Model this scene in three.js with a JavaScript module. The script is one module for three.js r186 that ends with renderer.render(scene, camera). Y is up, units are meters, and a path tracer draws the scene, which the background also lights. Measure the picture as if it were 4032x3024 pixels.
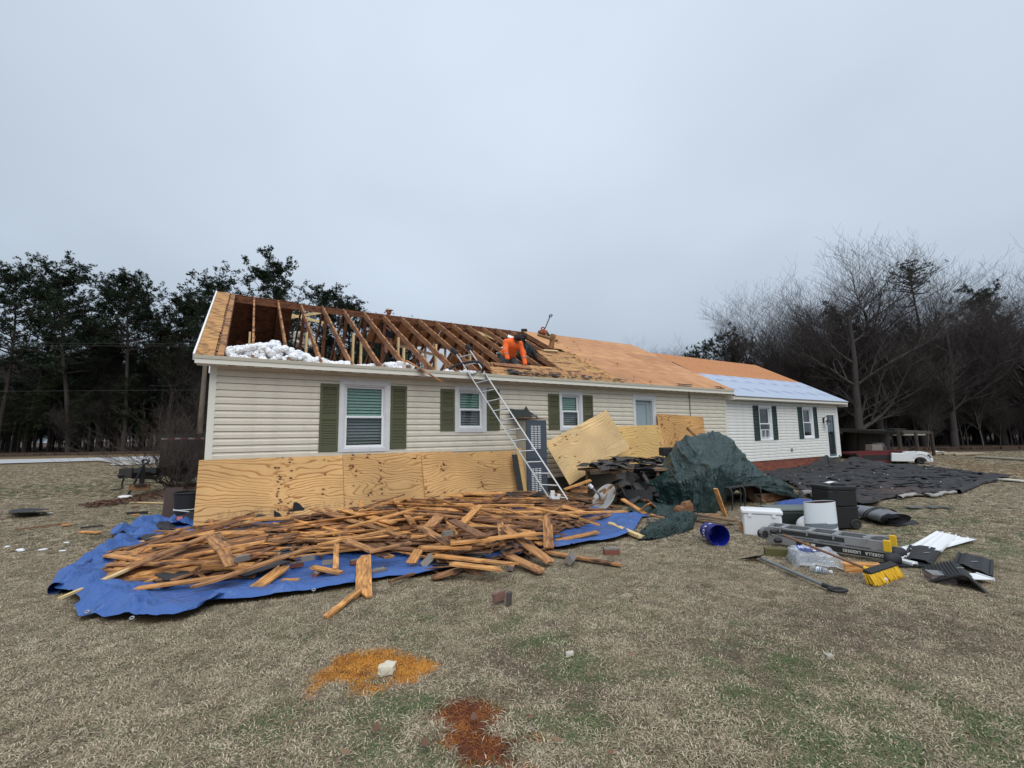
import * as THREE from 'three';
import { mergeGeometries, mergeVertices } from 'three/addons/utils/BufferGeometryUtils.js';

// ---------- camera, sky, sun, exposure ----------
const scene = new THREE.Scene();
const CAM = new THREE.Vector3(0, 1.55, 9.88), YAW = 0.54227, PITCH = 0.11241, ROLL = -0.01303, FOCAL = 1750;
const camera = new THREE.PerspectiveCamera(2 * Math.atan(1512 / FOCAL) * 180 / Math.PI, 4 / 3, 0.05, 600);
const FW = new THREE.Vector3(Math.sin(YAW) * Math.cos(PITCH), Math.sin(PITCH), -Math.cos(YAW) * Math.cos(PITCH));
const RT0 = new THREE.Vector3(Math.cos(YAW), 0, Math.sin(YAW)), UP0 = new THREE.Vector3().crossVectors(RT0, FW);
const RT = RT0.clone().multiplyScalar(Math.cos(ROLL)).addScaledVector(UP0, Math.sin(ROLL));
const UPV = UP0.clone().multiplyScalar(Math.cos(ROLL)).addScaledVector(RT0, -Math.sin(ROLL));
camera.position.copy(CAM); camera.up.copy(UPV); camera.lookAt(CAM.clone().add(FW));
const renderer = new THREE.WebGLRenderer({ antialias: true });
renderer.toneMapping = THREE.LinearToneMapping;
renderer.toneMappingExposure = 1.55;
renderer.shadowMap.enabled = true;
const SKY_L = 0.44;                                       // radiance of the cloud deck at mid height
const sun = new THREE.DirectionalLight(new THREE.Color(1, 0.97, 0.93), 1.35);
sun.position.set(-6, 30, 22); sun.castShadow = true; sun.shadow.radius = 110; sun.shadow.mapSize.set(2048, 2048);
Object.assign(sun.shadow.camera, { left: -40, right: 50, top: 50, bottom: -40, near: 1, far: 120 });
scene.add(sun); scene.add(sun.target);

// ---------- random numbers and noise ----------
function rng(seed) { let a = seed >>> 0; return () => { a = (a + 0x6d2b79f5) | 0; let t = Math.imul(a ^ (a >>> 15), 1 | a); t = (t + Math.imul(t ^ (t >>> 7), 61 | t)) ^ t; return ((t ^ (t >>> 14)) >>> 0) / 4294967296; }; }
const h3 = (x, y, z) => { let n = Math.imul(x, 374761393) ^ Math.imul(y, 668265263) ^ Math.imul(z, 2147483647 - 1274126177); n = Math.imul(n ^ (n >>> 13), 1274126177); n ^= n >>> 16; return (n >>> 0) / 4294967296; };
const sm = (t) => t * t * (3 - 2 * t), mix = (a, b, t) => a + (b - a) * t, clamp = (x, a, b) => Math.min(b, Math.max(a, x));
const sstep = (a, b, x) => sm(clamp((x - a) / (b - a), 0, 1));
function noise(x, y, z = 0) {
  const ix = Math.floor(x), iy = Math.floor(y), iz = Math.floor(z), u = sm(x - ix), v = sm(y - iy), w = sm(z - iz);
  const p = (k) => mix(mix(h3(ix, iy, iz + k), h3(ix + 1, iy, iz + k), u), mix(h3(ix, iy + 1, iz + k), h3(ix + 1, iy + 1, iz + k), u), v);
  return mix(p(0), p(1), w);
}
function fbm(x, y, z = 0, o = 4) { let s = 0, a = 0.5, n = 0; for (let i = 0; i < o; i++) { s += a * noise(x, y, z + i * 17.3); n += a; a *= 0.5; x *= 2.03; y *= 2.03; z *= 2.03; } return s / n; }
const ridged = (x, y, z = 0, o = 4) => { let s = 0, a = 0.5, n = 0; for (let i = 0; i < o; i++) { s += a * (1 - Math.abs(2 * noise(x, y, z + i * 9.1) - 1)); n += a; a *= 0.5; x *= 2.1; y *= 2.1; } return s / n; };
// periodic noise for textures: px, py = whole number of cells over the tile
function tnoise(u, v, px, py, s = 0) {
  const x = u * px, y = v * py, ix = Math.floor(x), iy = Math.floor(y), a = sm(x - ix), b = sm(y - iy), m = (i, n) => ((i % n) + n) % n;
  const q = (i, j) => h3(m(i, px), m(j, py), s);
  return mix(mix(q(ix, iy), q(ix + 1, iy), a), mix(q(ix, iy + 1), q(ix + 1, iy + 1), a), b);
}
function tfbm(u, v, px, py, s = 0, o = 4) { let t = 0, a = 0.5, n = 0; for (let i = 0; i < o; i++) { t += a * tnoise(u, v, px, py, s + i * 7); n += a; a *= 0.5; px *= 2; py *= 2; } return t / n; }

// ---------- from the photograph's pixels (4032 x 3024) to points in the world ----------
const V3 = (x, y, z) => new THREE.Vector3(x, y, z);
const ray = (u, v) => FW.clone().addScaledVector(RT, (u - 2016) / FOCAL).addScaledVector(UPV, -(v - 1512) / FOCAL);
const win = (ox, oy, w, out = 2212) => (x, y) => [ox + x * w / out, oy + y * w / out];
const G = ([u, v], h = 0) => { const d = ray(u, v); return CAM.clone().addScaledVector(d, (h - CAM.y) / d.y); };      // on a level plane
const WZ = ([u, v], z = 0) => { const d = ray(u, v); return CAM.clone().addScaledVector(d, (z - CAM.z) / d.z); };     // on a plane parallel to the wall
const depthOf = (p) => p.clone().sub(CAM).dot(FW);
const AT = ([u, v], depth) => CAM.clone().addScaledVector(ray(u, v), depth);                                        // at a distance along the view

// ---------- textures ----------
function dataTex(w, h, f, { srgb = false, rep = [1, 1] } = {}) {
  const d = new Uint8Array(w * h * 4);
  for (let y = 0, o = 0; y < h; y++) for (let x = 0; x < w; x++, o += 4) { const c = f((x + 0.5) / w, (y + 0.5) / h); d[o] = clamp(c[0], 0, 1) * 255; d[o + 1] = clamp(c[1], 0, 1) * 255; d[o + 2] = clamp(c[2], 0, 1) * 255; d[o + 3] = 255; }
  const t = new THREE.DataTexture(d, w, h); t.wrapS = t.wrapT = THREE.RepeatWrapping; t.magFilter = THREE.LinearFilter; t.minFilter = THREE.LinearMipmapLinearFilter;
  if (srgb) t.colorSpace = THREE.SRGBColorSpace; t.repeat.set(...rep); t.needsUpdate = true; return t;
}
function canvasTex(w, h, draw, rep = [1, 1], srgb = true) {
  const c = document.createElement('canvas'); c.width = w; c.height = h; draw(c.getContext('2d'), w, h);
  const t = new THREE.CanvasTexture(c); if (srgb) t.colorSpace = THREE.SRGBColorSpace; t.wrapS = t.wrapT = THREE.RepeatWrapping; t.repeat.set(...rep); return t;
}
const S = (r, g, b) => new THREE.Color().setRGB(r / 255, g / 255, b / 255, THREE.SRGBColorSpace);
const L = (r, g, b) => new THREE.Color().setRGB(r, g, b);
const mat = (color, roughness = 0.8, more = {}) => new THREE.MeshStandardMaterial({ color, roughness, side: THREE.DoubleSide, ...more });

// ---------- objects ----------
const counts = {};
function numbered(n) { const k = counts[n] = (counts[n] ?? -1) + 1; return k ? n + '_' + String(k).padStart(3, '0') : n; }
function tag(o, label, category, group) { o.userData = { label, category }; if (group) o.userData.group = group; return o; }
function thing(name, label, category, p = [0, 0, 0], group) { const o = new THREE.Group(); o.name = numbered(name); o.position.set(...(p.isVector3 ? p.toArray() : p)); scene.add(o); return tag(o, label, category, group); }
function mesh(name, geo, m, parent, label) { const o = new THREE.Mesh(Array.isArray(geo) ? join(geo) : geo, m); o.name = parent ? name : numbered(name); o.castShadow = o.receiveShadow = true; (parent || scene).add(o); if (label) o.userData.label = label; return o; }
const solo = (name, geo, m, label, category, group) => tag(mesh(name, geo, m), label, category, group);
const struct = (name, geo, m) => { const o = mesh(name, geo, m); o.userData.kind = 'structure'; return o; };
const join = (list) => { const a = list.map((g) => { const q = g.index ? g.toNonIndexed() : g; for (const k of Object.keys(q.attributes)) if (!['position', 'normal', 'uv', 'color'].includes(k)) q.deleteAttribute(k); return q; }); return a.length === 1 ? a[0] : mergeGeometries(a); };
// box with its texture in metres; p is its centre
function bx(w, h, d, p = [0, 0, 0], r = [0, 0, 0]) {
  const g = new THREE.BoxGeometry(w, h, d), P = g.attributes.position, N = g.attributes.normal, U = g.attributes.uv;
  for (let i = 0; i < P.count; i++) { const x = P.getX(i), y = P.getY(i), z = P.getZ(i); if (Math.abs(N.getX(i)) > 0.5) U.setXY(i, z, y); else if (Math.abs(N.getY(i)) > 0.5) U.setXY(i, x, z); else U.setXY(i, x, y); }
  if (r[0] || r[1] || r[2]) g.applyMatrix4(new THREE.Matrix4().makeRotationFromEuler(new THREE.Euler(...r)));
  return g.translate(...p);
}
const b2 = (x0, x1, y0, y1, z0, z1) => bx(x1 - x0, y1 - y0, z1 - z0, [(x0 + x1) / 2, (y0 + y1) / 2, (z0 + z1) / 2]);
// a bar of rectangular section from a to b; `flat` is the direction of its wide face's normal
function bar(a, b, w, t, flat = V3(0, 1, 0)) {
  const d = b.clone().sub(a), len = d.length(), X = d.normalize(), Zr = V3().crossVectors(X, flat).normalize(), Y = V3().crossVectors(Zr, X);
  return bx(len, t, w).applyMatrix4(new THREE.Matrix4().makeBasis(X, Y, Zr).setPosition(a.clone().add(b).multiplyScalar(0.5)));
}
function tube(pts, r, seg = 6, n, closed = false) { const c = new THREE.CatmullRomCurve3(pts.map((p) => p.isVector3 ? p : V3(...p)), closed); return new THREE.TubeGeometry(c, n || pts.length * 4, r, seg, closed); }
function rod(a, b, r, r2 = r, seg = 8) { const g = new THREE.CylinderGeometry(r2, r, a.distanceTo(b), seg), q = new THREE.Quaternion().setFromUnitVectors(V3(0, 1, 0), b.clone().sub(a).normalize()); return g.applyQuaternion(q).translate((a.x + b.x) / 2, (a.y + b.y) / 2, (a.z + b.z) / 2); }
function tint(g, f) { const P = g.attributes.position, c = new Float32Array(P.count * 3); for (let i = 0; i < P.count; i++) { const k = f(P.getX(i), P.getY(i), P.getZ(i), i); c[i * 3] = k.r ?? k[0]; c[i * 3 + 1] = k.g ?? k[1]; c[i * 3 + 2] = k.b ?? k[2]; } g.setAttribute('color', new THREE.BufferAttribute(c, 3)); return g; }
function warp(g, f) { const P = g.attributes.position, v = V3(); for (let i = 0; i < P.count; i++) { v.fromBufferAttribute(P, i); f(v, i); P.setXYZ(i, v.x, v.y, v.z); } g.computeVertexNormals(); return g; }
const inside = (p, poly) => { let k = false; for (let i = 0, j = poly.length - 1; i < poly.length; j = i++) { const a = poly[i], b = poly[j]; if ((a.z > p.z) !== (b.z > p.z) && p.x < (b.x - a.x) * (p.z - a.z) / (b.z - a.z) + a.x) k = !k; } return k; };

// ---------- sky: an even deck of cloud ----------
{
  const W = 1024, H = 512, d = new Float32Array(W * H * 4);
  for (let y = 0; y < H; y++) for (let x = 0; x < W; x++) {
    const el = ((y + 0.5) / H - 0.5) * Math.PI, az = ((x + 0.5) / W - 0.5) * 2 * Math.PI, dx = Math.cos(el) * Math.cos(az), dy = Math.sin(el), dz = Math.cos(el) * Math.sin(az);
    const k = 1 / (Math.max(dy, 0) + 0.35), n = fbm(dx * k * 1.3 + 18.54, dz * k * 1.3 + 82.62, dy, 5), n2 = fbm(dx * k * 0.5 + 36.66, dz * k * 0.5 + 55.22, 0, 3);
    const up = Math.max(0, dy), b = SKY_L * (0.84 + 0.30 * up) * (0.95 + 0.40 * (n - 0.5) + 0.44 * (n2 - 0.5)), o = (y * W + x) * 4, c = 0.05 * (n2 - 0.5);
    d[o] = b * (0.835 + 0.04 * up + c); d[o + 1] = b * (0.98 + 0.03 * up); d[o + 2] = b * (1.165 - c * 0.6); d[o + 3] = 1;
  }
  const t = new THREE.DataTexture(d, W, H, THREE.RGBAFormat, THREE.FloatType); t.mapping = THREE.EquirectangularReflectionMapping; t.magFilter = t.minFilter = THREE.LinearFilter; t.needsUpdate = true;
  scene.background = t; scene.environment = t;
}
// ---------- shared materials ----------
// pine plywood, 2.44 m along u and 1.22 m along v: rotary-cut figure bending round knots that come back in columns
function plyTex(seed, { light = [212, 168, 110], dark = [156, 102, 52], rings = 30, warpy = 1, stamps, knots: nk = 36 } = {}) {
  const r = rng(seed), W = 1024, H = 512, knots = [], cols = Array.from({ length: 6 }, () => r() * 2.44);
  for (let i = 0; i < nk; i++) knots.push([cols[Math.floor(r() * 6)] + (r() - 0.5) * 0.09, r() * 1.22, 0.009 + r() * 0.012, 0.4 + r() * 0.6]);
  return canvasTex(W, H, (c) => {
    const im = c.createImageData(W, H);
    for (let j = 0, o = 0; j < H; j++) for (let i = 0; i < W; i++, o += 4) {
      const x = (i + 0.5) / W * 2.44, y = (j + 0.5) / H * 1.22;
      let f = y * rings * (0.35 + 0.2 * warpy) + warpy * 4.2 * (fbm(x * 0.85 + seed, y * 2.3, seed, 3) - 0.5) * 2 + 0.5 * (fbm(x * 2.4, y * 9, seed + 5, 3) - 0.5), knot = 0, halo = 0;
      for (const k of knots) { const dx = (x - k[0]) / 2.3, dy = y - k[1], d = dx * dx + dy * dy; if (d < 0.02) { f += (dy > 0 ? 1 : -1) * 0.8 * k[3] * Math.exp(-d * 500); const q = Math.sqrt((dx * 1.5) ** 2 + dy * dy) / k[2]; knot = Math.max(knot, 1 - sstep(0.75, 1.15, q)); halo = Math.max(halo, 0.5 * k[3] * Math.exp(-q * q * 0.12)); } }
      const t = f - Math.floor(f), late = sstep(0.6, 0.92, t) * (1 - sstep(0.93, 1, t)), fib = tnoise(x / 2.44, y / 1.22, 40, 400, seed), patch = fbm(x * 1.2, y * 1.6, seed + 9, 3);
      const k = clamp(late * (0.3 + 0.9 * fbm(x * 2.6, y * 4, seed + 3, 3)) * 1.1 + halo * 0.55, 0, 1), g = (0.9 + 0.12 * fib) * (0.86 + 0.28 * patch);
      for (let q = 0; q < 3; q++) im.data[o + q] = clamp(mix(mix(light[q], dark[q], k), [70, 38, 22][q], knot * 0.9) * g, 0, 255);
      im.data[o + 3] = 255;
    }
    c.putImageData(im, 0, 0);
    if (stamps) stamps(c, W, H);
  });
}
const gradeStamp = (c, W, H) => {                          // the grade marks printed along the lower edge of the first sheet
  c.fillStyle = c.strokeStyle = 'rgba(45,40,45,0.85)'; c.lineWidth = 1.6;
  const word = (t, x, y, s, turn) => { c.save(); c.translate(x, y); if (turn) c.rotate(-Math.PI / 2); c.font = s + 'px sans-serif'; c.fillText(t, 0, 0); c.restore(); };
  for (const x0 of [150, 490, 810]) {
    const y0 = H * 0.80;
    for (let k = 0; k < 4; k++) word(['SIZED FOR', 'SPACING', 'RATED', '15/32 CAT'][k], x0 + k * 9, y0 + 36 - (k % 2) * 5, 9, true);
    for (let k = 0; k < 7; k++) word(['PLY', 'SHEATHING', 'PS 1', '32/16', 'SPAN', 'MILL', '437'][k], x0 + 56 + k * 10, y0 + 34 - (k % 3) * 6, 10, true);
    c.strokeRect(x0 + 140, y0 - 6, 38, 36); word('L IV', x0 + 146, y0 + 18, 14); word('EXPO 1', x0 + 188, y0 + 10, 11); c.strokeRect(x0 + 234, y0 - 14, 44, 15); word('35', x0 + 248, y0 - 2, 12); c.strokeRect(x0 + 230, y0 + 8, 52, 17); word('NOV 23', x0 + 235, y0 + 21, 12);
  }
  word('✳', 128, H * 0.86, 30);
};
const plank = (seed, light, dark, stain) => dataTex(512, 512, (u, v) => {   // one square metre of plain-sawn pine, grain along u
  const w = tfbm(u, v, 2, 5, seed, 3), ring = Math.abs(Math.sin((v * 16 + w * 7) * Math.PI)), fib = tnoise(u, v, 12, 220, seed + 3), st = sstep(0.52, 0.72, tfbm(u, v, 7, 9, seed + 5, 4)) * stain, b = sstep(0.60, 0.75, tfbm(u, v, 3, 14, seed + 8, 3)) * stain * 0.7;
  const k = ring ** 3 * 0.7, g = 0.82 + 0.3 * fib;
  return [0, 1, 2].map((q) => mix(mix(light[q], dark[q], k), [64, 42, 32][q], clamp(st + b, 0, 0.88)) * g / 255);
}, { srgb: true });
const T = {
  plyA: plyTex(11, { stamps: gradeStamp }), plyB: plyTex(23, { warpy: 1.2 }), plyC: plyTex(37, { rings: 36, warpy: 0.9 }), plyD: plyTex(51, { light: [222, 190, 138], dark: [176, 130, 78], warpy: 1.5, rings: 36, knots: 10 }), plyE: plyTex(67, { light: [220, 184, 122], dark: [184, 132, 70], warpy: 1.1, knots: 26 }),
  fresh: plank(3, [218, 160, 96], [172, 112, 56], 0.22), worn: plank(7, [186, 136, 88], [142, 96, 58], 0.55), dark: plank(13, [146, 106, 74], [108, 74, 50], 0.45), grey: plank(19, [140, 116, 92], [104, 84, 66], 0.35), rafter: plank(29, [172, 122, 86], [140, 92, 60], 0.2), pale: plank(31, [226, 200, 150], [206, 174, 118], 0.05), deck: plank(37, [196, 152, 98], [158, 112, 66], 0.42),
  sheath: dataTex(512, 512, (u, v) => { const a = tfbm(u, v, 3, 6, 2, 4), f = tnoise(u, v, 60, 240, 4), s = sstep(0.62, 0.7, tfbm(u, v, 4, 60, 8, 3)); const g = (0.84 + 0.28 * a) * (0.92 + 0.14 * f); return [190 * g / 255, 142 * g / 255 * (1 - 0.06 * s), 102 * g / 255 * (1 - 0.12 * s)]; }, { srgb: true }),
  osb: dataTex(512, 512, (u, v) => { let g = 0; for (let k = 0; k < 3; k++) g += tnoise(u + k * 0.3, v, [38, 60, 26][k], [90, 40, 120][k], k * 5 + 1); g = 0.7 + 0.36 * g / 1.5; const d = sstep(0.72, 0.85, tnoise(u, v, 70, 110, 31)); return [172 * g / 255 * (1 - 0.3 * d), 117 * g / 255 * (1 - 0.35 * d), 74 * g / 255 * (1 - 0.35 * d)]; }, { srgb: true }),
  crumple: dataTex(512, 512, (u, v) => { const a = (px, s) => 1 - Math.abs(2 * tfbm(u, v, px, px, s, 3) - 1); const h = 0.5 * a(4, 1) ** 2 + 0.3 * a(9, 4) ** 2 + 0.2 * a(19, 9); return [h, h, h]; }),
  felt: dataTex(512, 512, (u, v) => { const n = tfbm(u, v, 6, 6, 4, 5), g = tnoise(u, v, 256, 256, 9); const k = 0.7 + 0.5 * n + 0.25 * (g - 0.5); return [k * 0.9, k * 0.9, k * 0.9]; }, { srgb: true }),
  grain: dataTex(256, 256, (u, v) => { const k = 0.86 + 0.2 * tfbm(u, v, 8, 8, 5, 4) + 0.08 * (tnoise(u, v, 120, 120, 3) - 0.5); return [k, k, k]; }),
  bark: dataTex(256, 512, (u, v) => { const k = 0.45 + 0.55 * ridgedT(u, v); return [k, k * 0.93, k * 0.85]; }),
};
function ridgedT(u, v) { return 1 - Math.abs(2 * tfbm(u, v, 10, 8, 6, 4) - 1); }
const M = {
  siding: mat(S(218, 211, 194), 0.55, { map: T.grain }), trim: mat(S(222, 220, 208), 0.5), white: mat(S(232, 234, 236), 0.45), sidingR: mat(S(232, 232, 226), 0.55, { map: T.grain }),
  olive: mat(S(84, 86, 60), 0.65), green: mat(S(38, 58, 56), 0.6), gapShade: mat(S(84, 80, 72), 0.9), inside: mat(S(150, 138, 124), 0.95),
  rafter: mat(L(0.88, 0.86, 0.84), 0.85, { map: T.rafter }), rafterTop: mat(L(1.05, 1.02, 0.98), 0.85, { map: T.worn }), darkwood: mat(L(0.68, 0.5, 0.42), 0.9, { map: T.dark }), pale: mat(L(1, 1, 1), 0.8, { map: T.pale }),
  deck: mat(L(1, 1, 1), 0.85, { map: T.deck }), sheath: mat(L(1, 1, 1), 0.85, { map: T.sheath }), osb: mat(L(1, 1, 1), 0.85, { map: T.osb }), greywood: mat(L(1, 1, 1), 0.9, { map: T.grey }), underply: mat(L(1.0, 0.86, 0.74), 0.9, { map: T.sheath }), freshw: mat(L(1, 1, 1), 0.8, { map: T.fresh }), wornw: mat(L(1, 1, 1), 0.85, { map: T.worn }), darkw: mat(L(1, 1, 1), 0.88, { map: T.dark }),
  black: mat(L(0.014, 0.014, 0.015), 0.6), blackM: mat(L(0.02, 0.02, 0.022), 0.85), alu: mat(L(0.40, 0.405, 0.41), 0.42, { metalness: 0.75 }), aluDull: mat(L(0.27, 0.275, 0.28), 0.55, { metalness: 0.5 }), yellow: mat(S(224, 178, 30), 0.6), felt: mat(L(0.05, 0.05, 0.055), 0.9, { map: T.felt }), whiteP: mat(S(226, 228, 230), 0.4),
};

// ---------- ground ----------
const W4 = win(150, 1850, 1200), W5 = win(1250, 1850, 1250), W6 = win(2450, 1650, 850), W7 = win(2850, 1850, 1182), W8 = win(1100, 2400, 1400), W9 = win(0, 1500, 900), W10 = win(3232, 1500, 800), W11 = win(400, 1750, 500, 2074), W12 = win(1950, 1850, 550), W13 = win(3450, 2050, 582), W14 = win(2950, 1850, 650), W1 = win(700, 1100, 1200), W2 = win(1700, 1150, 1200), W3 = win(2600, 1300, 1200);
const gp = (w, list, h = 0) => list.map(([x, y]) => G(w(x, y), h));
const blueOutline = [...gp(W4, [[110, 905], [105, 840], [170, 770], [300, 700], [470, 600], [560, 545], [700, 500], [520, 495], [540, 455], [640, 440], [760, 400], [870, 392], [940, 430], [1150, 400]]), ...gp(W5, [[700, 200], [1500, 200], [2150, 320], [2330, 330]]), ...gp(W12, [[2330, 780], [2180, 1040], [1900, 1130], [1590, 1170], [1400, 1190], [1180, 1270], [620, 1270], [380, 1420], [140, 1420]]), ...gp(W5, [[880, 720], [700, 755], [500, 765], [370, 790], [240, 820]]), ...gp(W4, [[2000, 900], [1560, 960], [1200, 1000], [1160, 1060], [1030, 1105], [800, 1122], [650, 1100], [480, 1105], [400, 1080], [290, 1110], [250, 1030], [330, 1010], [220, 930]])];
const feltOutline = [...gp(W6, [[1400, 560], [2100, 480]]), ...gp(W10, [[100, 960], [380, 935], [950, 935], [1150, 950], [1760, 1025], [2090, 1045], [1890, 1085], [1690, 1140], [1470, 1215], [1240, 1262], [870, 1275], [560, 1310]]), ...gp(W14, [[1750, 480], [1000, 445], [850, 400], [560, 200]])];
// patches of green and bare soil in the lawn, read off the photograph
const greenSpots = [[1800, 2450, 0.45], [1960, 2510, 0.3], [1650, 2730, 0.5], [1520, 2760, 0.4], [1290, 2790, 0.35], [1580, 2960, 0.4], [3100, 2680, 0.5], [3800, 2850, 0.7], [3300, 2900, 0.6], [2780, 2760, 0.4], [2250, 2640, 0.3], [2050, 2500, 0.4], [1420, 2990, 0.5], [1180, 2800, 0.3], [300, 1925, 2.4], [60, 1930, 2.4], [520, 1900, 2.0], [600, 2040, 0.9], [3700, 2130, 1.2], [3900, 2060, 1.5], [3560, 2020, 1.3], [2420, 2880, 0.35], [3950, 2950, 0.5], [2900, 2950, 0.5], [700, 2950, 0.3], [2130, 2790, 0.25], [2800, 2930, 0.35], [3850, 2870, 0.6], [3500, 2780, 0.3], [1700, 2500, 0.3]].map(([u, v, r]) => [G([u, v]), r]);
const brownSpots = [[2070, 2630, 0.33], [2330, 2760, 0.2], [1760, 2380, 0.2], [3300, 2480, 0.5], [2900, 2560, 0.4], [3680, 2480, 0.4]].map(([u, v, r]) => [G([u, v]), r]);
function rustAt(p) {
  const a = rustShape(p, RUST1, 5), b = rustShape(p, RUST2, 9);
  return a > 0 ? [a, 0] : b > 0 ? [b, 1] : [0, 0];
}
const RUST1 = gp(W8, [[185, 470], [200, 420], [330, 300], [480, 262], [620, 240], [780, 258], [930, 290], [990, 345], [950, 400], [900, 455], [700, 490], [600, 548], [470, 540], [420, 470], [290, 460], [230, 540]]);
const RUST2 = gp(W8, [[920, 670], [1000, 590], [1100, 530], [1340, 535], [1390, 590], [1450, 630], [1290, 690], [1280, 760], [1400, 800], [1480, 830], [1560, 800], [1640, 765], [1690, 800], [1580, 850], [1480, 880], [1540, 930], [1600, 1000], [1100, 1000], [1120, 880], [980, 850], [1000, 760], [960, 720]]);
function rustShape(p, poly, s) { const q = { x: p.x + 0.16 * (fbm(p.x * 9, p.z * 9, s) - 0.5), z: p.z + 0.16 * (fbm(p.x * 9 + 9, p.z * 9, s) - 0.5) }; if (!inside(q, poly)) return 0; return fbm(p.x * 6, p.z * 6, s + 2, 3) > (s === 9 ? 0.2 : 0.24) ? 0.5 + 0.5 * fbm(p.x * 9, p.z * 9, s, 2) : 0; }
function greenness(p) { let g = 0; for (const [c, r] of greenSpots) { const d = ((p.x - c.x) ** 2 + (p.z - c.z) ** 2) / (r * r); if (d < 4) g = Math.max(g, Math.exp(-d * 1.3)); } return clamp(g * 1.15 * sstep(0.36, 0.68, fbm(p.x * 4.3, p.z * 4.3, 4, 4)) + 0.20 * sstep(0.58, 0.76, fbm(p.x * 1.7, p.z * 1.7, 8, 4)), 0, 1); }
function brownness(p) { let g = 0; for (const [c, r] of brownSpots) { const d = ((p.x - c.x) ** 2 + (p.z - c.z) ** 2) / (r * r); if (d < 4) g = Math.max(g, Math.exp(-d)); } return g; }
const sandPoly = gp(W10, [[1280, 862], [1450, 945], [1800, 1012], [2212, 1030], [3000, 1065], [3000, 950], [2212, 925], [1800, 890], [1500, 858]]), sandAt = (p) => p.x < 18 || p.x > 60 ? 0 : inside({ x: p.x + 1.2 * (fbm(p.x * 0.8, p.z * 0.8, 6) - 0.5), z: p.z + 1.0 * (fbm(p.x * 0.8 + 7, p.z * 0.8, 6) - 0.5) }, sandPoly) ? 0.45 + 0.55 * fbm(p.x * 0.6, p.z * 2, 8, 3) : 0;
const strawTex = canvasTex(1024, 1024, (c, W) => {
  const r = rng(5); c.fillStyle = '#8d7f68'; c.fillRect(0, 0, W, W);
  for (let i = 0; i < 26000; i++) {
    const x = r() * W, y = r() * W, a = r() * 6.283, l = 8 + r() * 26, k = r(), s = i / 26000, b = 0.35 + 0.65 * s * (0.55 + 0.45 * r());
    const col = k < 0.08 ? [120, 128, 72] : k < 0.45 ? [205, 186, 156] : k < 0.8 ? [176, 154, 122] : [128, 104, 80];
    c.strokeStyle = 'rgb(' + col.map((q) => Math.round(q * b)).join(',') + ')'; c.lineWidth = 0.8 + r() * 1.6;
    const bx = x + Math.cos(a) * l / 2 + (r() - 0.5) * 14, by = y + Math.sin(a) * l / 2 + (r() - 0.5) * 14, ex = x + Math.cos(a) * l, ey = y + Math.sin(a) * l;
    for (const dx of [-W, 0, W]) for (const dy of [-W, 0, W]) if (Math.min(x, ex) + dx < W && Math.max(x, ex) + dx > 0 && Math.min(y, ey) + dy < W && Math.max(y, ey) + dy > 0) { c.beginPath(); c.moveTo(x + dx, y + dy); c.quadraticCurveTo(bx + dx, by + dy, ex + dx, ey + dy); c.stroke(); }
  }
}, [1, 1]);
const groundY = (x, z) => { const d = Math.hypot(x - CAM.x, z - CAM.z); return (fbm(x * 0.35, z * 0.35, 2, 3) - 0.5) * 0.05 * sstep(1, 4, d) - 0.0; };
{
  // one sheet: fine cells near the camera, coarse ones out to the horizon
  const rings = [], N = 260; let rad = 0.4;
  while (rad < 420) { rings.push(rad); rad *= 1.035; }
  const pos = [], uv = [], col = [], idx = [];
  const push = (x, z) => {
    const p = { x, z }, far = Math.hypot(x, z - CAM.z), w = far < 70;
    pos.push(x, groundY(x, z) - 0.012, z); uv.push(x / 1.1, z / 1.1);
    let g = w ? greenness(p) : 0.3, b = w ? brownness(p) : 0, n = 0.82 + 0.36 * fbm(x * 0.5, z * 0.5, 1, 4), c = [0.58 * n, 0.505 * n, 0.375 * n]; { const sd = sandAt(p); if (sd) c = [mix(c[0], 0.62, sd), mix(c[1], 0.5, sd), mix(c[2], 0.36, sd)]; };
    c = [mix(c[0], 0.24, g * 0.75), mix(c[1], 0.30, g * 0.75), mix(c[2], 0.12, g * 0.75)]; c = [mix(c[0], 0.26, b * 0.7), mix(c[1], 0.2, b * 0.7), mix(c[2], 0.16, b * 0.7)];
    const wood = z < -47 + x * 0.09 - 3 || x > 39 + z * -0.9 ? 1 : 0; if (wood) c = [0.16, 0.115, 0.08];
    const [ru, which] = far < 5 ? rustAt(p) : [0, 0]; if (ru) c = which ? [0.34, 0.10, 0.025] : [0.75, 0.3, 0.045];
    col.push(...c);
  };
  push(0, CAM.z);
  for (const q of rings) for (let k = 0; k < N; k++) { const a = k / N * Math.PI * 2; push(Math.sin(a) * q, CAM.z - Math.cos(a) * q); }
  for (let k = 0; k < N; k++) idx.push(0, 1 + (k + 1) % N, 1 + k);
  for (let i = 0; i < rings.length - 1; i++) for (let k = 0; k < N; k++) { const a = 1 + i * N + k, b = 1 + i * N + (k + 1) % N, c = a + N, d = b + N; idx.push(a, b, c, b, d, c); }
  const g = new THREE.BufferGeometry(); g.setAttribute('position', new THREE.Float32BufferAttribute(pos, 3)); g.setAttribute('uv', new THREE.Float32BufferAttribute(uv, 2)); g.setAttribute('color', new THREE.Float32BufferAttribute(col, 3)); g.setIndex(idx); g.computeVertexNormals();
  struct('ground', g, mat(L(1.3, 1.3, 1.3), 1, { map: strawTex, vertexColors: true, bumpMap: strawTex, bumpScale: 0.012 }));
}
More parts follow.
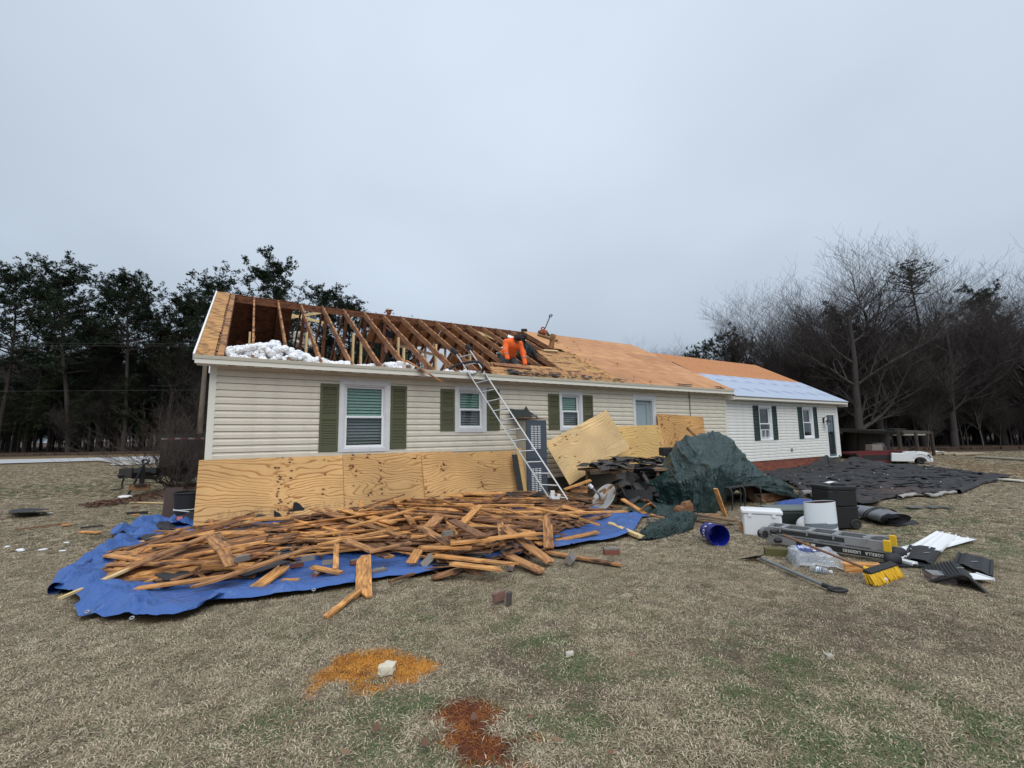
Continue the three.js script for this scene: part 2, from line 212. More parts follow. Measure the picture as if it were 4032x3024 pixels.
// flat strips laid on the ground: road, its apron, sandy track
function strip(name, pts, color, y, m) {
  const s = new THREE.Shape(pts.map((p) => new THREE.Vector2(p.x, -p.z))), g = new THREE.ShapeGeometry(s); g.rotateX(-Math.PI / 2).translate(0, y, 0);
  return struct(name, g, m || mat(color, 0.95, { map: T.grain }));
}
strip('road', [...gp(W9, [[-900, 810], [0, 806], [940, 778], [1500, 770], [2000, 758]]), ...gp(W9, [[2600, 722], [1400, 735], [600, 755], [-900, 782]])], S(176, 176, 178), 0.05);
strip('driveway', gp(W9, [[940, 776], [1090, 800], [1060, 824], [1250, 822], [1560, 800], [1700, 800], [2000, 756], [1500, 768]]), S(160, 156, 150), 0.056);
// ---------- the house ----------
const house = thing('house', 'long cream sided single storey house with half its roof stripped to open rafters', 'house');
const EAVE_Y = 3.01, EAVE_Z = 0.35, SL = 5.421, US = V3(0, 0.4649, -0.8854), NS = V3(0, 0.8854, 0.4649);
const RP = (x, s, off = 0) => V3(x, EAVE_Y, EAVE_Z).addScaledVector(US, s).addScaledVector(NS, off);
const FR = (x, s, off = 0) => { const p = RP(x, s, off); p.z = -8.9 - p.z; return p; };
const EAVE2_Y = 2.82, S2L = 4.7526, U2 = V3(0, 0.4797, -0.8774), N2 = V3(0, 0.8774, 0.4797), R2 = (x, s, off = 0) => V3(x, EAVE2_Y, 0.37).addScaledVector(U2, s).addScaledVector(N2, off);
const part = (name, parent = house) => { const o = new THREE.Group(); o.name = name; parent.add(o); return o; };
{
  // openings: x0, x1, y0, y1
  const OPEN = [[1.79, 2.67, 1.29, 2.65], [4.42, 5.09, 1.70, 2.64], [7.54, 8.20, 1.70, 2.64], [10.40, 11.22, 0.55, 2.60], [17.12, 17.92, 1.23, 2.48], [20.36, 21.11, 1.26, 2.48], [22.36, 23.10, 0.38, 2.22]];
  const wall = part('wall');
  const sh = new THREE.Shape([[-0.567, -0.1], [23.40, -0.1], [23.40, 2.9], [-0.567, 2.9]].map((q) => new THREE.Vector2(...q)));
  for (const [a, b, c, d] of OPEN) sh.holes.push(new THREE.Path([[a, c], [a, d], [b, d], [b, c]].map((q) => new THREE.Vector2(...q))));
  mesh('wall_backing', new THREE.ExtrudeGeometry(sh, { depth: 0.14, bevelEnabled: false }).translate(0, 0, -0.15), M.gapShade, wall);  // backing painted dark so the gaps under the laps read as shadow lines
  // dutch-lap courses cut round the trim, in lengths that meet at staggered joints
  const CUT = [[1.694, 2.77, 1.22, 2.742], [4.325, 5.185, 1.61, 2.73], [7.455, 8.29, 1.625, 2.715], [10.30, 11.325, 0.45, 2.717], [17.07, 17.975, 1.17, 2.533], [20.31, 21.19, 1.195, 2.54], [22.265, 23.16, 0.34, 2.27]];
  const lapZ = (h, H) => h < 0.080 ? 0.022 : h < 0.098 ? mix(0.022, 0.008, (h - 0.08) / 0.018) : mix(0.008, 0.005, (h - 0.098) / (H - 0.098));
  const course = (x0, x1, y, H, lo = 0, hi = H) => { lo = Math.max(lo, 0.0085); const hs = [lo, ...[0.08, 0.098].filter((h) => h > lo && h < hi), hi], p = [new THREE.Vector2(0, lo), ...hs.map((h) => new THREE.Vector2(lapZ(h, H), h)), new THREE.Vector2(0, hi)]; return new THREE.ExtrudeGeometry(new THREE.Shape(p), { depth: x1 - x0, bevelEnabled: false }).rotateY(Math.PI / 2).scale(1, 1, -1).translate(x0, y, -0.0); };
  const r = rng(77), H = 0.1294;
  const flip = (g) => { const ix = g.index; if (ix) { for (let i = 0; i < ix.count; i += 3) { const t = ix.getX(i); ix.setX(i, ix.getX(i + 2)); ix.setX(i + 2, t); } } else { for (const a of Object.values(g.attributes)) { const n = a.itemSize; for (let i = 0; i < a.count; i += 3) for (let k = 0; k < n; k++) { const t = a.array[i * n + k]; a.array[i * n + k] = a.array[(i + 2) * n + k]; a.array[(i + 2) * n + k] = t; } } } g.computeVertexNormals(); return g; };
  for (const [X0, X1, m, H0, y00] of [[-0.475, 14.96, M.siding, H, 0.371], [15.03, 23.365, M.sidingR, 0.1135, 0.405]]) {
    for (let k = 0, y = y00; y < 2.88; k++, y += H0) {
      let cuts = [X0, X1]; const top = Math.min(y + H0, 2.9);
      for (let x = X0 + 0.6 + ((k * 1.37) % 3.2); x < X1 - 0.5; x += 3.66) cuts.push(x);
      cuts.sort((a, b) => a - b);
      let runs = []; for (let i = 0; i + 1 < cuts.length; i++) runs.push([cuts[i] + (i ? 0.0015 : 0), cuts[i + 1]]);
      const pieces = runs.map(([p, q]) => [p, q, 0, H0]);
      for (const [a, b, c, d] of CUT) if (y < d - 0.003 && top > c + 0.003) for (let i = pieces.length - 1; i >= 0; i--) {
        const [p, q, lo, hi] = pieces[i]; if (b <= p || a >= q) continue; pieces.splice(i, 1);
        if (a - p > 0.01) pieces.push([p, a, lo, hi]); if (q - b > 0.01) pieces.push([b, q, lo, hi]);
        const x0 = Math.max(a, p), x1 = Math.min(b, q); if (c + 0.003 > y + lo + 0.004) pieces.push([x0, x1, lo, c + 0.003 - y]); if (d - 0.003 < y + hi - 0.004) pieces.push([x0, x1, d - 0.003 - y, hi]);
      }
      for (const [p, q, lo, hi] of pieces) mesh('siding_board', flip(course(p, q, y, H0, lo, hi)), m, wall);
    }
  }
  mesh('corner_board', [b2(-0.585, -0.475, 0.36, 2.9, -0.1, 0.022)], M.trim, wall);
  mesh('corner_board', [b2(14.96, 15.03, 0.36, 2.9, -0.02, 0.024)], M.trim, wall); mesh('corner_board', [b2(23.365, 23.44, 0.36, 2.72, -0.1, 0.024)], M.white, wall);
  mesh('end_wall', [b2(-0.57, -0.47, -0.1, 2.9, -8.75, -0.16), b2(23.3, 23.4, -0.1, 2.7, -8, -0.16), b2(-0.57, 23.4, -0.1, 2.9, -8.9, -8.76)], M.siding, wall);
  mesh('attic_floor', b2(-0.46, 23.2, 2.8, 2.9, -8.74, -0.02), M.inside, house);
  // brick foot of the addition, and the plain foundation of the main part behind the debris
  const fnd = part('foundation'), bm = [0, 1, 2, 3].map((k) => mat(L(0.22 + 0.03 * k, 0.062 + 0.012 * k, 0.04 + 0.006 * k), 0.9, { map: T.grain }));
  mesh('mortar', [b2(-0.55, 23.38, -0.15, 0.41, -0.14, -0.012)], mat(S(168, 150, 140), 0.95), fnd);
  const bg = bx(0.2, 0.057, 0.1);
  for (let c = 0; c < 7; c++) for (let i = 0; i < 38; i++) { const x = 14.6 + i * 0.212 + (c % 2) * 0.106; if (x > 22.2) continue; const b = mesh('brick', bg, bm[Math.floor(r() * 4)], fnd); b.position.set(x, 0.378 - c * 0.068, -0.055 + r() * 0.004); }

  // windows
  const glass = (c) => new THREE.MeshPhysicalMaterial({ color: c, roughness: 0.03, transmission: 1, thickness: 0, ior: 1.5, side: THREE.DoubleSide }), gUp = glass(L(0.72, 0.83, 0.79)), gLo = glass(L(0.68, 0.71, 0.71)), gDark = glass(L(0.7, 0.74, 0.74)), slatM = mat(S(214, 216, 214), 0.6);
  const chalk = mat(S(214, 216, 217), 0.7, { map: T.grain });
  function windowUnit([a, b, c, d], cut, { blinds = true, mid, sill = true, up = gUp, lo = gLo, m = chalk, slat = 0.062 }) {
    const w = part('window'), [A, B, C, D] = cut, my = mid ?? (c + d) / 2;
    mesh('casing', [b2(A, B, d, D, -0.01, 0.034), b2(A, a, C, d, -0.01, 0.031), b2(b, B, C, d, -0.01, 0.031), b2(a, b, C, c, -0.01, 0.04), b2(A - 0.008, B + 0.008, D, D + 0.012, 0.002, 0.044)], m, w);
    mesh('jamb', [b2(a, a + 0.03, c, d, -0.13, 0.01), b2(b - 0.03, b, c, d, -0.13, 0.01), b2(a + 0.03, b - 0.03, d - 0.03, d, -0.13, 0.01), b2(a + 0.03, b - 0.03, c, c + 0.03, -0.13, 0.012)], m, w);
    const sash = (y0, y1, z, g) => { const s = 0.042, x0 = a + 0.03, x1 = b - 0.03; mesh('sash', [b2(x0, x0 + s, y0, y1, z, z + 0.03), b2(x1 - s, x1, y0, y1, z, z + 0.03), b2(x0 + s, x1 - s, y1 - s, y1, z, z + 0.028), b2(x0 + s, x1 - s, y0, y0 + s, z, z + 0.028)], M.white, w); mesh('pane', b2(x0 + s, x1 - s, y0 + s, y1 - s, z + 0.012, z + 0.013), g, w); };
    sash(my - 0.02, d - 0.03, -0.075, up); sash(c + 0.03, my + 0.02, -0.04, lo);
    if (blinds) { const sg = bx(b - a - 0.09, 0.052, 0.003, [0, 0, 0], [-0.5, 0, 0]); for (let y = c + 0.06; y < d - 0.05; y += slat) { const s = mesh('blind_slat', sg, slatM, w); s.position.set((a + b) / 2, y, -0.125 + 0.002 * Math.sin(y * 70)); } }
    return w;
  }
  windowUnit(OPEN[0], CUT[0], { mid: 1.965, slat: 0.066 }); windowUnit(OPEN[1], CUT[1], { mid: 2.165 }); windowUnit(OPEN[2], CUT[2], { mid: 2.17 });
  windowUnit(OPEN[4], CUT[4], { blinds: false, mid: 1.83, up: gDark, lo: gDark, m: M.white }); windowUnit(OPEN[5], CUT[5], { blinds: false, mid: 1.885, up: gDark, lo: gDark, m: M.white });
  // bathroom window or door with a grey panel behind a deep casing
  { const w = part('door'), [a, b, c, d] = OPEN[3], [A, B, C, D] = CUT[3]; mesh('casing', [b2(A, B, d, D, -0.01, 0.034), b2(A, a, C, d, -0.01, 0.031), b2(b, B, C, d, -0.01, 0.031)], chalk, w); mesh('jamb', [b2(a, a + 0.035, c, d, -0.13, 0.012), b2(b - 0.035, b, c, d, -0.13, 0.012), b2(a + 0.035, b - 0.035, d - 0.04, d, -0.13, 0.012)], chalk, w);
    mesh('door_panel', b2(a + 0.035, b - 0.035, c, d - 0.04, -0.12, -0.09), mat(S(150, 166, 172), 0.5), w); mesh('panel_moulding', [b2(a + 0.1, b - 0.22, d - 0.17, d - 0.155, -0.09, -0.075), b2(b - 0.235, b - 0.22, c, d - 0.17, -0.09, -0.075), b2(a + 0.1, a + 0.115, c, d - 0.17, -0.09, -0.075)], mat(S(128, 142, 148), 0.5), w); }
  // box fan standing in the lower sash of the addition's first window
  { const f = thing('window_fan', 'white twin window fan set in the lower sash of the addition window', 'fan', [17.46, 1.44, -0.015]); mesh('housing', [bx(0.58, 0.03, 0.09, [0, 0.15, 0]), bx(0.58, 0.03, 0.09, [0, -0.15, 0]), bx(0.03, 0.27, 0.09, [-0.275, 0, 0]), bx(0.03, 0.27, 0.09, [0.275, 0, 0]), bx(0.03, 0.27, 0.08), bx(0.58, 0.29, 0.01, [0, 0, -0.04])], M.whiteP, f);
    for (const x of [-0.135, 0.135]) { for (const q of [0.03, 0.06, 0.09, 0.115]) mesh('grille_ring', new THREE.TorusGeometry(q, 0.004, 5, 24).translate(x, 0, 0.03), mat(S(150, 152, 156), 0.5), f); mesh('blade', [0, 1, 2, 3, 4].map((k) => bx(0.09, 0.05, 0.004, [0.05, 0, 0], [0.5, 0, 0]).rotateZ(k * 1.2566).translate(x, 0, 0)), mat(S(120, 122, 126), 0.5), f); } }
  // shutters
  function shutter(x0, x1, y0, y1, m, mid = 0.5) {
    const s = part('shutter'), w = x1 - x0, h = y1 - y0, e = 0.05, z = 0.016, my = y0 + h * mid;
    mesh('shutter_frame', [b2(x0, x0 + e, y0, y1, z, z + 0.03), b2(x1 - e, x1, y0, y1, z, z + 0.03), b2(x0 + e, x1 - e, y1 - 0.07, y1, z, z + 0.029), b2(x0 + e, x1 - e, y0, y0 + 0.1, z, z + 0.029), b2(x0 + e, x1 - e, my - 0.04, my + 0.04, z, z + 0.029)], m, s); mesh('shutter_shade_back', b2(x0 + e, x1 - e, y0 + 0.1, y1 - 0.07, z, z + 0.004), M.blackM, s);  // back panel blackened to paint the shade between the louvers
    const lg = bx(w - 2 * e, 0.032, 0.005, [0, 0, 0], [-0.62, 0, 0]);
    for (const [p, q] of [[y0 + 0.1, my - 0.04], [my + 0.04, y1 - 0.07]]) for (let y = p + 0.016; y < q; y += 0.0335) { const l = mesh('louver', lg, m, s); l.position.set((x0 + x1) / 2, y, z + 0.017); }
  }
  shutter(1.32, 1.685, 1.25, 2.648, M.olive); shutter(2.778, 3.14, 1.27, 2.664, M.olive); shutter(3.955, 4.318, 1.655, 2.645, M.olive); shutter(5.193, 5.552, 1.66, 2.68, M.olive); shutter(7.08, 7.45, 1.664, 2.636, M.olive); shutter(8.30, 8.663, 1.66, 2.64, M.olive);
  shutter(16.70, 17.06, 1.188, 2.528, M.green); shutter(17.98, 18.315, 1.196, 2.537, M.green); shutter(19.947, 20.287, 1.2, 2.532, M.green); shutter(21.205, 21.525, 1.218, 2.55, M.green);
  // back door of the addition
  { const w = part('door'), [a, b, c, d] = OPEN[6], [A, B, C, D] = CUT[6], dm = mat(S(62, 96, 104), 0.45); mesh('casing', [b2(A, B, d, D, -0.01, 0.036), b2(A, a, C, d, -0.01, 0.034), b2(b, B, C, d, -0.01, 0.034), b2(a, b, C, c, -0.1, 0.05)], M.white, w); mesh('jamb', [b2(a, a + 0.03, c, d, -0.13, 0.012), b2(b - 0.03, b, c, d, -0.13, 0.012)], M.white, w);
    mesh('door_panel', [b2(a + 0.03, b - 0.03, c, d, -0.12, -0.09), ...[[0.12, 0.32], [0.40, 0.60]].flatMap(([p, q]) => [[0.15, 0.75], [0.87, 1.25], [1.37, 1.72]].map(([s, t]) => b2(a + p, a + q, c + s, c + t, -0.09, -0.078)))], dm, w);
    mesh('storm_frame', [b2(a + 0.03, a + 0.08, c, d, -0.03, -0.005), b2(b - 0.08, b - 0.03, c, d, -0.03, -0.005), b2(a + 0.08, b - 0.08, d - 0.06, d, -0.03, -0.006), b2(a + 0.08, b - 0.08, c, c + 0.1, -0.03, -0.006)], mat(S(70, 100, 106), 0.4), w); mesh('pane', b2(a + 0.08, b - 0.08, c + 0.1, d - 0.06, -0.02, -0.019), gDark, w); mesh('handle', [b2(a + 0.05, a + 0.07, c + 0.85, c + 1.0, -0.004, 0.05)], M.black, w); }
  { const l = part('wall_lantern'); l.position.set(22.06, 1.98, 0.02); const bk = M.black; mesh('back_plate', bx(0.11, 0.24, 0.03, [0, 0, 0.01]), bk, l); mesh('arm', tube([[0, -0.02, 0.02], [0, 0.10, 0.06], [0, 0.16, 0.13], [0, 0.12, 0.2], [0, 0.02, 0.2]], 0.012), bk, l); mesh('shade', [new THREE.CylinderGeometry(0.035, 0.13, 0.08, 16, 1, true).translate(0, -0.02, 0.2), new THREE.CylinderGeometry(0.09, 0.09, 0.01, 16).translate(0, -0.2, 0.2), ...[0, 1, 2, 3].map((k) => new THREE.CylinderGeometry(0.007, 0.007, 0.15, 5).translate(0.075 * Math.cos(k * 1.57), -0.13, 0.2 + 0.075 * Math.sin(k * 1.57)))], bk, l); mesh('lamp_glass', new THREE.CylinderGeometry(0.055, 0.055, 0.14, 12).translate(0, -0.13, 0.2), mat(S(170, 172, 170), 0.3), l); }
  mesh('outlet_box', [b2(19.19, 19.29, 0.71, 0.83, 0.014, 0.06)], mat(S(132, 130, 124), 0.5), house); mesh('conduit', [rod(V3(13.0, 0.4, 0.04), V3(12.995, 2.9, 0.04), 0.014), b2(12.97, 13.03, 2.72, 2.76, 0.015, 0.06)], mat(S(120, 120, 118), 0.5), house);
  // eaves
  const fas = part('eaves'), gut = mat(S(196, 192, 176), 0.5);
  mesh('fascia', [b2(-0.80, 15.05, 2.877, 2.962, 0.33, 0.352)], M.trim, fas);
  { const s = new THREE.Shape([[0.30, 2.962], [0.366, 2.962], [0.375, 3.018], [0.369, 3.02], [0.355, 2.972], [0.30, 2.972]].map((q) => new THREE.Vector2(...q))); mesh('drip_edge', flip(new THREE.ExtrudeGeometry(s, { depth: 15.86, bevelEnabled: false }).rotateY(Math.PI / 2).scale(1, 1, -1).translate(-0.805, 0, 0)), gut, fas); }
  mesh('drip_edge_lip', b2(-0.81, 15.06, 3.019, 3.024, 0.18, 0.373), mat(S(222, 208, 184), 0.6), fas);
  mesh('soffit', [b2(-0.79, 15.04, 2.884, 2.894, -0.02, 0.33)], M.trim, fas);
  for (let k = 0; k < 52; k++) mesh('soffit_vent', b2(-0.3 + k * 0.295, -0.18 + k * 0.295, 2.879, 2.8835, 0.20, 0.24), M.black, fas);
  mesh('soffit_shade_strip', b2(-0.475, 14.96, 2.82, 2.884, 0.0, 0.02), mat(S(176, 166, 146), 0.6), fas);  // brownish strip painting the shade on the siding top under the soffit
  const f2 = part('eaves'); mesh('fascia', [b2(15.05, 23.70, 2.705, 2.79, 0.34, 0.365), b2(23.68, 23.71, 2.6, 2.79, -0.05, 0.34)], M.trim, f2); mesh('drip_edge', b2(15.05, 23.72, 2.79, 2.818, 0.30, 0.385), mat(S(150, 146, 140), 0.5), f2); mesh('soffit', b2(15.03, 23.69, 2.70, 2.71, 0.0, 0.34), M.trim, f2);
  { const s = new THREE.Shape([[0.02, 2.67], [0.36, 2.67], [0.36, 2.79], [0.02, 2.95]].map((q) => new THREE.Vector2(...q))); mesh('eave_return', new THREE.ExtrudeGeometry(s, { depth: 0.03, bevelEnabled: false }).rotateY(-Math.PI / 2).translate(15.06, 0, 0), M.trim, f2); }

  // ---- main roof: rafters, ridge, ties ----
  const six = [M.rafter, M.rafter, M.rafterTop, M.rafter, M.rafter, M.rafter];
  const beam = (name, a, b, w, t, flat, m, parent = house) => mesh(name, bar(a, b, w, t, flat), m, parent);
  const rr = rng(19);
  for (let k = 0; k < 16; k++) {
    const x = 0.085 + k * 0.605;
    const g = bar(RP(x, 0.06, -0.074), RP(x, 5.40, -0.074), 0.042, 0.145, NS), P = g.attributes.position; beam('rafter', RP(x, 0.06, -0.074), RP(x, 5.40, -0.074), 0.042, 0.145, NS, six);
    beam('front_rafter', FR(x + 0.02, 0.06, -0.08), FR(x + 0.02, 5.38, -0.08), 0.042, 0.145, V3(0, 0.8854, -0.4649), M.darkwood);
    if (k < 15) { beam('ceiling_joist', V3(x + 0.33 + rr() * 0.1, 2.99, 0.10), V3(x + 0.33, 2.99, -8.6), 0.045, 0.10, V3(0, 1, 0), M.greywood); }
    // rough strips of old decking left on the rafter's edge
    for (let q = 0; q < 7; q++) { const s = 0.3 + rr() * 4.8, l = 0.08 + rr() * 0.3; if (k < 9) beam('decking_sliver', RP(x + (rr() - 0.5) * 0.015, s, 0.006), RP(x + (rr() - 0.5) * 0.03, s + l, 0.008), 0.03 + rr() * 0.015, 0.012, NS, M.wornw); }
  }
  mesh('ridge_board', [b2(-0.75, 9.2, 5.31, 5.50, -4.472, -4.43)], M.darkwood, house);
  // new studs propping the rafters, pale and fresh
  for (const [x, z, w] of [[0.02, -1.55, 0.04], [1.22, -1.9, 0.05], [2.38, -2.2, 0.05], [2.52, -1.9, 0.05], [3.62, -2.3, 0.045], [3.5, -1.4, 0.05], [4.62, -2.0, 0.05], [5.7, -2.0, 0.05]]) { const s = (EAVE_Z - z) / 0.8854; beam('stud', V3(x, 2.92, z), V3(x, EAVE_Y + s * 0.4649 - 0.1, z), w, 0.09, V3(0, 0, 1), M.pale); }
  for (let k = 7; k < 15; k++) { const x = 0.11 + k * 0.605, z = -2.1; beam('stud', V3(x, 2.92, z), V3(x, 4.2, z), 0.04, 0.085, V3(0, 0, 1), M.wornw); }
  // dark struts to the ridge, sagging purlin, collar boards
  for (const [a, b, w] of [[[-0.3, 4.4, -5.6], [2.35, 3.1, -5.3], 0.15], [[2.3, 3.15, -5.3], [4.1, 3.75, -5.8], 0.13], [[0.3, 3.0, -4.4], [-0.35, 3.9, -4.7], 0.1]]) beam('brace', V3(...a), V3(...b), 0.05, w, V3(0, 1, 0), M.darkwood);
  for (const k of [2, 3, 4, 5, 6, 8, 9, 11, 12]) { const x = 0.14 + k * 0.605; beam('strut', V3(x, 2.95, -4.9 - (k % 3) * 0.5), V3(x + 0.05, 5.25, -4.5), 0.045, 0.09, V3(1, 0, 0), M.darkwood); beam('strut', V3(x + 0.02, 2.95, -6.1), V3(x + 0.03, 4.55, -6.4), 0.045, 0.09, V3(1, 0, 0), M.darkwood); }
  beam('collar_board', AT([932, 1188], 14.6), AT([1274, 1271], 15.2), 0.09, 0.022, V3(0, 0, 1), M.pale); beam('collar_board', AT([1080, 1261], 15.2), AT([1272, 1229], 15.6), 0.09, 0.022, V3(0, 0, 1), M.pale);
  beam('collar_board', AT([1607, 1310], 15.6), AT([1785, 1290], 16.2), 0.1, 0.022, V3(0, 0.9, 0.4), M.pale); beam('collar_board', AT([1560, 1360], 14.8), AT([1732, 1402], 15.2), 0.09, 0.022, V3(0, 0, 1), M.greywood); beam('collar_board', AT([1880, 1308], 16.0), AT([1985, 1348], 16.2), 0.09, 0.022, V3(0, 0, 1), M.pale);
  // what is left of the far slope's sheathing, seen from below
  const slab = (name, P, x0, x1, s0, s1, off, m, parent = house, label) => { const a = P(x0, s0, off), b = P(x1, s0, off), c = P(x1, s1, off), d = P(x0, s1, off), n = P(0, 0, 1).sub(P(0, 0, 0)).multiplyScalar(-0.018); const v = [a, b, c, d, ...[a, b, c, d].map((q) => q.clone().add(n))], f = [[0, 1, 2, 3], [7, 6, 5, 4], [0, 4, 5, 1], [1, 5, 6, 2], [2, 6, 7, 3], [3, 7, 4, 0]]; const pos = [], uv = []; for (const q of f) for (const i of [0, 1, 2, 0, 2, 3]) { const p = v[q[i]]; pos.push(p.x, p.y, p.z); uv.push(p.x, Math.hypot(p.y, p.z)); } const g = new THREE.BufferGeometry(); g.setAttribute('position', new THREE.Float32BufferAttribute(pos, 3)); g.setAttribute('uv', new THREE.Float32BufferAttribute(uv, 2)); g.computeVertexNormals(); return mesh(name, g, m, parent, label); };
  const far = part('far_slope');
  for (let s = 0.02; s < 5.3; s += 0.2) slab('plank', FR, -0.8, 1.12 + 0.03 * Math.sin(s * 9), s, s + 0.193, 0.018, M.darkwood, far);
  for (let s = 0.02; s < 0.9; s += 0.2) slab('plank', FR, 1.13, 9.1, s, s + 0.193, 0.018, M.darkwood, far);
  for (const [x0, x1, s0, s1] of [[3.5, 5.93, 3.9, 5.12], [5.95, 8.38, 3.9, 5.12], [8.4, 9.1, 3.9, 5.12], [6.9, 9.1, 2.66, 3.88], [7.9, 9.1, 0.9, 2.64]]) slab('roof_panel', FR, x0, x1, s0, s1, 0.02, M.underply, far);
  slab('roof_panel', FR, 9.1, 15.1, 0, 5.4, 0.018, M.underply, far);
  // gable end
  { const s = new THREE.Shape([[0.35, 2.9], [-4.45, 5.40], [-9.2, 2.9]].map((q) => new THREE.Vector2(...q))); mesh('gable', new THREE.ExtrudeGeometry(s, { depth: 0.06, bevelEnabled: false }).rotateY(-Math.PI / 2).translate(-0.5, 0, 0), M.darkwood, house); }
  // verge strip of old sheathing still in place on the left
  const verge = part('verge'); const vt = mat(L(1, 0.96, 0.9), 0.85, { map: T.deck });
  for (let k = 0, s = 0; k < 4; k++) { const l = [1.5, 1.2, 1.45, 1.27][k]; slab('roof_panel', RP, -0.80, -0.515 + 0.012 * (k % 2), s + 0.004, s + l - 0.002, 0.03, vt, verge); s += l; }
  slab('verge_board', RP, -0.47, -0.375, 0.02, 5.41, 0.03, M.wornw, verge); for (let k = 0; k < 26; k++) { const s = 0.1 + k * 0.2; slab('broken_plank_end', RP, -0.51, -0.475 + rr() * 0.03, s, s + 0.1 + rr() * 0.07, 0.012, M.darkw, verge); }
  beam('verge_rafter', RP(-0.40, 0.05, -0.075), RP(-0.40, 5.40, -0.075), 0.05, 0.15, NS, M.rafter, verge); slab('gable_lining', (x, s, o) => V3(-0.37, 2.95, -0.2).addScaledVector(V3(0, 1, 0), o + s).addScaledVector(V3(0, 0, -1), x), 0, 1, 0, 0.02, 0, M.rafter, verge);
  mesh('rake_trim', bar(RP(-0.815, -0.02, -0.02), RP(-0.815, 5.44, -0.02), 0.03, 0.12, NS), M.white, verge);
  // planks of the old deck still nailed on the right
  const deck = part('old_decking');
  for (let k = 0; k < 15; k++) {
    const s0 = k * 0.192 + 0.005, s1 = s0 + 0.186; if (s1 > 2.95) break;
    let x = s1 < 1.08 ? 5.15 + k * 0.09 + rr() * 0.2 : 7.83 + (k - 5) * 0.03 + rr() * 0.05; if (s0 > 2.62) x = 8.5;
    while (x < 9.42) { let e = Math.min(9.44, x + 0.9 + rr() * 1.6); if (9.44 - e < 0.4) e = 9.44; slab('plank', RP, x + 0.002, e - 0.002, s0, s1, 0.018 + rr() * 0.004, [M.deck, M.deck, M.wornw, M.deck][Math.floor(rr() * 4)], deck); x = e; }
  }
  // new sheets
  const pan = part('new_sheathing'), pm = [0, 1, 2].map((k) => mat(L(1.05 - k * 0.10, 1.02 - k * 0.11, 0.98 - k * 0.11), 0.85, { map: T.sheath }));
  slab('roof_panel', RP, 9.12, 10.05, 3.2, 5.40, 0.022, mat(L(1.08, 1.08, 1.02), 0.85, { map: T.sheath }), pan); slab('patch_strip', RP, 9.45, 9.62, 0.06, 3.18, 0.024, mat(L(1.1, 1.04, 0.84), 0.8, { map: T.deck }), pan);
  const rows = [0.0, 0.22, 1.28, 2.5, 3.72, 4.94, 5.415];
  for (let i = 0; i < 6; i++) { let x = i < 4 ? 9.63 : 10.06; if (i === 4 || i === 5) x = 10.06; const st = [1.25, 1.3, 1.35, 3.4, 1.1, 2.9][i]; let e = x + st; while (x < 15.05) { e = Math.min(15.08, e); if (15.08 - e < 0.35) e = 15.08; slab('roof_panel', RP, x + 0.005, e - 0.005, rows[i] + 0.006, rows[i + 1] - 0.006, 0.02 + rr() * 0.006, pm[Math.floor(rr() * 3)], pan); x = e; e = x + 2.44; } }
  mesh('rake_trim', bar(RP(15.09, 1.8, 0.0), RP(15.09, 3.0, 0.03), 0.05, 0.03, NS), M.blackM, pan); mesh('rake_board', bar(RP(15.07, 0, -0.1), RP(15.07, 5.42, -0.1), 0.03, 0.2, NS), M.trim, pan);
  // addition roof: orange strand board above, printed underlayment below
  const ad = part('addition_roof');
  for (let i = 0, s = 2.22; i < 3; i++) { const s1 = [3.2, 4.0, S2L][i]; let x = 13.6 - i * 0.7; while (x < 23.7) { const e = Math.min(23.75, x + 2.44); if (e - x > 0.05) slab('roof_panel', R2, x + 0.002, e - 0.002, s, s1 - 0.004, 0.018, M.osb, ad); x = e; } s = s1; }
  slab('roof_panel', R2, 15.1, 23.74, -0.02, 2.22, 0.012, M.osb, ad);
  const under = canvasTex(1024, 1024, (c, W) => { c.fillStyle = '#a4b0c3'; c.fillRect(0, 0, W, W); const r = rng(8); for (let i = 0; i < 9000; i++) { c.fillStyle = r() < 0.5 ? 'rgba(255,255,255,0.25)' : 'rgba(120,140,190,0.10)'; c.fillRect(r() * W, r() * W, 2 + r() * 12, 1.5); } c.strokeStyle = c.fillStyle = 'rgba(58,68,140,0.95)';
    for (let j = 0; j < 4; j++) for (let i = 0; i < 2; i++) { c.save(); c.translate(40 + i * 512 + (j % 2) * 240, 120 + j * 256); if (j % 2) c.rotate(0.35); c.lineWidth = 7; c.beginPath(); c.moveTo(20, -8); for (let q = 0; q < 11; q++) c.bezierCurveTo(26 + q * 20, -44 + (q % 3) * 14, 44 + q * 20, -30, 34 + q * 20, -4 + (q % 4 === 2 ? 18 : 0)); c.stroke(); c.lineWidth = 6; c.beginPath(); c.moveTo(0, 14); c.quadraticCurveTo(110, 40, 250, 6); c.stroke(); c.restore(); } }, [0.5, 0.5]);
  const um = mat(L(1, 1, 1), 0.6, { map: under }); const N = 3; for (let k = 0; k < N; k++) { const a = [-0.02, 0.72, 1.5][k], b = [0.76, 1.54, 2.26][k]; slab('underlayment_course', R2, 15.12, 23.76, a, b, 0.017 + k * 0.004, um, ad); }
  { const s = new THREE.Shape([[0.2, 2.7], [-3.8, 5.05], [-8.1, 2.7]].map((q) => new THREE.Vector2(...q))); mesh('gable', new THREE.ExtrudeGeometry(s, { depth: 0.06, bevelEnabled: false }).rotateY(-Math.PI / 2).translate(23.4, 0, 0), M.sidingR, house); slab('far_slope_deck', (x, s, o) => { const p = R2(x, s, o); p.z = -7.6 - p.z; return p; }, 13, 23.74, 0, S2L, 0.018, M.osb, ad); mesh('rake_board', bar(R2(23.73, 0, -0.07), R2(23.73, S2L, -0.07), 0.03, 0.17, N2), M.trim, ad); }
}
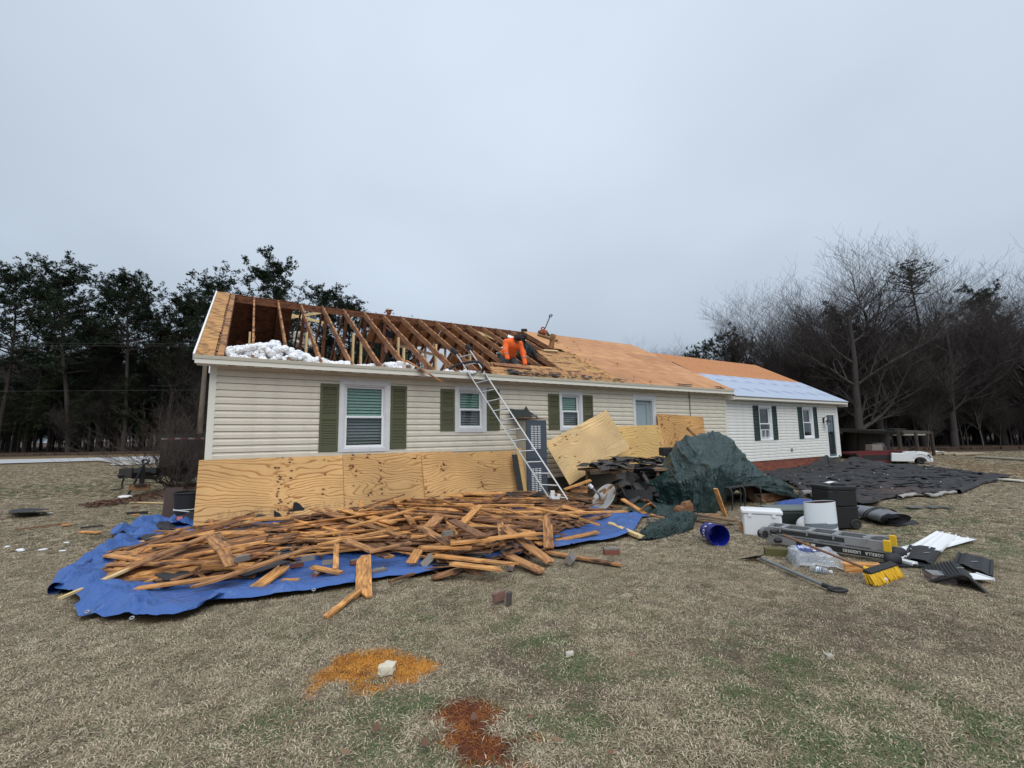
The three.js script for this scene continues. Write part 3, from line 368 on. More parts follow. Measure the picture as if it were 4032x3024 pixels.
// ---------- sheets, tarps ----------
const proj = (p) => { const d = p.clone().sub(CAM), w = d.dot(FW); return [2016 + d.dot(RT) / w * FOCAL, 1512 - d.dot(UPV) / w * FOCAL]; };
// a surface through rows of [x, y, depth]: control points given where they stand, then wrinkled along its normals
function patch(rows, f, nu, nv, wrinkle, smooth = 0.55, uvs = 1) {
  const P = rows.map((r) => r.map((q) => q.isVector3 ? q : AT(f(q[0], q[1]), q[2]))), R = P.length, C = P[0].length;
  const cr = (a, b, c, d, t) => { const l = b.clone().lerp(c, t), s = V3(); for (const k of 'xyz') s[k] = 0.5 * (2 * b[k] + (c[k] - a[k]) * t + (2 * a[k] - 5 * b[k] + 4 * c[k] - d[k]) * t * t + (3 * b[k] - a[k] - 3 * c[k] + d[k]) * t * t * t); return l.lerp(s, smooth); };
  const at = (r, t) => { const i = Math.min(C - 2, Math.floor(t)), g = (k) => P[r][clamp(k, 0, C - 1)]; return cr(g(i - 1), g(i), g(i + 1), g(i + 2), t - i); };
  const pos = [], uv = [], idx = [];
  for (let j = 0; j <= nv; j++) { const tv = j / nv * (R - 1), i = Math.min(R - 2, Math.floor(tv)), g = (k) => clamp(k, 0, R - 1); for (let k = 0; k <= nu; k++) { const tu = k / nu * (C - 1), p = cr(at(g(i - 1), tu), at(g(i), tu), at(g(i + 1), tu), at(g(i + 2), tu), tv - i); pos.push(p.x, p.y, p.z); uv.push(tu * uvs, tv * uvs); } }
  for (let j = 0; j < nv; j++) for (let k = 0; k < nu; k++) { const a = j * (nu + 1) + k, b = a + 1, c = a + nu + 1, d = c + 1; idx.push(a, b, c, b, d, c); }
  const g = new THREE.BufferGeometry(); g.setAttribute('position', new THREE.Float32BufferAttribute(pos, 3)); g.setAttribute('uv', new THREE.Float32BufferAttribute(uv, 2)); g.setIndex(idx); g.computeVertexNormals();
  if (wrinkle) { const A = g.attributes.position, N = g.attributes.normal, v = V3(); for (let i = 0; i < A.count; i++) { v.fromBufferAttribute(A, i); const w = wrinkle(v, uv[i * 2] / uvs, uv[i * 2 + 1] / uvs); A.setXYZ(i, v.x + N.getX(i) * w, Math.max(0.004, v.y + N.getY(i) * w), v.z + N.getZ(i) * w); } g.computeVertexNormals(); }
  return g;
}
// a sheet lying on the ground inside an outline, with its own relief
function sheet(outline, centre, nr, na, height) {
  const n = outline.length, len = [0]; for (let i = 0; i < n; i++) len.push(len[i] + outline[i].distanceTo(outline[(i + 1) % n]));
  const pos = [], uv = [], idx = [];
  for (let j = 0; j <= nr; j++) { const t = Math.pow(j / nr, 0.8); for (let k = 0; k < na; k++) { const s = k / na * len[n]; let i = 0; while (len[i + 1] < s) i++; const e = outline[i].clone().lerp(outline[(i + 1) % n], (s - len[i]) / (len[i + 1] - len[i])), p = centre.clone().lerp(e, t); pos.push(p.x, height(p.x, p.z, t), p.z); uv.push(p.x / 0.7, p.z / 0.7); } }
  for (let j = 0; j < nr; j++) for (let k = 0; k < na; k++) { const a = j * na + k, b = j * na + (k + 1) % na, c = a + na, d = b + na; idx.push(a, b, c, b, d, c); }
  const g = new THREE.BufferGeometry(); g.setAttribute('position', new THREE.Float32BufferAttribute(pos, 3)); g.setAttribute('uv', new THREE.Float32BufferAttribute(uv, 2)); g.setIndex(idx); g.computeVertexNormals(); return g;
}
const tarpMat = (c, more = {}) => mat(c, 0.42, { bumpMap: T.crumple, bumpScale: 0.02, ...more });
const blueT = tarpMat(L(0.042, 0.112, 0.34)), darkBlueT = tarpMat(L(0.012, 0.035, 0.19), { roughness: 0.35 }), greenT = tarpMat(L(0.015, 0.036, 0.034), { roughness: 0.34, bumpScale: 0.03 });
const folds = (x, z, s) => { const a = 0.6 + s, u = x * Math.cos(a) + z * Math.sin(a), v = -x * Math.sin(a) + z * Math.cos(a); return ridged(u * 2.2 + 0.5 * noise(x * 2, z * 2, s), v * 0.8, s, 3) ** 3; };
{
  const c = V3(1.6, 0, 2.9), t = thing('tarp', 'bright blue tarpaulin spread on the grass under the heap of broken planks', 'tarp');
  mesh('sheet', sheet(blueOutline, c, 70, 640, (x, z, t) => { const e = sstep(0.80, 0.95, t), l = sstep(0.2, -1.2, x); return 0.012 + 0.075 * folds(x, z, 1) * (0.4 + 0.6 * l) + 0.03 * folds(z * 1.7, x * 1.7, 5) + e * (0.03 + (0.05 + 0.14 * l) * folds(x * 1.6, z * 1.6, 3)) * (1 - 0.7 * sstep(0.965, 1, t)) + 0.012 * fbm(x * 9, z * 9, 3, 2); }), blueT, t);
  for (const q of [[318, 833], [355, 1043], [680, 1088], [2000, 882]]) { const p = G(W4(...q), 0.06), e = mesh('eyelet', new THREE.TorusGeometry(0.014, 0.005, 6, 14).rotateX(-1.1), M.alu, t); e.position.copy(p); e.position.y = 0.075; }
  // a rolled, bunched stretch along the left edge
  const pts = [[110, 870], [180, 790], [300, 710], [450, 620], [580, 560], [720, 500], [660, 470], [800, 420]].map((q) => G(W4(...q), 0.05));
  mesh('bunched_edge', warp(tube(pts, 0.055, 26, 220), (v) => { const k = 0.085 * (ridged(v.x * 4.5, v.z * 4.5, v.y * 5, 3) - 0.55); v.x += k * 0.8; v.z += k * 0.6; v.y = Math.max(0.01, v.y * 0.95 + k * 0.9); }), blueT, t);
}
const pack = (name, label, cat, rows, f, nu, nv, m, amp, freq, uvs = 1, group) => { const g = patch(rows, f, nu, nv, (v) => amp * (ridged(v.x * freq, v.z * freq, v.y * freq, 3) - 0.6) + amp * 0.4 * (ridged(v.x * freq * 2.7, v.y * freq * 2.7, v.z * freq, 2) - 0.6), 0.6, uvs); return solo(name, g, m, label, cat, group); };
// back edge of a draped shape: behind its top row and down on the ground
const back = (rows, f, far, y = 0.02) => rows[rows.length - 1].map((q) => { const p = AT(f(q[0], q[1]), q[2]); p.addScaledVector(V3(FW.x, 0, FW.z).normalize(), far); p.y = Math.max(y, p.y * 0.15); return p; });
{
  const rows = [
    [[235, 790, 9.9], [380, 850, 9.5], [560, 898, 9.15], [700, 932, 8.8], [830, 972, 8.5], [960, 962, 8.6], [1040, 890, 9.1], [1088, 800, 9.4], [1200, 712, 9.4], [1400, 705, 9.5], [1600, 765, 9.7], [1812, 838, 9.95]],
    [[220, 700, 10.0], [340, 645, 9.75], [575, 655, 9.05], [720, 595, 8.85], [900, 520, 8.65], [992, 488, 8.6], [1060, 570, 8.95], [1150, 645, 9.3], [1260, 622, 9.5], [1420, 645, 9.65], [1620, 715, 9.8], [1812, 832, 9.97]],
    [[240, 640, 10.2], [375, 592, 10.0], [520, 560, 9.6], [680, 478, 9.4], [850, 420, 9.3], [985, 440, 9.25], [1080, 470, 9.35], [1200, 530, 9.5], [1330, 582, 9.7], [1480, 622, 9.9], [1650, 692, 10.0], [1814, 828, 9.98]],
    [[330, 610, 10.4], [400, 480, 10.3], [500, 345, 10.2], [610, 272, 10.0], [800, 270, 9.9], [960, 272, 9.9], [1130, 305, 10.0], [1250, 432, 10.1], [1340, 505, 10.2], [1490, 600, 10.2], [1660, 672, 10.1], [1816, 822, 10.0]],
    [[420, 480, 10.8], [480, 380, 10.8], [560, 262, 10.7], [700, 182, 10.6], [850, 138, 10.6], [960, 145, 10.6], [1070, 188, 10.6], [1170, 325, 10.7], [1320, 470, 10.6], [1500, 588, 10.4], [1680, 658, 10.2], [1818, 818, 10.05]]];
  const all = [...rows, back(rows, W6, 0.7)];
  const g = patch(all, W6, 260, 150, (v, u, w) => { const hang = sstep(2.2, 0.3, w); return 0.09 * (ridged(u * 1.3 + w * 0.7, w * 0.5 - u * 0.2, 3, 3) ** 3 - 0.25) + 0.022 * hang * (ridged(u * 1.9, w * 0.4, 8, 2) ** 2 - 0.4) + 0.06 * (ridged(u * 0.9 - w * 0.9, u * 0.3 + w * 0.5, 14, 2) ** 4 - 0.2) + 0.032 * (ridged(v.x * 2.6 + v.y, v.z * 2 - v.y * 2, 5, 3) ** 2 - 0.4) + 0.02 * (ridged(v.x * 9, v.y * 9, v.z * 9, 2) - 0.5); }, 0.35, 0.8);
  solo('tarp', g, greenT, 'big dark green tarpaulin draped over a heap of furniture beside the house', 'tarp');
  pack('tarp', 'crumpled dark green tarp end lying on the grass left of the blue bucket', 'tarp', [[[170, 1265, 6.4], [260, 1240, 6.4], [400, 1225, 6.5], [560, 1195, 6.7], [680, 1140, 7.0], [740, 1080, 7.4]], [[180, 1215, 6.5], [270, 1150, 6.55], [420, 1130, 6.65], [560, 1110, 6.85], [690, 1060, 7.1], [752, 1030, 7.5]], [[230, 1170, 6.8], [330, 1095, 6.85], [480, 1020, 7.0], [600, 985, 7.2], [700, 985, 7.4], [745, 1010, 7.6]], [[380, 1100, 7.5], [450, 1060, 7.5], [530, 1010, 7.6], [620, 985, 7.7], [690, 985, 7.8], [735, 1005, 7.8]]], W6, 120, 80, greenT, 0.15, 4.6);
  pack('tarp', 'green tarp skirt trailing over the wood scraps in front of the green heap', 'tarp', [[[40, 935, 8.6], [150, 960, 8.4], [300, 990, 8.2], [450, 1000, 8.1], [540, 1000, 8.1], [620, 985, 8.2]], [[100, 905, 9], [220, 890, 8.9], [330, 900, 8.7], [470, 905, 8.6], [560, 930, 8.5], [640, 930, 8.5]], [[210, 830, 9.7], [330, 855, 9.5], [430, 880, 9.3], [560, 895, 9.15], [680, 930, 8.9], [760, 950, 8.7]]], W6, 90, 50, greenT, 0.1, 4.6);
  pack('tarp', 'rumpled dark blue tarp bundle behind the white sheet metal drum', 'tarp', [[[290, 545, 8.2], [380, 565, 8.0], [520, 585, 7.9], [700, 590, 7.9], [860, 590, 8.0], [1010, 560, 8.4]], [[300, 525, 8.4], [370, 470, 8.3], [520, 475, 8.2], [700, 480, 8.2], [860, 490, 8.3], [1000, 500, 8.6]], [[340, 520, 8.8], [410, 450, 8.7], [500, 425, 8.7], [690, 405, 8.7], [850, 420, 8.8], [960, 428, 8.9]], [[380, 515, 9.2], [440, 470, 9.2], [540, 440, 9.2], [690, 425, 9.2], [850, 430, 9.2], [960, 440, 9.2]]], W14, 110, 60, tarpMat(L(0.02, 0.058, 0.26)), 0.10, 4.2);
}
// roofing felt spread over the yard on the right
{
  const t = thing('roofing_felt', 'dark roofing felt and shingle litter spread over the yard by the addition', 'roofing felt');
  const mound = G(W10(200, 930)), c = feltOutline.reduce((a, p) => a.add(p), V3()).divideScalar(feltOutline.length);
  const hg = (x, z, t) => { const d2 = (x - mound.x) ** 2 + (z - mound.z) ** 2; return 0.02 + 0.42 * Math.exp(-d2 / 1.6) * (0.8 + 0.3 * ridged(x * 1.4, z * 1.4, 2, 3)) + 0.09 * ridged(x * 1.1 + z * 0.3, z * 2.8 - x * 0.6, 6, 3) ** 3 + 0.03 * fbm(x * 5, z * 5, 1, 3) + 0.05 * sstep(0.93, 0.99, t) * ridged(x * 2, z * 2, 4, 2) - 0.04 * sstep(0.985, 1, t); };
  const g = tint(sheet(feltOutline, c, 110, 520, hg), (x, y, z) => { const b = sstep(0.42, 0.6, fbm(x * 0.5 + 3, z * 0.8, 5, 3)) * sstep(3.4, 5.0, z) * sstep(18, 13, x), n = 0.7 + 0.6 * fbm(x * 3, z * 3, 2, 4); return [(0.036 + 0.05 * b) * n, (0.036 + 0.022 * b) * n, (0.040 + 0.012 * b) * n]; });
  mesh('sheet', g, mat(L(1, 1, 1), 0.85, { vertexColors: true, map: T.felt, bumpMap: T.crumple, bumpScale: 0.03 }), t);
  const hem = (pts, r) => warp(tube(pts.map((q) => G(W10(...q), 0.04)), r, 8, 60), (v) => { v.y = Math.max(0.01, v.y * 0.7 + 0.05 * ridged(v.x * 4, v.z * 4, 1, 2)); });
  mesh('turned_edge', hem([[860, 1275], [930, 1255], [1040, 1245], [1150, 1240], [1230, 1262], [1330, 1230], [1460, 1220]], 0.05), mat(S(150, 148, 142), 0.7), t);
  mesh('turned_edge', hem([[1130, 950], [1300, 965], [1500, 990], [1740, 1025]], 0.08), M.felt, t); mesh('turned_edge', hem([[1480, 1215], [1660, 1145], [1740, 1110], [1890, 1085]], 0.09), M.felt, t);
  const r = rng(41), strips = [];
  for (let i = 0; i < 300; i++) { const p = G(W10(-600 + r() * 2400, 950 + r() * 330)); if (!inside(p, feltOutline)) continue; const l = 0.2 + r() * 0.7, w = 0.04 + r() * 0.14; strips.push(warp(new THREE.BoxGeometry(l, 0.006, w, 4, 1, 1), (v) => { v.y += 0.05 * (v.x / l) ** 2 * (i % 3); }).rotateX((r() - 0.5) * 0.12).rotateZ((r() - 0.5) * 0.08).rotateY(r() * 6.28).translate(p.x, hg(p.x, p.z, 0.5) + 0.008 + r() * 0.015, p.z)); }
  const s = solo('shingle_litter', strips, M.felt, 'torn dark shingle scraps littering the roofing felt', 'shingles'); s.userData.kind = 'stuff';
  const chips = []; for (let i = 0; i < 26; i++) { const p = G(W10(-500 + r() * 2000, 960 + r() * 300)); if (inside(p, feltOutline)) chips.push(new THREE.IcosahedronGeometry(0.01 + r() * 0.015).scale(1, 0.5, 1).translate(p.x, hg(p.x, p.z, 0.5) + 0.05, p.z)); }
  const cs = solo('pale_chips', chips, M.whiteP, 'small pale chips scattered over the dark felt', 'debris'); cs.userData.kind = 'stuff';
}

// ---------- plywood ----------
function plySheet(label, o, X, Y, w, h, tex, tintC = L(1, 1, 1)) {   // o = lower left corner, X along the width, Y up the sheet
  const t = thing('plywood_sheet', label, 'plywood', o), Zr = V3().crossVectors(X, Y).normalize();
  const g = new THREE.BoxGeometry(w, h, 0.012), U = g.attributes.uv, P = g.attributes.position; for (let i = 0; i < P.count; i++) U.setXY(i, (P.getX(i) / w + 0.5) * w / 2.44, (P.getY(i) / h + 0.5) * h / 1.22);
  g.translate(w / 2, h / 2, 0); const q = new THREE.Quaternion().setFromRotationMatrix(new THREE.Matrix4().makeBasis(X, Y, Zr)); g.applyQuaternion(q);
  const a = mesh('panel', g, mat(tintC, 0.75, { map: tex }), t); return t;
}
const leanOn = (label, x, w, z0, z1, tex, yaw = 0, tc, y0 = 0.0) => { const Y = V3(0, 1.16, z1 - z0).normalize(), X = V3(Math.cos(yaw), 0, -Math.sin(yaw)); Y.addScaledVector(X, -Y.dot(X)).normalize(); return plySheet(label, V3(x, y0, z0), X, Y, w, 1.22, tex, tc); };
leanOn('plywood sheet with printed grade stamps, leftmost against the cream siding', -0.66, 2.44, 0.45, 0.07, T.plyA);
leanOn('plywood sheet standing under the large window, half covered at its right end', 1.79, 2.44, 0.40, 0.06, T.plyB);
leanOn('plywood sheet right of the large window, overlapping its neighbour', 3.47, 2.43, 0.46, 0.10, T.plyC, 0.0, undefined, -0.03);
{ const p = [[1195, 918], [1380, 1160], [835, 1110], [1000, 1400]].map((q, i) => WZ(W2(...q), [0.35, 0.75, 0.45, 0.85][i])); const X = p[0].clone().sub(p[2]).normalize(), Y0 = p[2].clone().sub(p[3]).normalize(), Y = Y0.addScaledVector(X, -Y0.dot(X)).normalize(); plySheet('plywood sheet tilted diagonally across the wall beside the grey cabinet', p[3].clone().add(V3(0, 0, 0)), X, Y, 2.44, 1.22, T.plyD); }
{ const p = [[1245, 975], [1615, 958], [1695, 1195], [1235, 1280]].map((q) => WZ(W2(...q), 0.16)); plySheet('plywood sheet set behind the diagonal one under the grey door', p[3].clone().setZ(0.34), V3(1, 0.03, 0).normalize(), V3(-0.01, 1, -0.16).normalize(), 2.5, 1.2, T.plyE, L(1.03, 1.03, 1)); }
plySheet('tallest plywood sheet behind the green tarp with a leaning right edge', V3(11.24, 0.83, 0.22), V3(0.998, -0.05, 0).normalize(), V3(0.02, 1, -0.1).normalize(), 2.3, 1.32, T.plyB, L(1.04, 1.0, 0.94));
plySheet('narrow plywood offcut standing between the cabinet and the third sheet', V3(5.93, 0.0, 0.52), V3(1, 0, 0), V3(-0.1, 1.1, -0.25).normalize(), 0.40, 1.22, T.plyE, L(0.95, 0.93, 0.9));
solo('gap_shade_strip', bar(WZ(W2(600, 1180), 0.30), WZ(W2(650, 1470), 0.60), 0.16, 0.01, V3(0, 0.3, 1)), M.black, 'black strip standing for the shaded gap beside the third plywood sheet', 'sheeting');  // dark strip painted in for the shade of the gap
function scrap(label, pts, f, z, m, name = 'felt_scrap', cat = 'felt scrap') { const p = pts.map((q) => f.z ? q : WZ(f(...q), z)), s = new THREE.Shape(p.map((v) => new THREE.Vector2(v.x, v.y))), g = new THREE.ExtrudeGeometry(s, { depth: 0.004, bevelEnabled: false }); g.translate(0, 0, z); return solo(name, g, m, label, cat); }
{ const wA = win(700, 1750, 600); scrap('black torn felt scrap with a ragged outline stuck on the first plywood sheet', [[1608, 945], [1668, 940], [1680, 840], [1725, 835], [1780, 870], [1800, 900], [1840, 925], [1830, 965], [1795, 975], [1808, 1000], [1800, 1040], [1620, 1060], [1600, 1010]], wA, 0.40, M.blackM); scrap('black pointed felt scrap at the foot of the first plywood sheet', [[1392, 955], [1480, 1000], [1550, 1105], [1405, 1100]], wA, 0.46, M.blackM); }

// ---------- grey cabinet ----------
{
  const t = thing('air_handler_cabinet', 'tall grey metal heating cabinet with slotted vents against the siding', 'cabinet', [6.05, 0, 0.03]), gm = mat(S(78, 86, 96), 0.5, { metalness: 0.2 });
  mesh('front', [bx(0.60, 1.86, 0.02, [0.31, 0.96, 0.47]), bx(0.02, 1.86, 0.03, [0.01, 0.96, 0.46])], gm, t); mesh('shell', [bx(0.02, 1.84, 0.45, [0.01, 0.95, 0.225]), bx(0.02, 1.84, 0.45, [0.60, 0.95, 0.225]), bx(0.61, 0.02, 0.46, [0.305, 1.88, 0.23]), bx(0.6, 1.84, 0.01, [0.305, 0.95, 0.01])], mat(S(176, 172, 156), 0.55), t);
  for (const [y0, y1] of [[1.17, 1.74], [0.12, 0.68]]) for (const x of [0.17, 0.275, 0.38]) for (let k = 0; k < 13; k++) { const s = mesh('vent_slot', bx(0.078, 0.020, 0.004), M.whiteP, t); s.position.set(x, y1 - k * (y1 - y0) / 12.5, 0.483); }
  mesh('seam', [bx(0.6, 0.008, 0.004, [0.31, 0.93, 0.482])], M.black, t);
  const c = thing('shingle_scrap', 'dark bent shingle scraps lying on top of the grey cabinet', 'shingles', [6.3, 1.92, 0.3]); mesh('scrap', warp(bx(0.85, 0.012, 0.5, [0, 0, 0]), (v) => { v.y += 0.03; }), M.wornw, c);
  const s = new THREE.Shape([[-0.42, 0], [-0.44, 0.26], [-0.1, 0.22], [0.02, 0.24], [0.1, 0.34], [0.17, 0.2], [0.42, 0.04], [0.40, 0]].map((q) => new THREE.Vector2(...q))); mesh('upright_scrap', new THREE.ExtrudeGeometry(s, { depth: 0.008, bevelEnabled: false }).rotateX(-0.25).translate(-0.1, 0.03, -0.1), mat(L(0.03, 0.036, 0.034), 0.85), c); mesh('vent_cap', [new THREE.CylinderGeometry(0.07, 0.09, 0.05, 14).translate(0.02, 0.06, 0.12), new THREE.CylinderGeometry(0.1, 0.1, 0.015, 14).translate(0.02, 0.09, 0.12)], M.aluDull, c);
}

// ---------- the leaning ladder ----------
{
  const t = thing('extension_ladder', 'aluminium extension ladder leaning on the eave with padded tips', 'ladder');
  const foot = [G(W2(872, 1530), 0.16), G(W2(1018, 1548), 0.12)], eave = [WZ(W2(268, 592), 0.40), WZ(W2(400, 604), 0.40)];
  const top = foot.map((f, i) => { let k = 1; while (proj(f.clone().lerp(eave[i], k))[1] > [1150 + 440 / 1.8433, 1150 + 412 / 1.8433][i] && k < 2) k += 0.005; return f.clone().lerp(eave[i], k); });
  const across = foot[1].clone().sub(foot[0]).normalize(), along = top[0].clone().sub(foot[0]).normalize(), face = V3().crossVectors(across, along).normalize();
  const channel = (a, b, side, off) => { const o = face.clone().multiplyScalar(off), A = a.clone().add(o), B = b.clone().add(o); return [bar(A, B, 0.07, 0.004, across), bar(A.clone().addScaledVector(face, 0.034).addScaledVector(across, -side * 0.012), B.clone().addScaledVector(face, 0.034).addScaledVector(across, -side * 0.012), 0.005, 0.026, across), bar(A.clone().addScaledVector(face, -0.034).addScaledVector(across, -side * 0.012), B.clone().addScaledVector(face, -0.034).addScaledVector(across, -side * 0.012), 0.005, 0.026, across)]; };
  for (const i of [0, 1]) { mesh('rail', channel(foot[i], top[i], i ? 1 : -1, 0), M.alu, t); mesh('fly_rail', channel(foot[i].clone().lerp(top[i], 0.12), foot[i].clone().lerp(top[i], 0.82), i ? 1 : -1, -0.075), M.aluDull, t); mesh('foot', bar(foot[i].clone().addScaledVector(along, 0.02), foot[i].clone().addScaledVector(along, 0.14), 0.09, 0.02, across), M.black, t); const e = mesh('tip_pad', new THREE.CapsuleGeometry(0.062, 0.14, 6, 12), M.blackM, t); e.position.copy(top[i]).addScaledVector(along, 0.02); e.quaternion.setFromUnitVectors(V3(0, 1, 0), along.clone().lerp(across, -0.35).normalize()); }
  for (let k = 1; k < 16; k++) { const a = foot[0].clone().lerp(top[0], (k - 0.45) / 15.2), b = foot[1].clone().lerp(top[1], (k - 0.45) / 15.2); mesh('rung', rod(a, b, 0.017, 0.017, 10), M.alu, t); }
  const q = [[112, 572], [150, 545], [215, 520], [300, 505], [350, 512], [372, 545], [366, 585]].map((p) => AT(W2(...p), depthOf(eave[0]) + 0.12)); mesh('stabiliser_bar', tube(q, 0.03, 10, 40), M.black, t);
}

// ---------- the heap of broken planks ----------
const woodM = [M.freshw, M.freshw, M.freshw, M.wornw, M.wornw, M.darkw, mat(L(1.08, 1.0, 0.9), 0.82, { map: T.worn }), mat(L(0.82, 0.74, 0.68), 0.88, { map: T.dark }), mat(L(1.12, 1.08, 0.98), 0.8, { map: T.fresh })];
function plankGeo(seed, l, w, th) {                        // a plank with snapped ends, its length along x
  const r = rng(seed), o = [], end = (x, dir) => { const n = 2 + Math.floor(r() * 4), snap = r() < 0.6 ? 0.02 + r() * 0.16 * Math.min(1, l) : 0.004, q = []; for (let i = 0; i <= n; i++) q.push([x + dir * snap * (r() - 0.3), -w / 2 + w * i / n]); return q; };
  for (const q of end(l / 2, 1)) o.push(q); for (const q of end(-l / 2, -1).reverse()) o.push(q);
  if (r() < 0.4) { const k = o.length - 1; o[k] = [o[k][0] + 0.2 * l * r(), o[k][1]]; }
  const s = new THREE.Shape(o.map((q) => new THREE.Vector2(...q))), g = new THREE.ExtrudeGeometry(s, { depth: th, bevelEnabled: false, steps: 1 }).rotateX(-Math.PI / 2).translate(0, -th / 2, 0);
  const U = g.attributes.uv, ou = r(), ov = r(); for (let i = 0; i < U.count; i++) U.setXY(i, U.getX(i) + ou, U.getY(i) + ov);
  const bow = (r() - 0.5) * 0.03 * l, tw = (r() - 0.5) * 0.2; return warp(g, (v) => { const t = v.x / l; v.y += bow * (t * t * 4 - 1) + v.z * Math.sin(tw * t); });
}
function plankAt(a, b, w, th, geo, m, label, group, name = 'broken_plank', cat = 'plank', roll = 0) {
  const o = solo(name, geo, m, label, cat, group), X = b.clone().sub(a), l = X.length(); X.normalize(); const Zr = V3().crossVectors(X, V3(0, 1, 0)).normalize(), Y = V3().crossVectors(Zr, X);
  o.quaternion.setFromRotationMatrix(new THREE.Matrix4().makeBasis(X, Y, Zr)); if (roll) o.rotateX(roll); o.position.copy(a).lerp(b, 0.5); return o;
}
const pilePx = [...[[160, 925], [420, 780], [470, 650], [760, 540], [880, 430], [1200, 430], [1250, 440]].map((q) => W4(...q)), ...[[100, 330], [300, 290], [640, 230], [900, 195], [1200, 175], [1560, 170], [1900, 200], [2000, 260], [2150, 300], [1960, 380], [1700, 480], [1640, 560], [1540, 650], [1300, 640], [1050, 700], [820, 720], [640, 600], [420, 600], [200, 540]].map((q) => W5(...q)), ...[[1820, 700], [1560, 800], [1240, 830], [900, 870], [600, 860]].map((q) => W4(...q))];
const pilePoly = pilePx.map((q) => ({ x: q[0], z: q[1] }));
const pileG = pilePx.map((q) => G(q));
const segDist = (p, poly, skip) => { let d = 9; for (let i = 0; i < poly.length; i++) { const a = poly[i], b = poly[(i + 1) % poly.length]; if (skip(a, b)) continue; const t = clamp(((p.x - a.x) * (b.x - a.x) + (p.z - a.z) * (b.z - a.z)) / ((b.x - a.x) ** 2 + (b.z - a.z) ** 2 || 1), 0, 1); d = Math.min(d, Math.hypot(p.x - a.x - (b.x - a.x) * t, p.z - a.z - (b.z - a.z) * t)); } return d; };
const heap = (p) => { const d = segDist(p, pileG, (a, b) => a.z < 1.9 && b.z < 1.9); return inside(p, pileG) ? (0.05 + 0.33 * (1 - Math.exp(-d / 0.8))) * (0.55 + 0.45 * sstep(-0.8, 1.2, p.x)) : 0.03; };
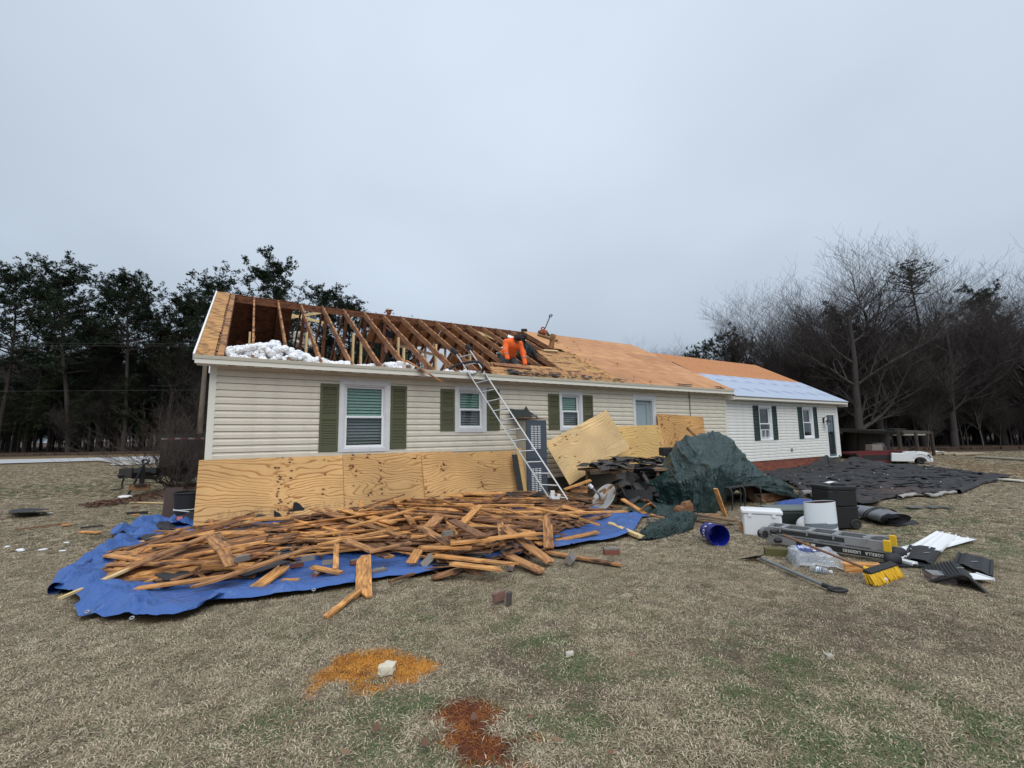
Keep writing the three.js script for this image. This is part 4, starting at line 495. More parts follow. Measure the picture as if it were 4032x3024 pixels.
{
  const r = rng(2024), geos = Array.from({ length: 46 }, (_, i) => { const l = i < 16 ? 0.35 + r() * 0.5 : i < 34 ? 0.8 + r() * 0.8 : 1.5 + r() * 0.9, w = r() < 0.3 ? 0.035 + r() * 0.03 : 0.075 + r() * 0.07; return { l, g: plankGeo(300 + i, l, w, 0.014 + r() * 0.006) }; });
  let n = 0, guard = 0;
  while (n < 300 && guard++ < 8000) {
    const u = 200 + r() * 2260, v = 1940 + r() * 420; if (!inside({ x: u, z: v }, pilePoly)) continue;
    const p = G([u, v]), h = heap(p), q = G([u, v], h * 0.8); if (q.z < 0.75) continue;
    const { l, g } = geos[Math.floor(r() * geos.length)], side = sstep(1100, 500, u) * 0.75 - sstep(1900, 2300, u) * 0.25, a = -YAW + side + (r() + r() + r() - 1.5) * 1.1;
    const dx = V3(Math.cos(a), 0, -Math.sin(a)), A = q.clone().addScaledVector(dx, -l / 2), B = q.clone().addScaledVector(dx, l / 2); if (A.z < 0.55 || B.z < 0.55 || !inside(A, pileG) || !inside(B, pileG)) continue;
    const lay = 0.25 + 0.85 * (n / 300); A.y = heap(A) * lay + 0.03 + r() * 0.05; B.y = heap(B) * lay + 0.03 + r() * 0.05;
    plankAt(A, B, 0, 0, g, woodM[Math.floor(r() * woodM.length)], 'broken roof plank in the tangled heap on the blue tarp', 'broken planks heaped on the blue tarp', 'broken_plank', 'plank', (r() - 0.5) * 0.5); n++;
  }
  // planks that can be told apart on the photograph: two ends in a crop, their heights, width, wood
  const K = (f, list) => list.forEach(([x0, y0, x1, y1, h0, h1, w, m, label, th]) => { const a = G(f(x0, y0), h0), b = G(f(x1, y1), h1), l = a.distanceTo(b); let grp; if (!label) { const q = proj(a.clone().lerp(b, 0.5)), tone = m === M.freshw ? 'fresh orange' : m === M.wornw ? 'stained' : 'dark brown', ang = Math.atan2(Math.abs(y1 - y0), Math.abs(x1 - x0)); label = `${l < 0.6 ? 'short' : l < 1.2 ? 'medium length' : 'long'} ${tone} plank ${ang < 0.12 ? 'lying level' : ang > 1 ? 'pointing at the camera' : (y1 - y0) * (x1 - x0) < 0 ? 'rising to the right' : 'falling to the right'}, on the ${q[0] < 900 ? 'left end' : q[0] < 1350 ? 'left' : q[0] < 1750 ? 'middle' : q[0] < 2150 ? 'right' : 'right end'} of the heap`; grp = 'planks lying on top of the heap'; } plankAt(a, b, w, th || 0.021, plankGeo(Math.round(x0 * 7 + y1), l, w, th || 0.021), m, label, grp, 'broken_plank'); });
  const F = M.freshw, Wn = M.wornw, Dk = M.darkw;
  K(W5, [[322, 600, 322, 858, 0.2, 0.03, 0.155, F, 'wide orange plank pointing at the camera over the tarp edge'], [60, 1026, 290, 838, 0.012, 0.06, 0.06, F, 'pointed plank splinter lying on the grass in front of the tarp'], [1602, 322, 1612, 545, 0.42, 0.1, 0.13, Wn, 'short plank standing upright on the right of the heap'], [945, 655, 1272, 692, 0.16, 0.13, 0.10, F, 'lower of two parallel planks at the front of the heap'], [825, 598, 1350, 655, 0.17, 0.15, 0.10, F, 'longer of two parallel planks at the front of the heap'], [795, 755, 1015, 685, 0.02, 0.1, 0.13, Wn, 'stained plank poking out over the grass under the parallel pair'], [1290, 395, 1625, 645, 0.36, 0.05, 0.15, Wn, 'tar stained plank running down toward the grass on the right'], [1340, 600, 1560, 705, 0.1, 0.04, 0.13, Wn, 'short tar stained plank resting on the grass right of the heap'], [1540, 560, 2090, 657, 0.05, 0.03, 0.095, Wn, 'long plank lying alone across the grass on the right'], [930, 515, 1525, 440, 0.28, 0.32, 0.13, F, 'long plank across the front of the heap with a square right end'], [715, 395, 915, 520, 0.40, 0.25, 0.13, Wn], [1010, 372, 1128, 250, 0.36, 0.5, 0.11, F], [772, 400, 848, 325, 0.36, 0.42, 0.16, Wn], [935, 350, 1150, 465, 0.42, 0.33, 0.14, Dk, 'dark stained plank lying askew in the middle of the heap'], [730, 540, 1072, 545, 0.24, 0.24, 0.1, F], [220, 500, 490, 605, 0.26, 0.16, 0.12, Wn], [1120, 248, 1510, 246, 0.48, 0.48, 0.09, F], [1480, 262, 1810, 325, 0.46, 0.4, 0.09, F], [1685, 490, 1952, 432, 0.06, 0.1, 0.1, F, 'plank lying flat on the blue tarp right of the upright one'], [648, 655, 705, 560, 0.1, 0.22, 0.13, F], [1272, 350, 1290, 532, 0.42, 0.2, 0.08, Wn], [133, 520, 126, 690, 0.26, 0.1, 0.06, F], [0, 525, 450, 430, 0.22, 0.32, 0.09, F], [360, 570, 650, 510, 0.22, 0.26, 0.1, Wn], [1110, 330, 1560, 330, 0.45, 0.45, 0.1, Wn], [560, 300, 990, 330, 0.42, 0.42, 0.09, Wn], [220, 400, 640, 285, 0.34, 0.44, 0.1, F], [1700, 300, 2145, 290, 0.4, 0.3, 0.1, F], [500, 780, 670, 722, 0.05, 0.06, 0.04, Dk], [1830, 340, 1965, 385, 0.25, 0.16, 0.07, F], [260, 280, 605, 172, 0.36, 0.62, 0.06, Dk, 'dark lath leaning up from the heap against the second plywood sheet']]);
  K(W4, [[155, 935, 1190, 492, 0.08, 0.3, 0.045, M.pale, 'long pale lath reaching over the left corner of the tarp'], [500, 690, 1350, 668, 0.16, 0.24, 0.09, Wn, 'long weathered plank lying level across the left of the heap'], [345, 842, 1240, 475, 0.1, 0.34, 0.11, Wn], [705, 862, 1440, 760, 0.08, 0.14, 0.09, F], [1572, 862, 1780, 708, 0.04, 0.1, 0.15, F, 'wide plank lying on the clear blue tarp before the heap'], [1262, 468, 1345, 575, 0.42, 0.34, 0.17, Wn, 'bent plank with knots, upper half, on the left of the heap'], [1335, 575, 1405, 700, 0.34, 0.22, 0.12, Wn, 'bent plank with knots, lower half, on the left of the heap'], [365, 800, 540, 730, 0.05, 0.08, 0.08, Wn], [1080, 622, 1645, 520, 0.3, 0.38, 0.08, F], [1140, 440, 1585, 305, 0.34, 0.58, 0.075, Wn, 'plank leaning up across the first plywood sheet'], [1130, 850, 1960, 572, 0.12, 0.26, 0.09, Wn], [655, 852, 1000, 740, 0.06, 0.1, 0.08, F], [500, 620, 740, 655, 0.14, 0.16, 0.08, F], [780, 555, 1230, 520, 0.22, 0.28, 0.07, F], [1770, 800, 1890, 798, 0.04, 0.04, 0.05, F, 'small pale splinter lying on the bare blue tarp'], [850, 445, 1130, 450, 0.15, 0.2, 0.07, Wn], [1990, 705, 2190, 745, 0.1, 0.08, 0.09, F]]);
  K(W6, [[-120, 1075, 188, 1205, 0.07, 0.05, 0.09, M.pale, 'pale new timber lying under the crumpled green tarp', 0.04], [955, 712, 1062, 1008, 0.55, 0.02, 0.07, F, 'reddish stake leaning against the front of the green tarp', 0.03], [715, 978, 1165, 1040, 0.1, 0.08, 0.16, M.greywood, 'top grey plank of the low stack beside the blue bucket', 0.04], [765, 1032, 1075, 1078, 0.03, 0.03, 0.14, M.greywood, 'lower grey plank of the stack beside the blue bucket', 0.03], [830, 980, 1000, 985, 0.02, 0.02, 0.05, F], [0, 820, 240, 970, 0.28, 0.06, 0.12, F, 'plank sloping down right of the satellite dish'], [180, 940, 280, 865, 0.1, 0.25, 0.13, F], [300, 980, 495, 1030, 0.08, 0.06, 0.1, Wn], [0, 1010, 120, 985, 0.05, 0.06, 0.09, Wn], [240, 830, 330, 910, 0.3, 0.1, 0.11, Wn]]);
  for (const [x, y, ry, w, label] of [[565, 960, 0.3, 0.13, 'smaller cut timber block on the scraps before the green tarp'], [640, 930, 0.1, 0.16, 'middle cut timber block before the green tarp'], [680, 925, -0.4, 0.17, 'largest rounded timber block before the green tarp']]) { const p = G(W6(x, y + 30)), s = new THREE.Shape([[-w / 2, 0], [w / 2, 0], [w / 2, w * 0.6], [w * 0.2, w * 1.05], [-w * 0.3, w * 0.95], [-w / 2, w * 0.6]].map((q) => new THREE.Vector2(...q))); const o = solo('timber_block', new THREE.ExtrudeGeometry(s, { depth: 0.16, bevelEnabled: true, bevelSize: 0.006, bevelThickness: 0.006, bevelSegments: 1 }), M.darkw, label, 'timber block'); o.position.copy(p).setY(0.05); o.rotation.y = -YAW + ry; }
  const fill = []; for (let i = 0, guard = 0; i < 420 && guard < 9000; guard++) { const u = 200 + r() * 2260, v = 1940 + r() * 420; if (!inside({ x: u, z: v }, pilePoly)) continue; const p = G([u, v], 0.1); if (p.z < 0.7 || !inside(p, pileG)) continue; const { l, g } = geos[Math.floor(r() * 34)], a = -YAW + 0.2 + (r() + r() - 1) * 1.4, e = V3(Math.cos(a), 0, -Math.sin(a)).multiplyScalar(l / 2); if (p.z - Math.abs(e.z) < 0.6 || !inside(p.clone().add(e), pileG) || !inside(p.clone().sub(e), pileG)) continue; fill.push(g.clone().rotateX((r() - 0.5) * 0.7).rotateZ((r() - 0.5) * 0.16).rotateY(a).translate(p.x, heap(p) * (0.15 + 0.5 * r()) + 0.02, p.z)); i++; }
  const fs = solo('buried_planks', fill, M.darkw, 'mass of older planks buried inside the heap on the blue tarp', 'planks'); fs.userData.kind = 'stuff';
  // splinters between the planks, too many to count
  const bits = []; for (let i = 0; i < 700; i++) { const u = 220 + r() * 2240, v = 1950 + r() * 420; if (!inside({ x: u, z: v }, pilePoly)) continue; const p = G([u, v]); const q = G([u, v], heap(p) * 0.6); const l = 0.1 + r() * 0.4; bits.push(bx(l, 0.012, 0.02 + r() * 0.05, [0, 0, 0], [(r() - 0.5) * 0.8, 0, (r() - 0.5) * 0.5]).rotateY(r() * 6.28).translate(q.x, Math.max(0.02, q.y + (r() - 0.4) * 0.12), q.z)); }
  const s = solo('wood_splinters', bits, M.darkw, 'splinters and bark between the planks of the heap', 'splinters'); s.userData.kind = 'stuff';
  const mats = []; for (let i = 0; i < 60; i++) { const u = 300 + r() * 2100, v = 1990 + r() * 330; if (!inside({ x: u, z: v }, pilePoly)) continue; const p = G([u, v]); mats.push(warp(new THREE.BoxGeometry(0.3 + r() * 0.5, 0.005, 0.25, 5, 1, 3), (w) => { w.y += 0.06 * noise(w.x * 4 + i, w.z * 4); }).rotateY(r() * 6).translate(p.x, heap(p) * 0.5 + 0.03, p.z)); }
  const s2 = solo('felt_litter', mats, M.felt, 'dark felt scraps mixed into the heap of planks', 'felt scraps'); s2.userData.kind = 'stuff';
  // scraps of wood on the roof edge and a plank hanging over it
  const pz = [WZ(W1(1660, 590), 0.15), WZ(W1(1905, 735), 0.75)]; { const l = pz[0].distanceTo(pz[1]); plankAt(pz[0], pz[1], 0.14, 0.02, plankGeo(91, l, 0.15, 0.022), mat(L(1.0, 0.86, 0.76), 0.85, { map: T.worn }), 'weathered plank hanging over the eave between the two left windows'); }
}
// ---------- bricks ----------
{
  const bm = [mat(L(0.22, 0.07, 0.045), 0.9, { map: T.grain }), mat(L(0.20, 0.10, 0.08), 0.92, { map: T.grain }), mat(L(0.20, 0.18, 0.165), 0.95, { map: T.grain }), mat(L(0.09, 0.07, 0.065), 0.95, { map: T.grain })];
  const gb = warp(new THREE.BoxGeometry(0.2, 0.06, 0.092, 6, 3, 4), (v) => { const k = 1 - 0.05 * noise(v.x * 30, v.y * 30, v.z * 30); v.multiplyScalar(k); }), gm = warp(new THREE.BoxGeometry(0.19, 0.02, 0.085, 8, 2, 4), (v) => { v.y += 0.012 * (noise(v.x * 40, v.z * 40) - 0.3); v.x *= 0.95 + 0.1 * noise(v.z * 50, 3); });
  const brick = (p, ry, m, label, { tilt = 0, roll = 0, mortar = true, s = 1, group } = {}) => { const t = thing('brick', label, 'brick', p, group); mesh('brick_body', gb, bm[m], t); if (mortar) mesh('mortar', gm, bm[2], t).position.y = 0.038; t.rotation.set(roll, ry, tilt, 'YXZ'); t.scale.setScalar(s); t.position.y += 0.03 * s + (Math.abs(tilt) > 0.4 || Math.abs(roll) > 0.4 ? 0.035 : 0); };
  const G5 = (x, y, h = 0) => G(W5(x, y), h), G4 = (x, y, h = 0) => G(W4(x, y), h), gl = 'loose bricks along the front of the heap';
  brick(G5(1265, 925), 0.3, 1, 'dark brick on its edge on the lawn, left of a mossy one', { roll: 1.4, mortar: false, s: 0.72 }); brick(G5(1335, 940), -0.9, 3, 'mossy brick standing on end on the lawn in front of the heap', { tilt: 1.5, s: 0.6 });
  brick(G5(2048, 588), -0.45, 0, 'clean red brick lying alone on the grass right of the heap'); brick(G5(1762, 660), 0.7, 2, 'grey mortared brick on the grass beside the long plank', { roll: 0.8 });
  brick(G5(765, 690, 0.03), 0.7, 3, 'dark brick with mortar tilted on the tarp by the parallel planks', { tilt: 0.5, roll: 0.5 }); brick(G5(415, 745, 0.02), 0.2, 1, 'mortared brick half tucked behind the wide orange plank');
  for (const [f, x, y, h, m, ry] of [[W4, 1480, 660, 0.25, 2, 0.5], [W4, 1955, 660, 0.18, 2, 0.2], [W4, 1880, 705, 0.05, 0, 0.1], [W4, 2110, 690, 0.1, 2, -0.2], [W4, 2030, 770, 0.02, 0, 0.9], [W5, 1310, 570, 0.1, 2, 0.4], [W5, 1375, 560, 0.12, 1, 1.3], [W5, 20, 720, 0.03, 2, 0.2], [W5, 270, 655, 0.05, 0, 0.1], [W5, 1350, 690, 0.02, 2, 0.9], [W5, 905, 460, 0.36, 2, 0.2], [W6, 290, 1050, 0.03, 2, 0.1]]) brick(G(f(x, y), h), ry, m, 'loose mortared brick among the planks at the front of the heap', { roll: (ry - 0.4) * 0.5, group: gl, s: 0.68 });
  const stone = (p, r, label, s, c = [0.5, 0.47, 0.4]) => { const o = solo('stone', warp(new THREE.BoxGeometry(r * 1.6, r * 0.72, r * 1.1, 10, 6, 8), (v) => { const n = 0.6 + 0.75 * fbm(v.x * 1.6 / r + s, v.y * 1.4 / r, v.z * 1.6 / r, 3) - 0.1 * (v.length() / r); v.multiplyScalar(n); }), mat(L(...c), 0.95, { map: T.grain }), label, 'stone'); o.position.copy(p); o.position.y = r * 0.36; o.rotation.y = -0.5; };
  stone(G(W8(665, 395)), 0.078, 'pale mortar lump lying on the orange patch of grass', 3, [0.62, 0.57, 0.45]); stone(G(W8(1806, 288)), 0.036, 'small pale stone lying alone on the lawn', 9); stone(G([3268, 2592]), 0.036, 'small pale stone on the lawn below the scraper shovel', 4, [0.4, 0.36, 0.3]);
}
// ---------- left of the house ----------
{
  const P = (x, y, h = 0) => G(W11(x, y), h);
  { const a = P(995, 1250), b = P(1290, 1245), o = solo('brown_panel', bx(a.distanceTo(b), 0.62, 0.02, [0, 0.31, 0], [-0.08, 0, 0]), mat(S(72, 58, 54), 0.6), 'plain brown panel standing upright left of the black bin', 'panel'); o.position.copy(a).lerp(b, 0.5); o.rotation.y = Math.atan2(a.z - b.z, b.x - a.x); }
  { const p = P(1410, 1290), t = thing('plastic_bin', 'black plastic bin with white straps standing behind the first plywood sheet', 'bin', [p.x, 0, p.z - 0.18]); t.scale.set(0.85, 0.74, 0.85); mesh('body', new THREE.CylinderGeometry(0.31, 0.26, 0.74, 28, 1, true).translate(0, 0.37, 0), M.black, t); mesh('floor', new THREE.CylinderGeometry(0.26, 0.26, 0.02, 28).translate(0, 0.02, 0), M.black, t); mesh('rim', new THREE.TorusGeometry(0.315, 0.018, 8, 32).rotateX(Math.PI / 2).translate(0, 0.74, 0), M.black, t); const ring = (y0, y1, n) => tube(Array.from({ length: 20 }, (_, i) => { const th = i / 20 * 6.283; const y = mix(y0, y1, 0.5 + 0.5 * Math.cos(th - 2.4)), r = 0.262 + 0.055 * y / 0.74; return V3(Math.cos(th) * r, y, Math.sin(th) * r); }), 0.011, 5, 60, true); mesh('strap', ring(0.36, 0.34), M.whiteP, t); mesh('strap', ring(0.10, 0.33), M.whiteP, t); }
  { const p = P(1420, 1330), t = thing('nail_gun_case', 'black power tool with a pink label lying at the foot of the black bin', 'power tool', [p.x + 0.05, 0, p.z - 0.02]); t.rotation.y = -0.35; mesh('body', [bx(0.44, 0.13, 0.2, [0, 0.11, 0]), bx(0.3, 0.06, 0.16, [0.06, 0.2, -0.01]), rod(V3(-0.25, 0.1, 0), V3(-0.2, 0.1, 0), 0.07)], mat(L(0.035, 0.036, 0.04), 0.5), t); mesh('guard', [0, 1, 2].map((k) => bx(0.06, 0.1, 0.01, [-0.08 + k * 0.1, 0.08, 0.105])), mat(S(90, 92, 96), 0.4), t); mesh('label_plate', bx(0.09, 0.06, 0.005, [-0.16, 0.15, 0.103]), mat(S(206, 120, 128), 0.5), t); }
  pack('black_sheeting', 'black plastic sheeting bunched on the grass beside the blue tarp', 'sheeting', [[[880, 1330, 7.3], [990, 1390, 7.1], [1100, 1400, 7.0], [1210, 1360, 7.2]], [[930, 1270, 7.5], [1010, 1300, 7.45], [1110, 1310, 7.4], [1190, 1330, 7.5]], [[960, 1268, 7.7], [1030, 1258, 7.8], [1110, 1258, 7.8], [1160, 1310, 7.8]]], W11, 40, 24, M.black, 0.03, 7);
  { const a = P(690, 1290, 0.04), b = P(1060, 1245, 0.04); plankAt(a, b, 0.06, 0.02, plankGeo(5, a.distanceTo(b), 0.07, 0.03), M.darkw, 'dark board lying across the grass behind the blue tarp corner'); }
  { const t = thing('dust_pan', 'black scraper blade with a wooden chip lying on the left lawn', 'scraper', P(590, 1140)); t.rotation.y = -0.3; mesh('blade', warp(bx(0.36, 0.05, 0.05, [0, 0.03, 0]), (v) => { v.z += v.x * v.x * 0.5; }), M.black, t); mesh('wood_chip', bx(0.13, 0.015, 0.09, [0.02, 0.012, 0.12], [0, 0.4, 0]), M.freshw, t); }
  // shovel leaning on the bush
  { const b = P(420, 850, 0.02), d = depthOf(b), e = AT(W11(690, 330), d - 0.1), g = AT(W11(735, 262), d - 0.1), t = thing('long_handled_shovel', 'dark blue grey scraper leaning against the bare bush by the trailer', 'shovel'), m = mat(L(0.03, 0.037, 0.055), 0.5); mesh('shaft', tube([b, b.clone().lerp(e, 0.6), e], 0.028, 8, 20), m, t); mesh('grip', tube([e, AT(W11(672, 290), d - 0.1), AT(W11(676, 252), d - 0.1), AT(W11(772, 266), d - 0.1), AT(W11(768, 282), d - 0.1), e], 0.026, 8, 40), m, t); mesh('blade', bx(0.3, 0.02, 0.22, [0, 0, 0]), M.aluDull, t).position.copy(b).setY(0.03); const s = solo('snow_lump', warp(new THREE.IcosahedronGeometry(0.13, 2).scale(1.2, 0.4, 0.8), (v) => { v.multiplyScalar(0.8 + 0.4 * fbm(v.x * 9, v.y * 9, v.z * 9, 2)); }).translate(...P(385, 858, 0.05).toArray()), M.whiteP, 'white tuft of insulation by the blade of the leaning scraper', 'insulation'); }
  // trailer: coupler, tongue, jack, black box body behind the bush
  { const t = thing('box_trailer', 'black utility trailer with red and white reflective tape behind the bush', 'trailer'), D = (x, y, d) => AT(W11(x, y), d), dk = M.black, tp = [D(265, 512, 11.6), D(420, 500, 11.8), D(640, 500, 12.2), D(900, 470, 13.0)];
    mesh('tongue', [bar(tp[1], tp[3], 0.12, 0.12, V3(0, 1, 0)), bar(D(420, 520, 11.8), D(900, 545, 12.6), 0.1, 0.1, V3(0, 1, 0)), rod(tp[0], tp[1], 0.035, 0.07, 10)], dk, t); mesh('coupler', [bx(0.26, 0.26, 0.2).translate(...D(398, 470, 11.8).toArray())], mat(L(0.03, 0.026, 0.022), 0.6), t); mesh('jack', [rod(D(670, 360, 12.0), D(655, 680, 12.0), 0.06, 0.06, 8), bx(0.26, 0.05, 0.26).translate(...D(650, 660, 12.0).toArray())], dk, t); mesh('jack_block', bx(0.42, 0.16, 0.2).translate(...D(625, 690, 12.0).toArray()), M.darkw, t); mesh('chain', tube([D(370, 540, 11.8), D(330, 660, 11.8), D(340, 715, 11.8), D(240, 735, 11.7), D(140, 742, 11.6)], 0.022, 6, 40), mat(L(0.05, 0.045, 0.04), 0.7), t); mesh('bed', bar(D(690, 430, 12.6), D(1000, 418, 13.6), 0.6, 0.16, V3(0, 1, 0)), dk, t);
    const D9 = (x, y, d) => AT(W9(x, y), d), c = [D9(1560, 512, 14.2), D9(2010, 512, 14.8)]; const bd = c[1].clone().sub(c[0]), wd = bd.length(); bd.normalize(); const o = mesh('body', bx(wd, 1.35, 1.6, [wd / 2, -0.675, -0.8]), dk, t); o.position.copy(c[0]); o.rotation.y = Math.atan2(-bd.z, bd.x); for (let k = 0; k < 7; k++) { const q = mesh('reflective_tape', bx(wd / 7 - 0.01, 0.055, 0.004, [wd / 14 + k * wd / 7, -0.16, 0.004]), k % 2 ? mat(S(122, 40, 44), 0.5) : mat(S(150, 146, 146), 0.5), t); q.position.copy(c[0]); q.rotation.y = o.rotation.y; } for (const x of [0.6, 1.7]) { const q = mesh('wheel', new THREE.TorusGeometry(0.28, 0.11, 10, 22).translate(x, -1.15, 0.12), M.blackM, t); q.position.copy(c[0]); q.rotation.y = o.rotation.y; } }
  // scraps on the left lawn
  const scr = [[480, 1285, 0.16, 'w'], [400, 1290, 0.2, 'w'], [640, 1575, 0.17, 'w'], [70, 1615, 0.2, 'w'], [195, 1648, 0.3, 'w'], [400, 1645, 0.2, 'w'], [1040, 1618, 0.16, 'w'], [600, 1655, 0.15, 'w'], [1020, 1208, 0.22, 't']]; scr.forEach(([x, y, s, k], i) => { const p = G(W9(x, y)), o = solo('insulation_scrap', warp(new THREE.IcosahedronGeometry(s * 0.27, 3).scale(1, 0.3, 0.5), (v) => { v.multiplyScalar(0.4 + 1.1 * fbm(v.x * 24 + i, v.y * 24, v.z * 24, 3)); }), k === 'w' ? M.whiteP : M.wornw, 'white scrap of insulation dropped on the left lawn', 'insulation scrap', 'insulation scraps on the left lawn'); o.position.copy(p).setY(0.015); o.rotation.y = i * 1.3; });
  for (const [x0, y0, x1, y1, w, m, label] of [[165, 1437, 600, 1382, 0.05, M.darkw, 'long thin stick lying on the far left lawn'], [600, 1395, 690, 1385, 0.1, M.freshw, 'splintered plank end beside the long thin stick'], [780, 1458, 965, 1468, 0.09, M.freshw, 'yellowish plank scrap lying left of the blue tarp'], [780, 1420, 1000, 1398, 0.06, M.blackM, 'dark strip lying on the grass behind the plank scrap'], [1260, 1175, 1570, 1180, 0.07, M.pale, 'pale lath lying on the grass left of the brown panel'], [1280, 1215, 1340, 1210, 0.08, M.darkw, 'rusty chip on the grass left of the brown panel'], [1100, 1412, 1170, 1402, 0.07, M.darkw, 'rusty chip on the grass before the blue tarp corner']]) { const a = G(W9(x0, y0), 0.03), b = G(W9(x1, y1), 0.03); plankAt(a, b, w, 0.02, plankGeo(x0 + y1, a.distanceTo(b), w, 0.018), m, label, undefined, 'wood_scrap', 'wood scrap'); }
  pack('felt_scrap', 'black strip of felt crumpled on the far left of the lawn', 'felt scrap', [[[85, 1285, 8.9], [200, 1275, 8.9], [330, 1268, 9], [480, 1255, 9.2]], [[90, 1262, 9.3], [200, 1250, 9.3], [330, 1244, 9.4], [460, 1245, 9.5]], [[110, 1248, 9.7], [220, 1238, 9.7], [330, 1238, 9.7], [440, 1243, 9.7]]], W9, 50, 20, M.felt, 0.05, 5);
  // leaf drift under the bush and stray leaves
  const r = rng(55), lv = []; const leaf = (s) => { const g = new THREE.PlaneGeometry(s, s * 0.6, 2, 2).rotateX(-Math.PI / 2); return warp(g, (v) => { v.y += 0.3 * s * Math.abs(v.x / s) + 0.1 * s; v.z *= 1 - 1.1 * Math.abs(v.x / s); }); };
  for (let i = 0; i < 900; i++) { const t = r(), p = G(W9(mix(820, 1900, t) + (r() - 0.5) * 160, mix(1225, 1065, t) + (r() - 0.5) * mix(25, 110, t))); lv.push(leaf(0.05 + r() * 0.05).rotateX((r() - 0.5)).rotateY(r() * 6.3).translate(p.x, 0.02 + r() * 0.03, p.z)); }
  const ld = solo('leaf_drift', lv, mat(L(0.10, 0.042, 0.025), 0.8), 'drift of dark red fallen leaves below the bare bush', 'fallen leaves'); ld.userData.kind = 'stuff';
  const lm = [mat(L(0.18, 0.09, 0.05), 0.8), mat(L(0.22, 0.13, 0.075), 0.8), mat(L(0.13, 0.065, 0.04), 0.8)];
  [[60, 750], [410, 940], [600, 790], [1560, 710], [1730, 860], [905, 885], [2060, 935], [195, 595], [1210, 720], [560, 20], [2190, 315]].forEach(([x, y], i) => { const o = solo('fallen_leaf', leaf(0.042 + 0.012 * (i % 3)), lm[i % 3], 'dry brown leaf lying on the near lawn', 'leaf', 'stray dry leaves on the near lawn'); o.position.copy(G(W8(x, y))).setY(0.03); o.rotation.y = i * 2.1; });
}
// ---------- objects on the right of the lawn ----------
const YR = -YAW;                                           // turned square to the view
const RB = (w, h, d, r = 0.02, p = [0, 0, 0]) => { const s = new THREE.Shape(), x = w / 2 - r, z = d / 2 - r; s.moveTo(-x, -d / 2); s.lineTo(x, -d / 2); s.quadraticCurveTo(w / 2, -d / 2, w / 2, -z); s.lineTo(w / 2, z); s.quadraticCurveTo(w / 2, d / 2, x, d / 2); s.lineTo(-x, d / 2); s.quadraticCurveTo(-w / 2, d / 2, -w / 2, z); s.lineTo(-w / 2, -z); s.quadraticCurveTo(-w / 2, -d / 2, -x, -d / 2); const b = Math.min(r * 0.6, h * 0.3); return new THREE.ExtrudeGeometry(s, { depth: h - 2 * b, bevelEnabled: true, bevelSize: b * 0.8, bevelThickness: b, bevelSegments: 2, curveSegments: 4 }).rotateX(-Math.PI / 2).translate(p[0], p[1] + b, p[2]); };
const textTex = (w, h, bg, fn) => canvasTex(w, h, (c) => { if (bg) { c.fillStyle = bg; c.fillRect(0, 0, w, h); } fn(c, w, h); });
{ // blue bucket on its side, mouth toward the camera
  const a = G(W6(950, 1280)), t = thing('bucket', 'dark blue plastic bucket tipped on its side on the grass', 'bucket', [a.x, 0.15, a.z]);
  const m = mat(L(0.008, 0.016, 0.22), 0.35);
  const body = new THREE.LatheGeometry([[0.0, 0.0], [0.125, 0.0], [0.13, 0.01], [0.146, 0.33], [0.158, 0.335], [0.158, 0.37], [0.150, 0.372], [0.143, 0.34], [0.126, 0.014], [0, 0.012]].map((q) => new THREE.Vector2(...q)), 40); mesh('body', body, m, t);
  mesh('rim_band', [new THREE.CylinderGeometry(0.1525, 0.151, 0.012, 40, 1, true).translate(0, 0.30, 0), new THREE.CylinderGeometry(0.1505, 0.149, 0.01, 40, 1, true).translate(0, 0.26, 0)], m, t);
  const lt = textTex(512, 128, '#0d1c66', (c) => { c.fillStyle = '#e8ecf8'; c.font = 'bold 92px sans-serif'; for (const x of [10, 266]) c.fillText("LOWE'S", x, 96, 236); });
  mesh('lettering', new THREE.CylinderGeometry(0.1425, 0.1375, 0.12, 40, 1, true).translate(0, 0.16, 0), mat(L(1, 1, 1), 0.4, { map: lt }), t);
  mesh('handle', tube([[0.158, 0.33, 0], [0.13, 0.28, 0.12], [0.02, 0.25, 0.17], [-0.11, 0.28, 0.13], [-0.158, 0.33, 0]], 0.0035), M.alu, t); mesh('grip', rod(V3(-0.02, 0.252, 0.171), V3(0.07, 0.256, 0.164), 0.013), M.whiteP, t);
  t.rotation.set(0, 0, 0); const dir = CAM.clone().setY(0.15).sub(t.position).normalize().applyAxisAngle(V3(0, 1, 0), 0.42); t.quaternion.setFromUnitVectors(V3(0, 1, 0), dir.setY(0.02).normalize()); t.scale.setScalar(0.93); t.position.y = 0.14; t.position.addScaledVector(dir, -0.2);
}
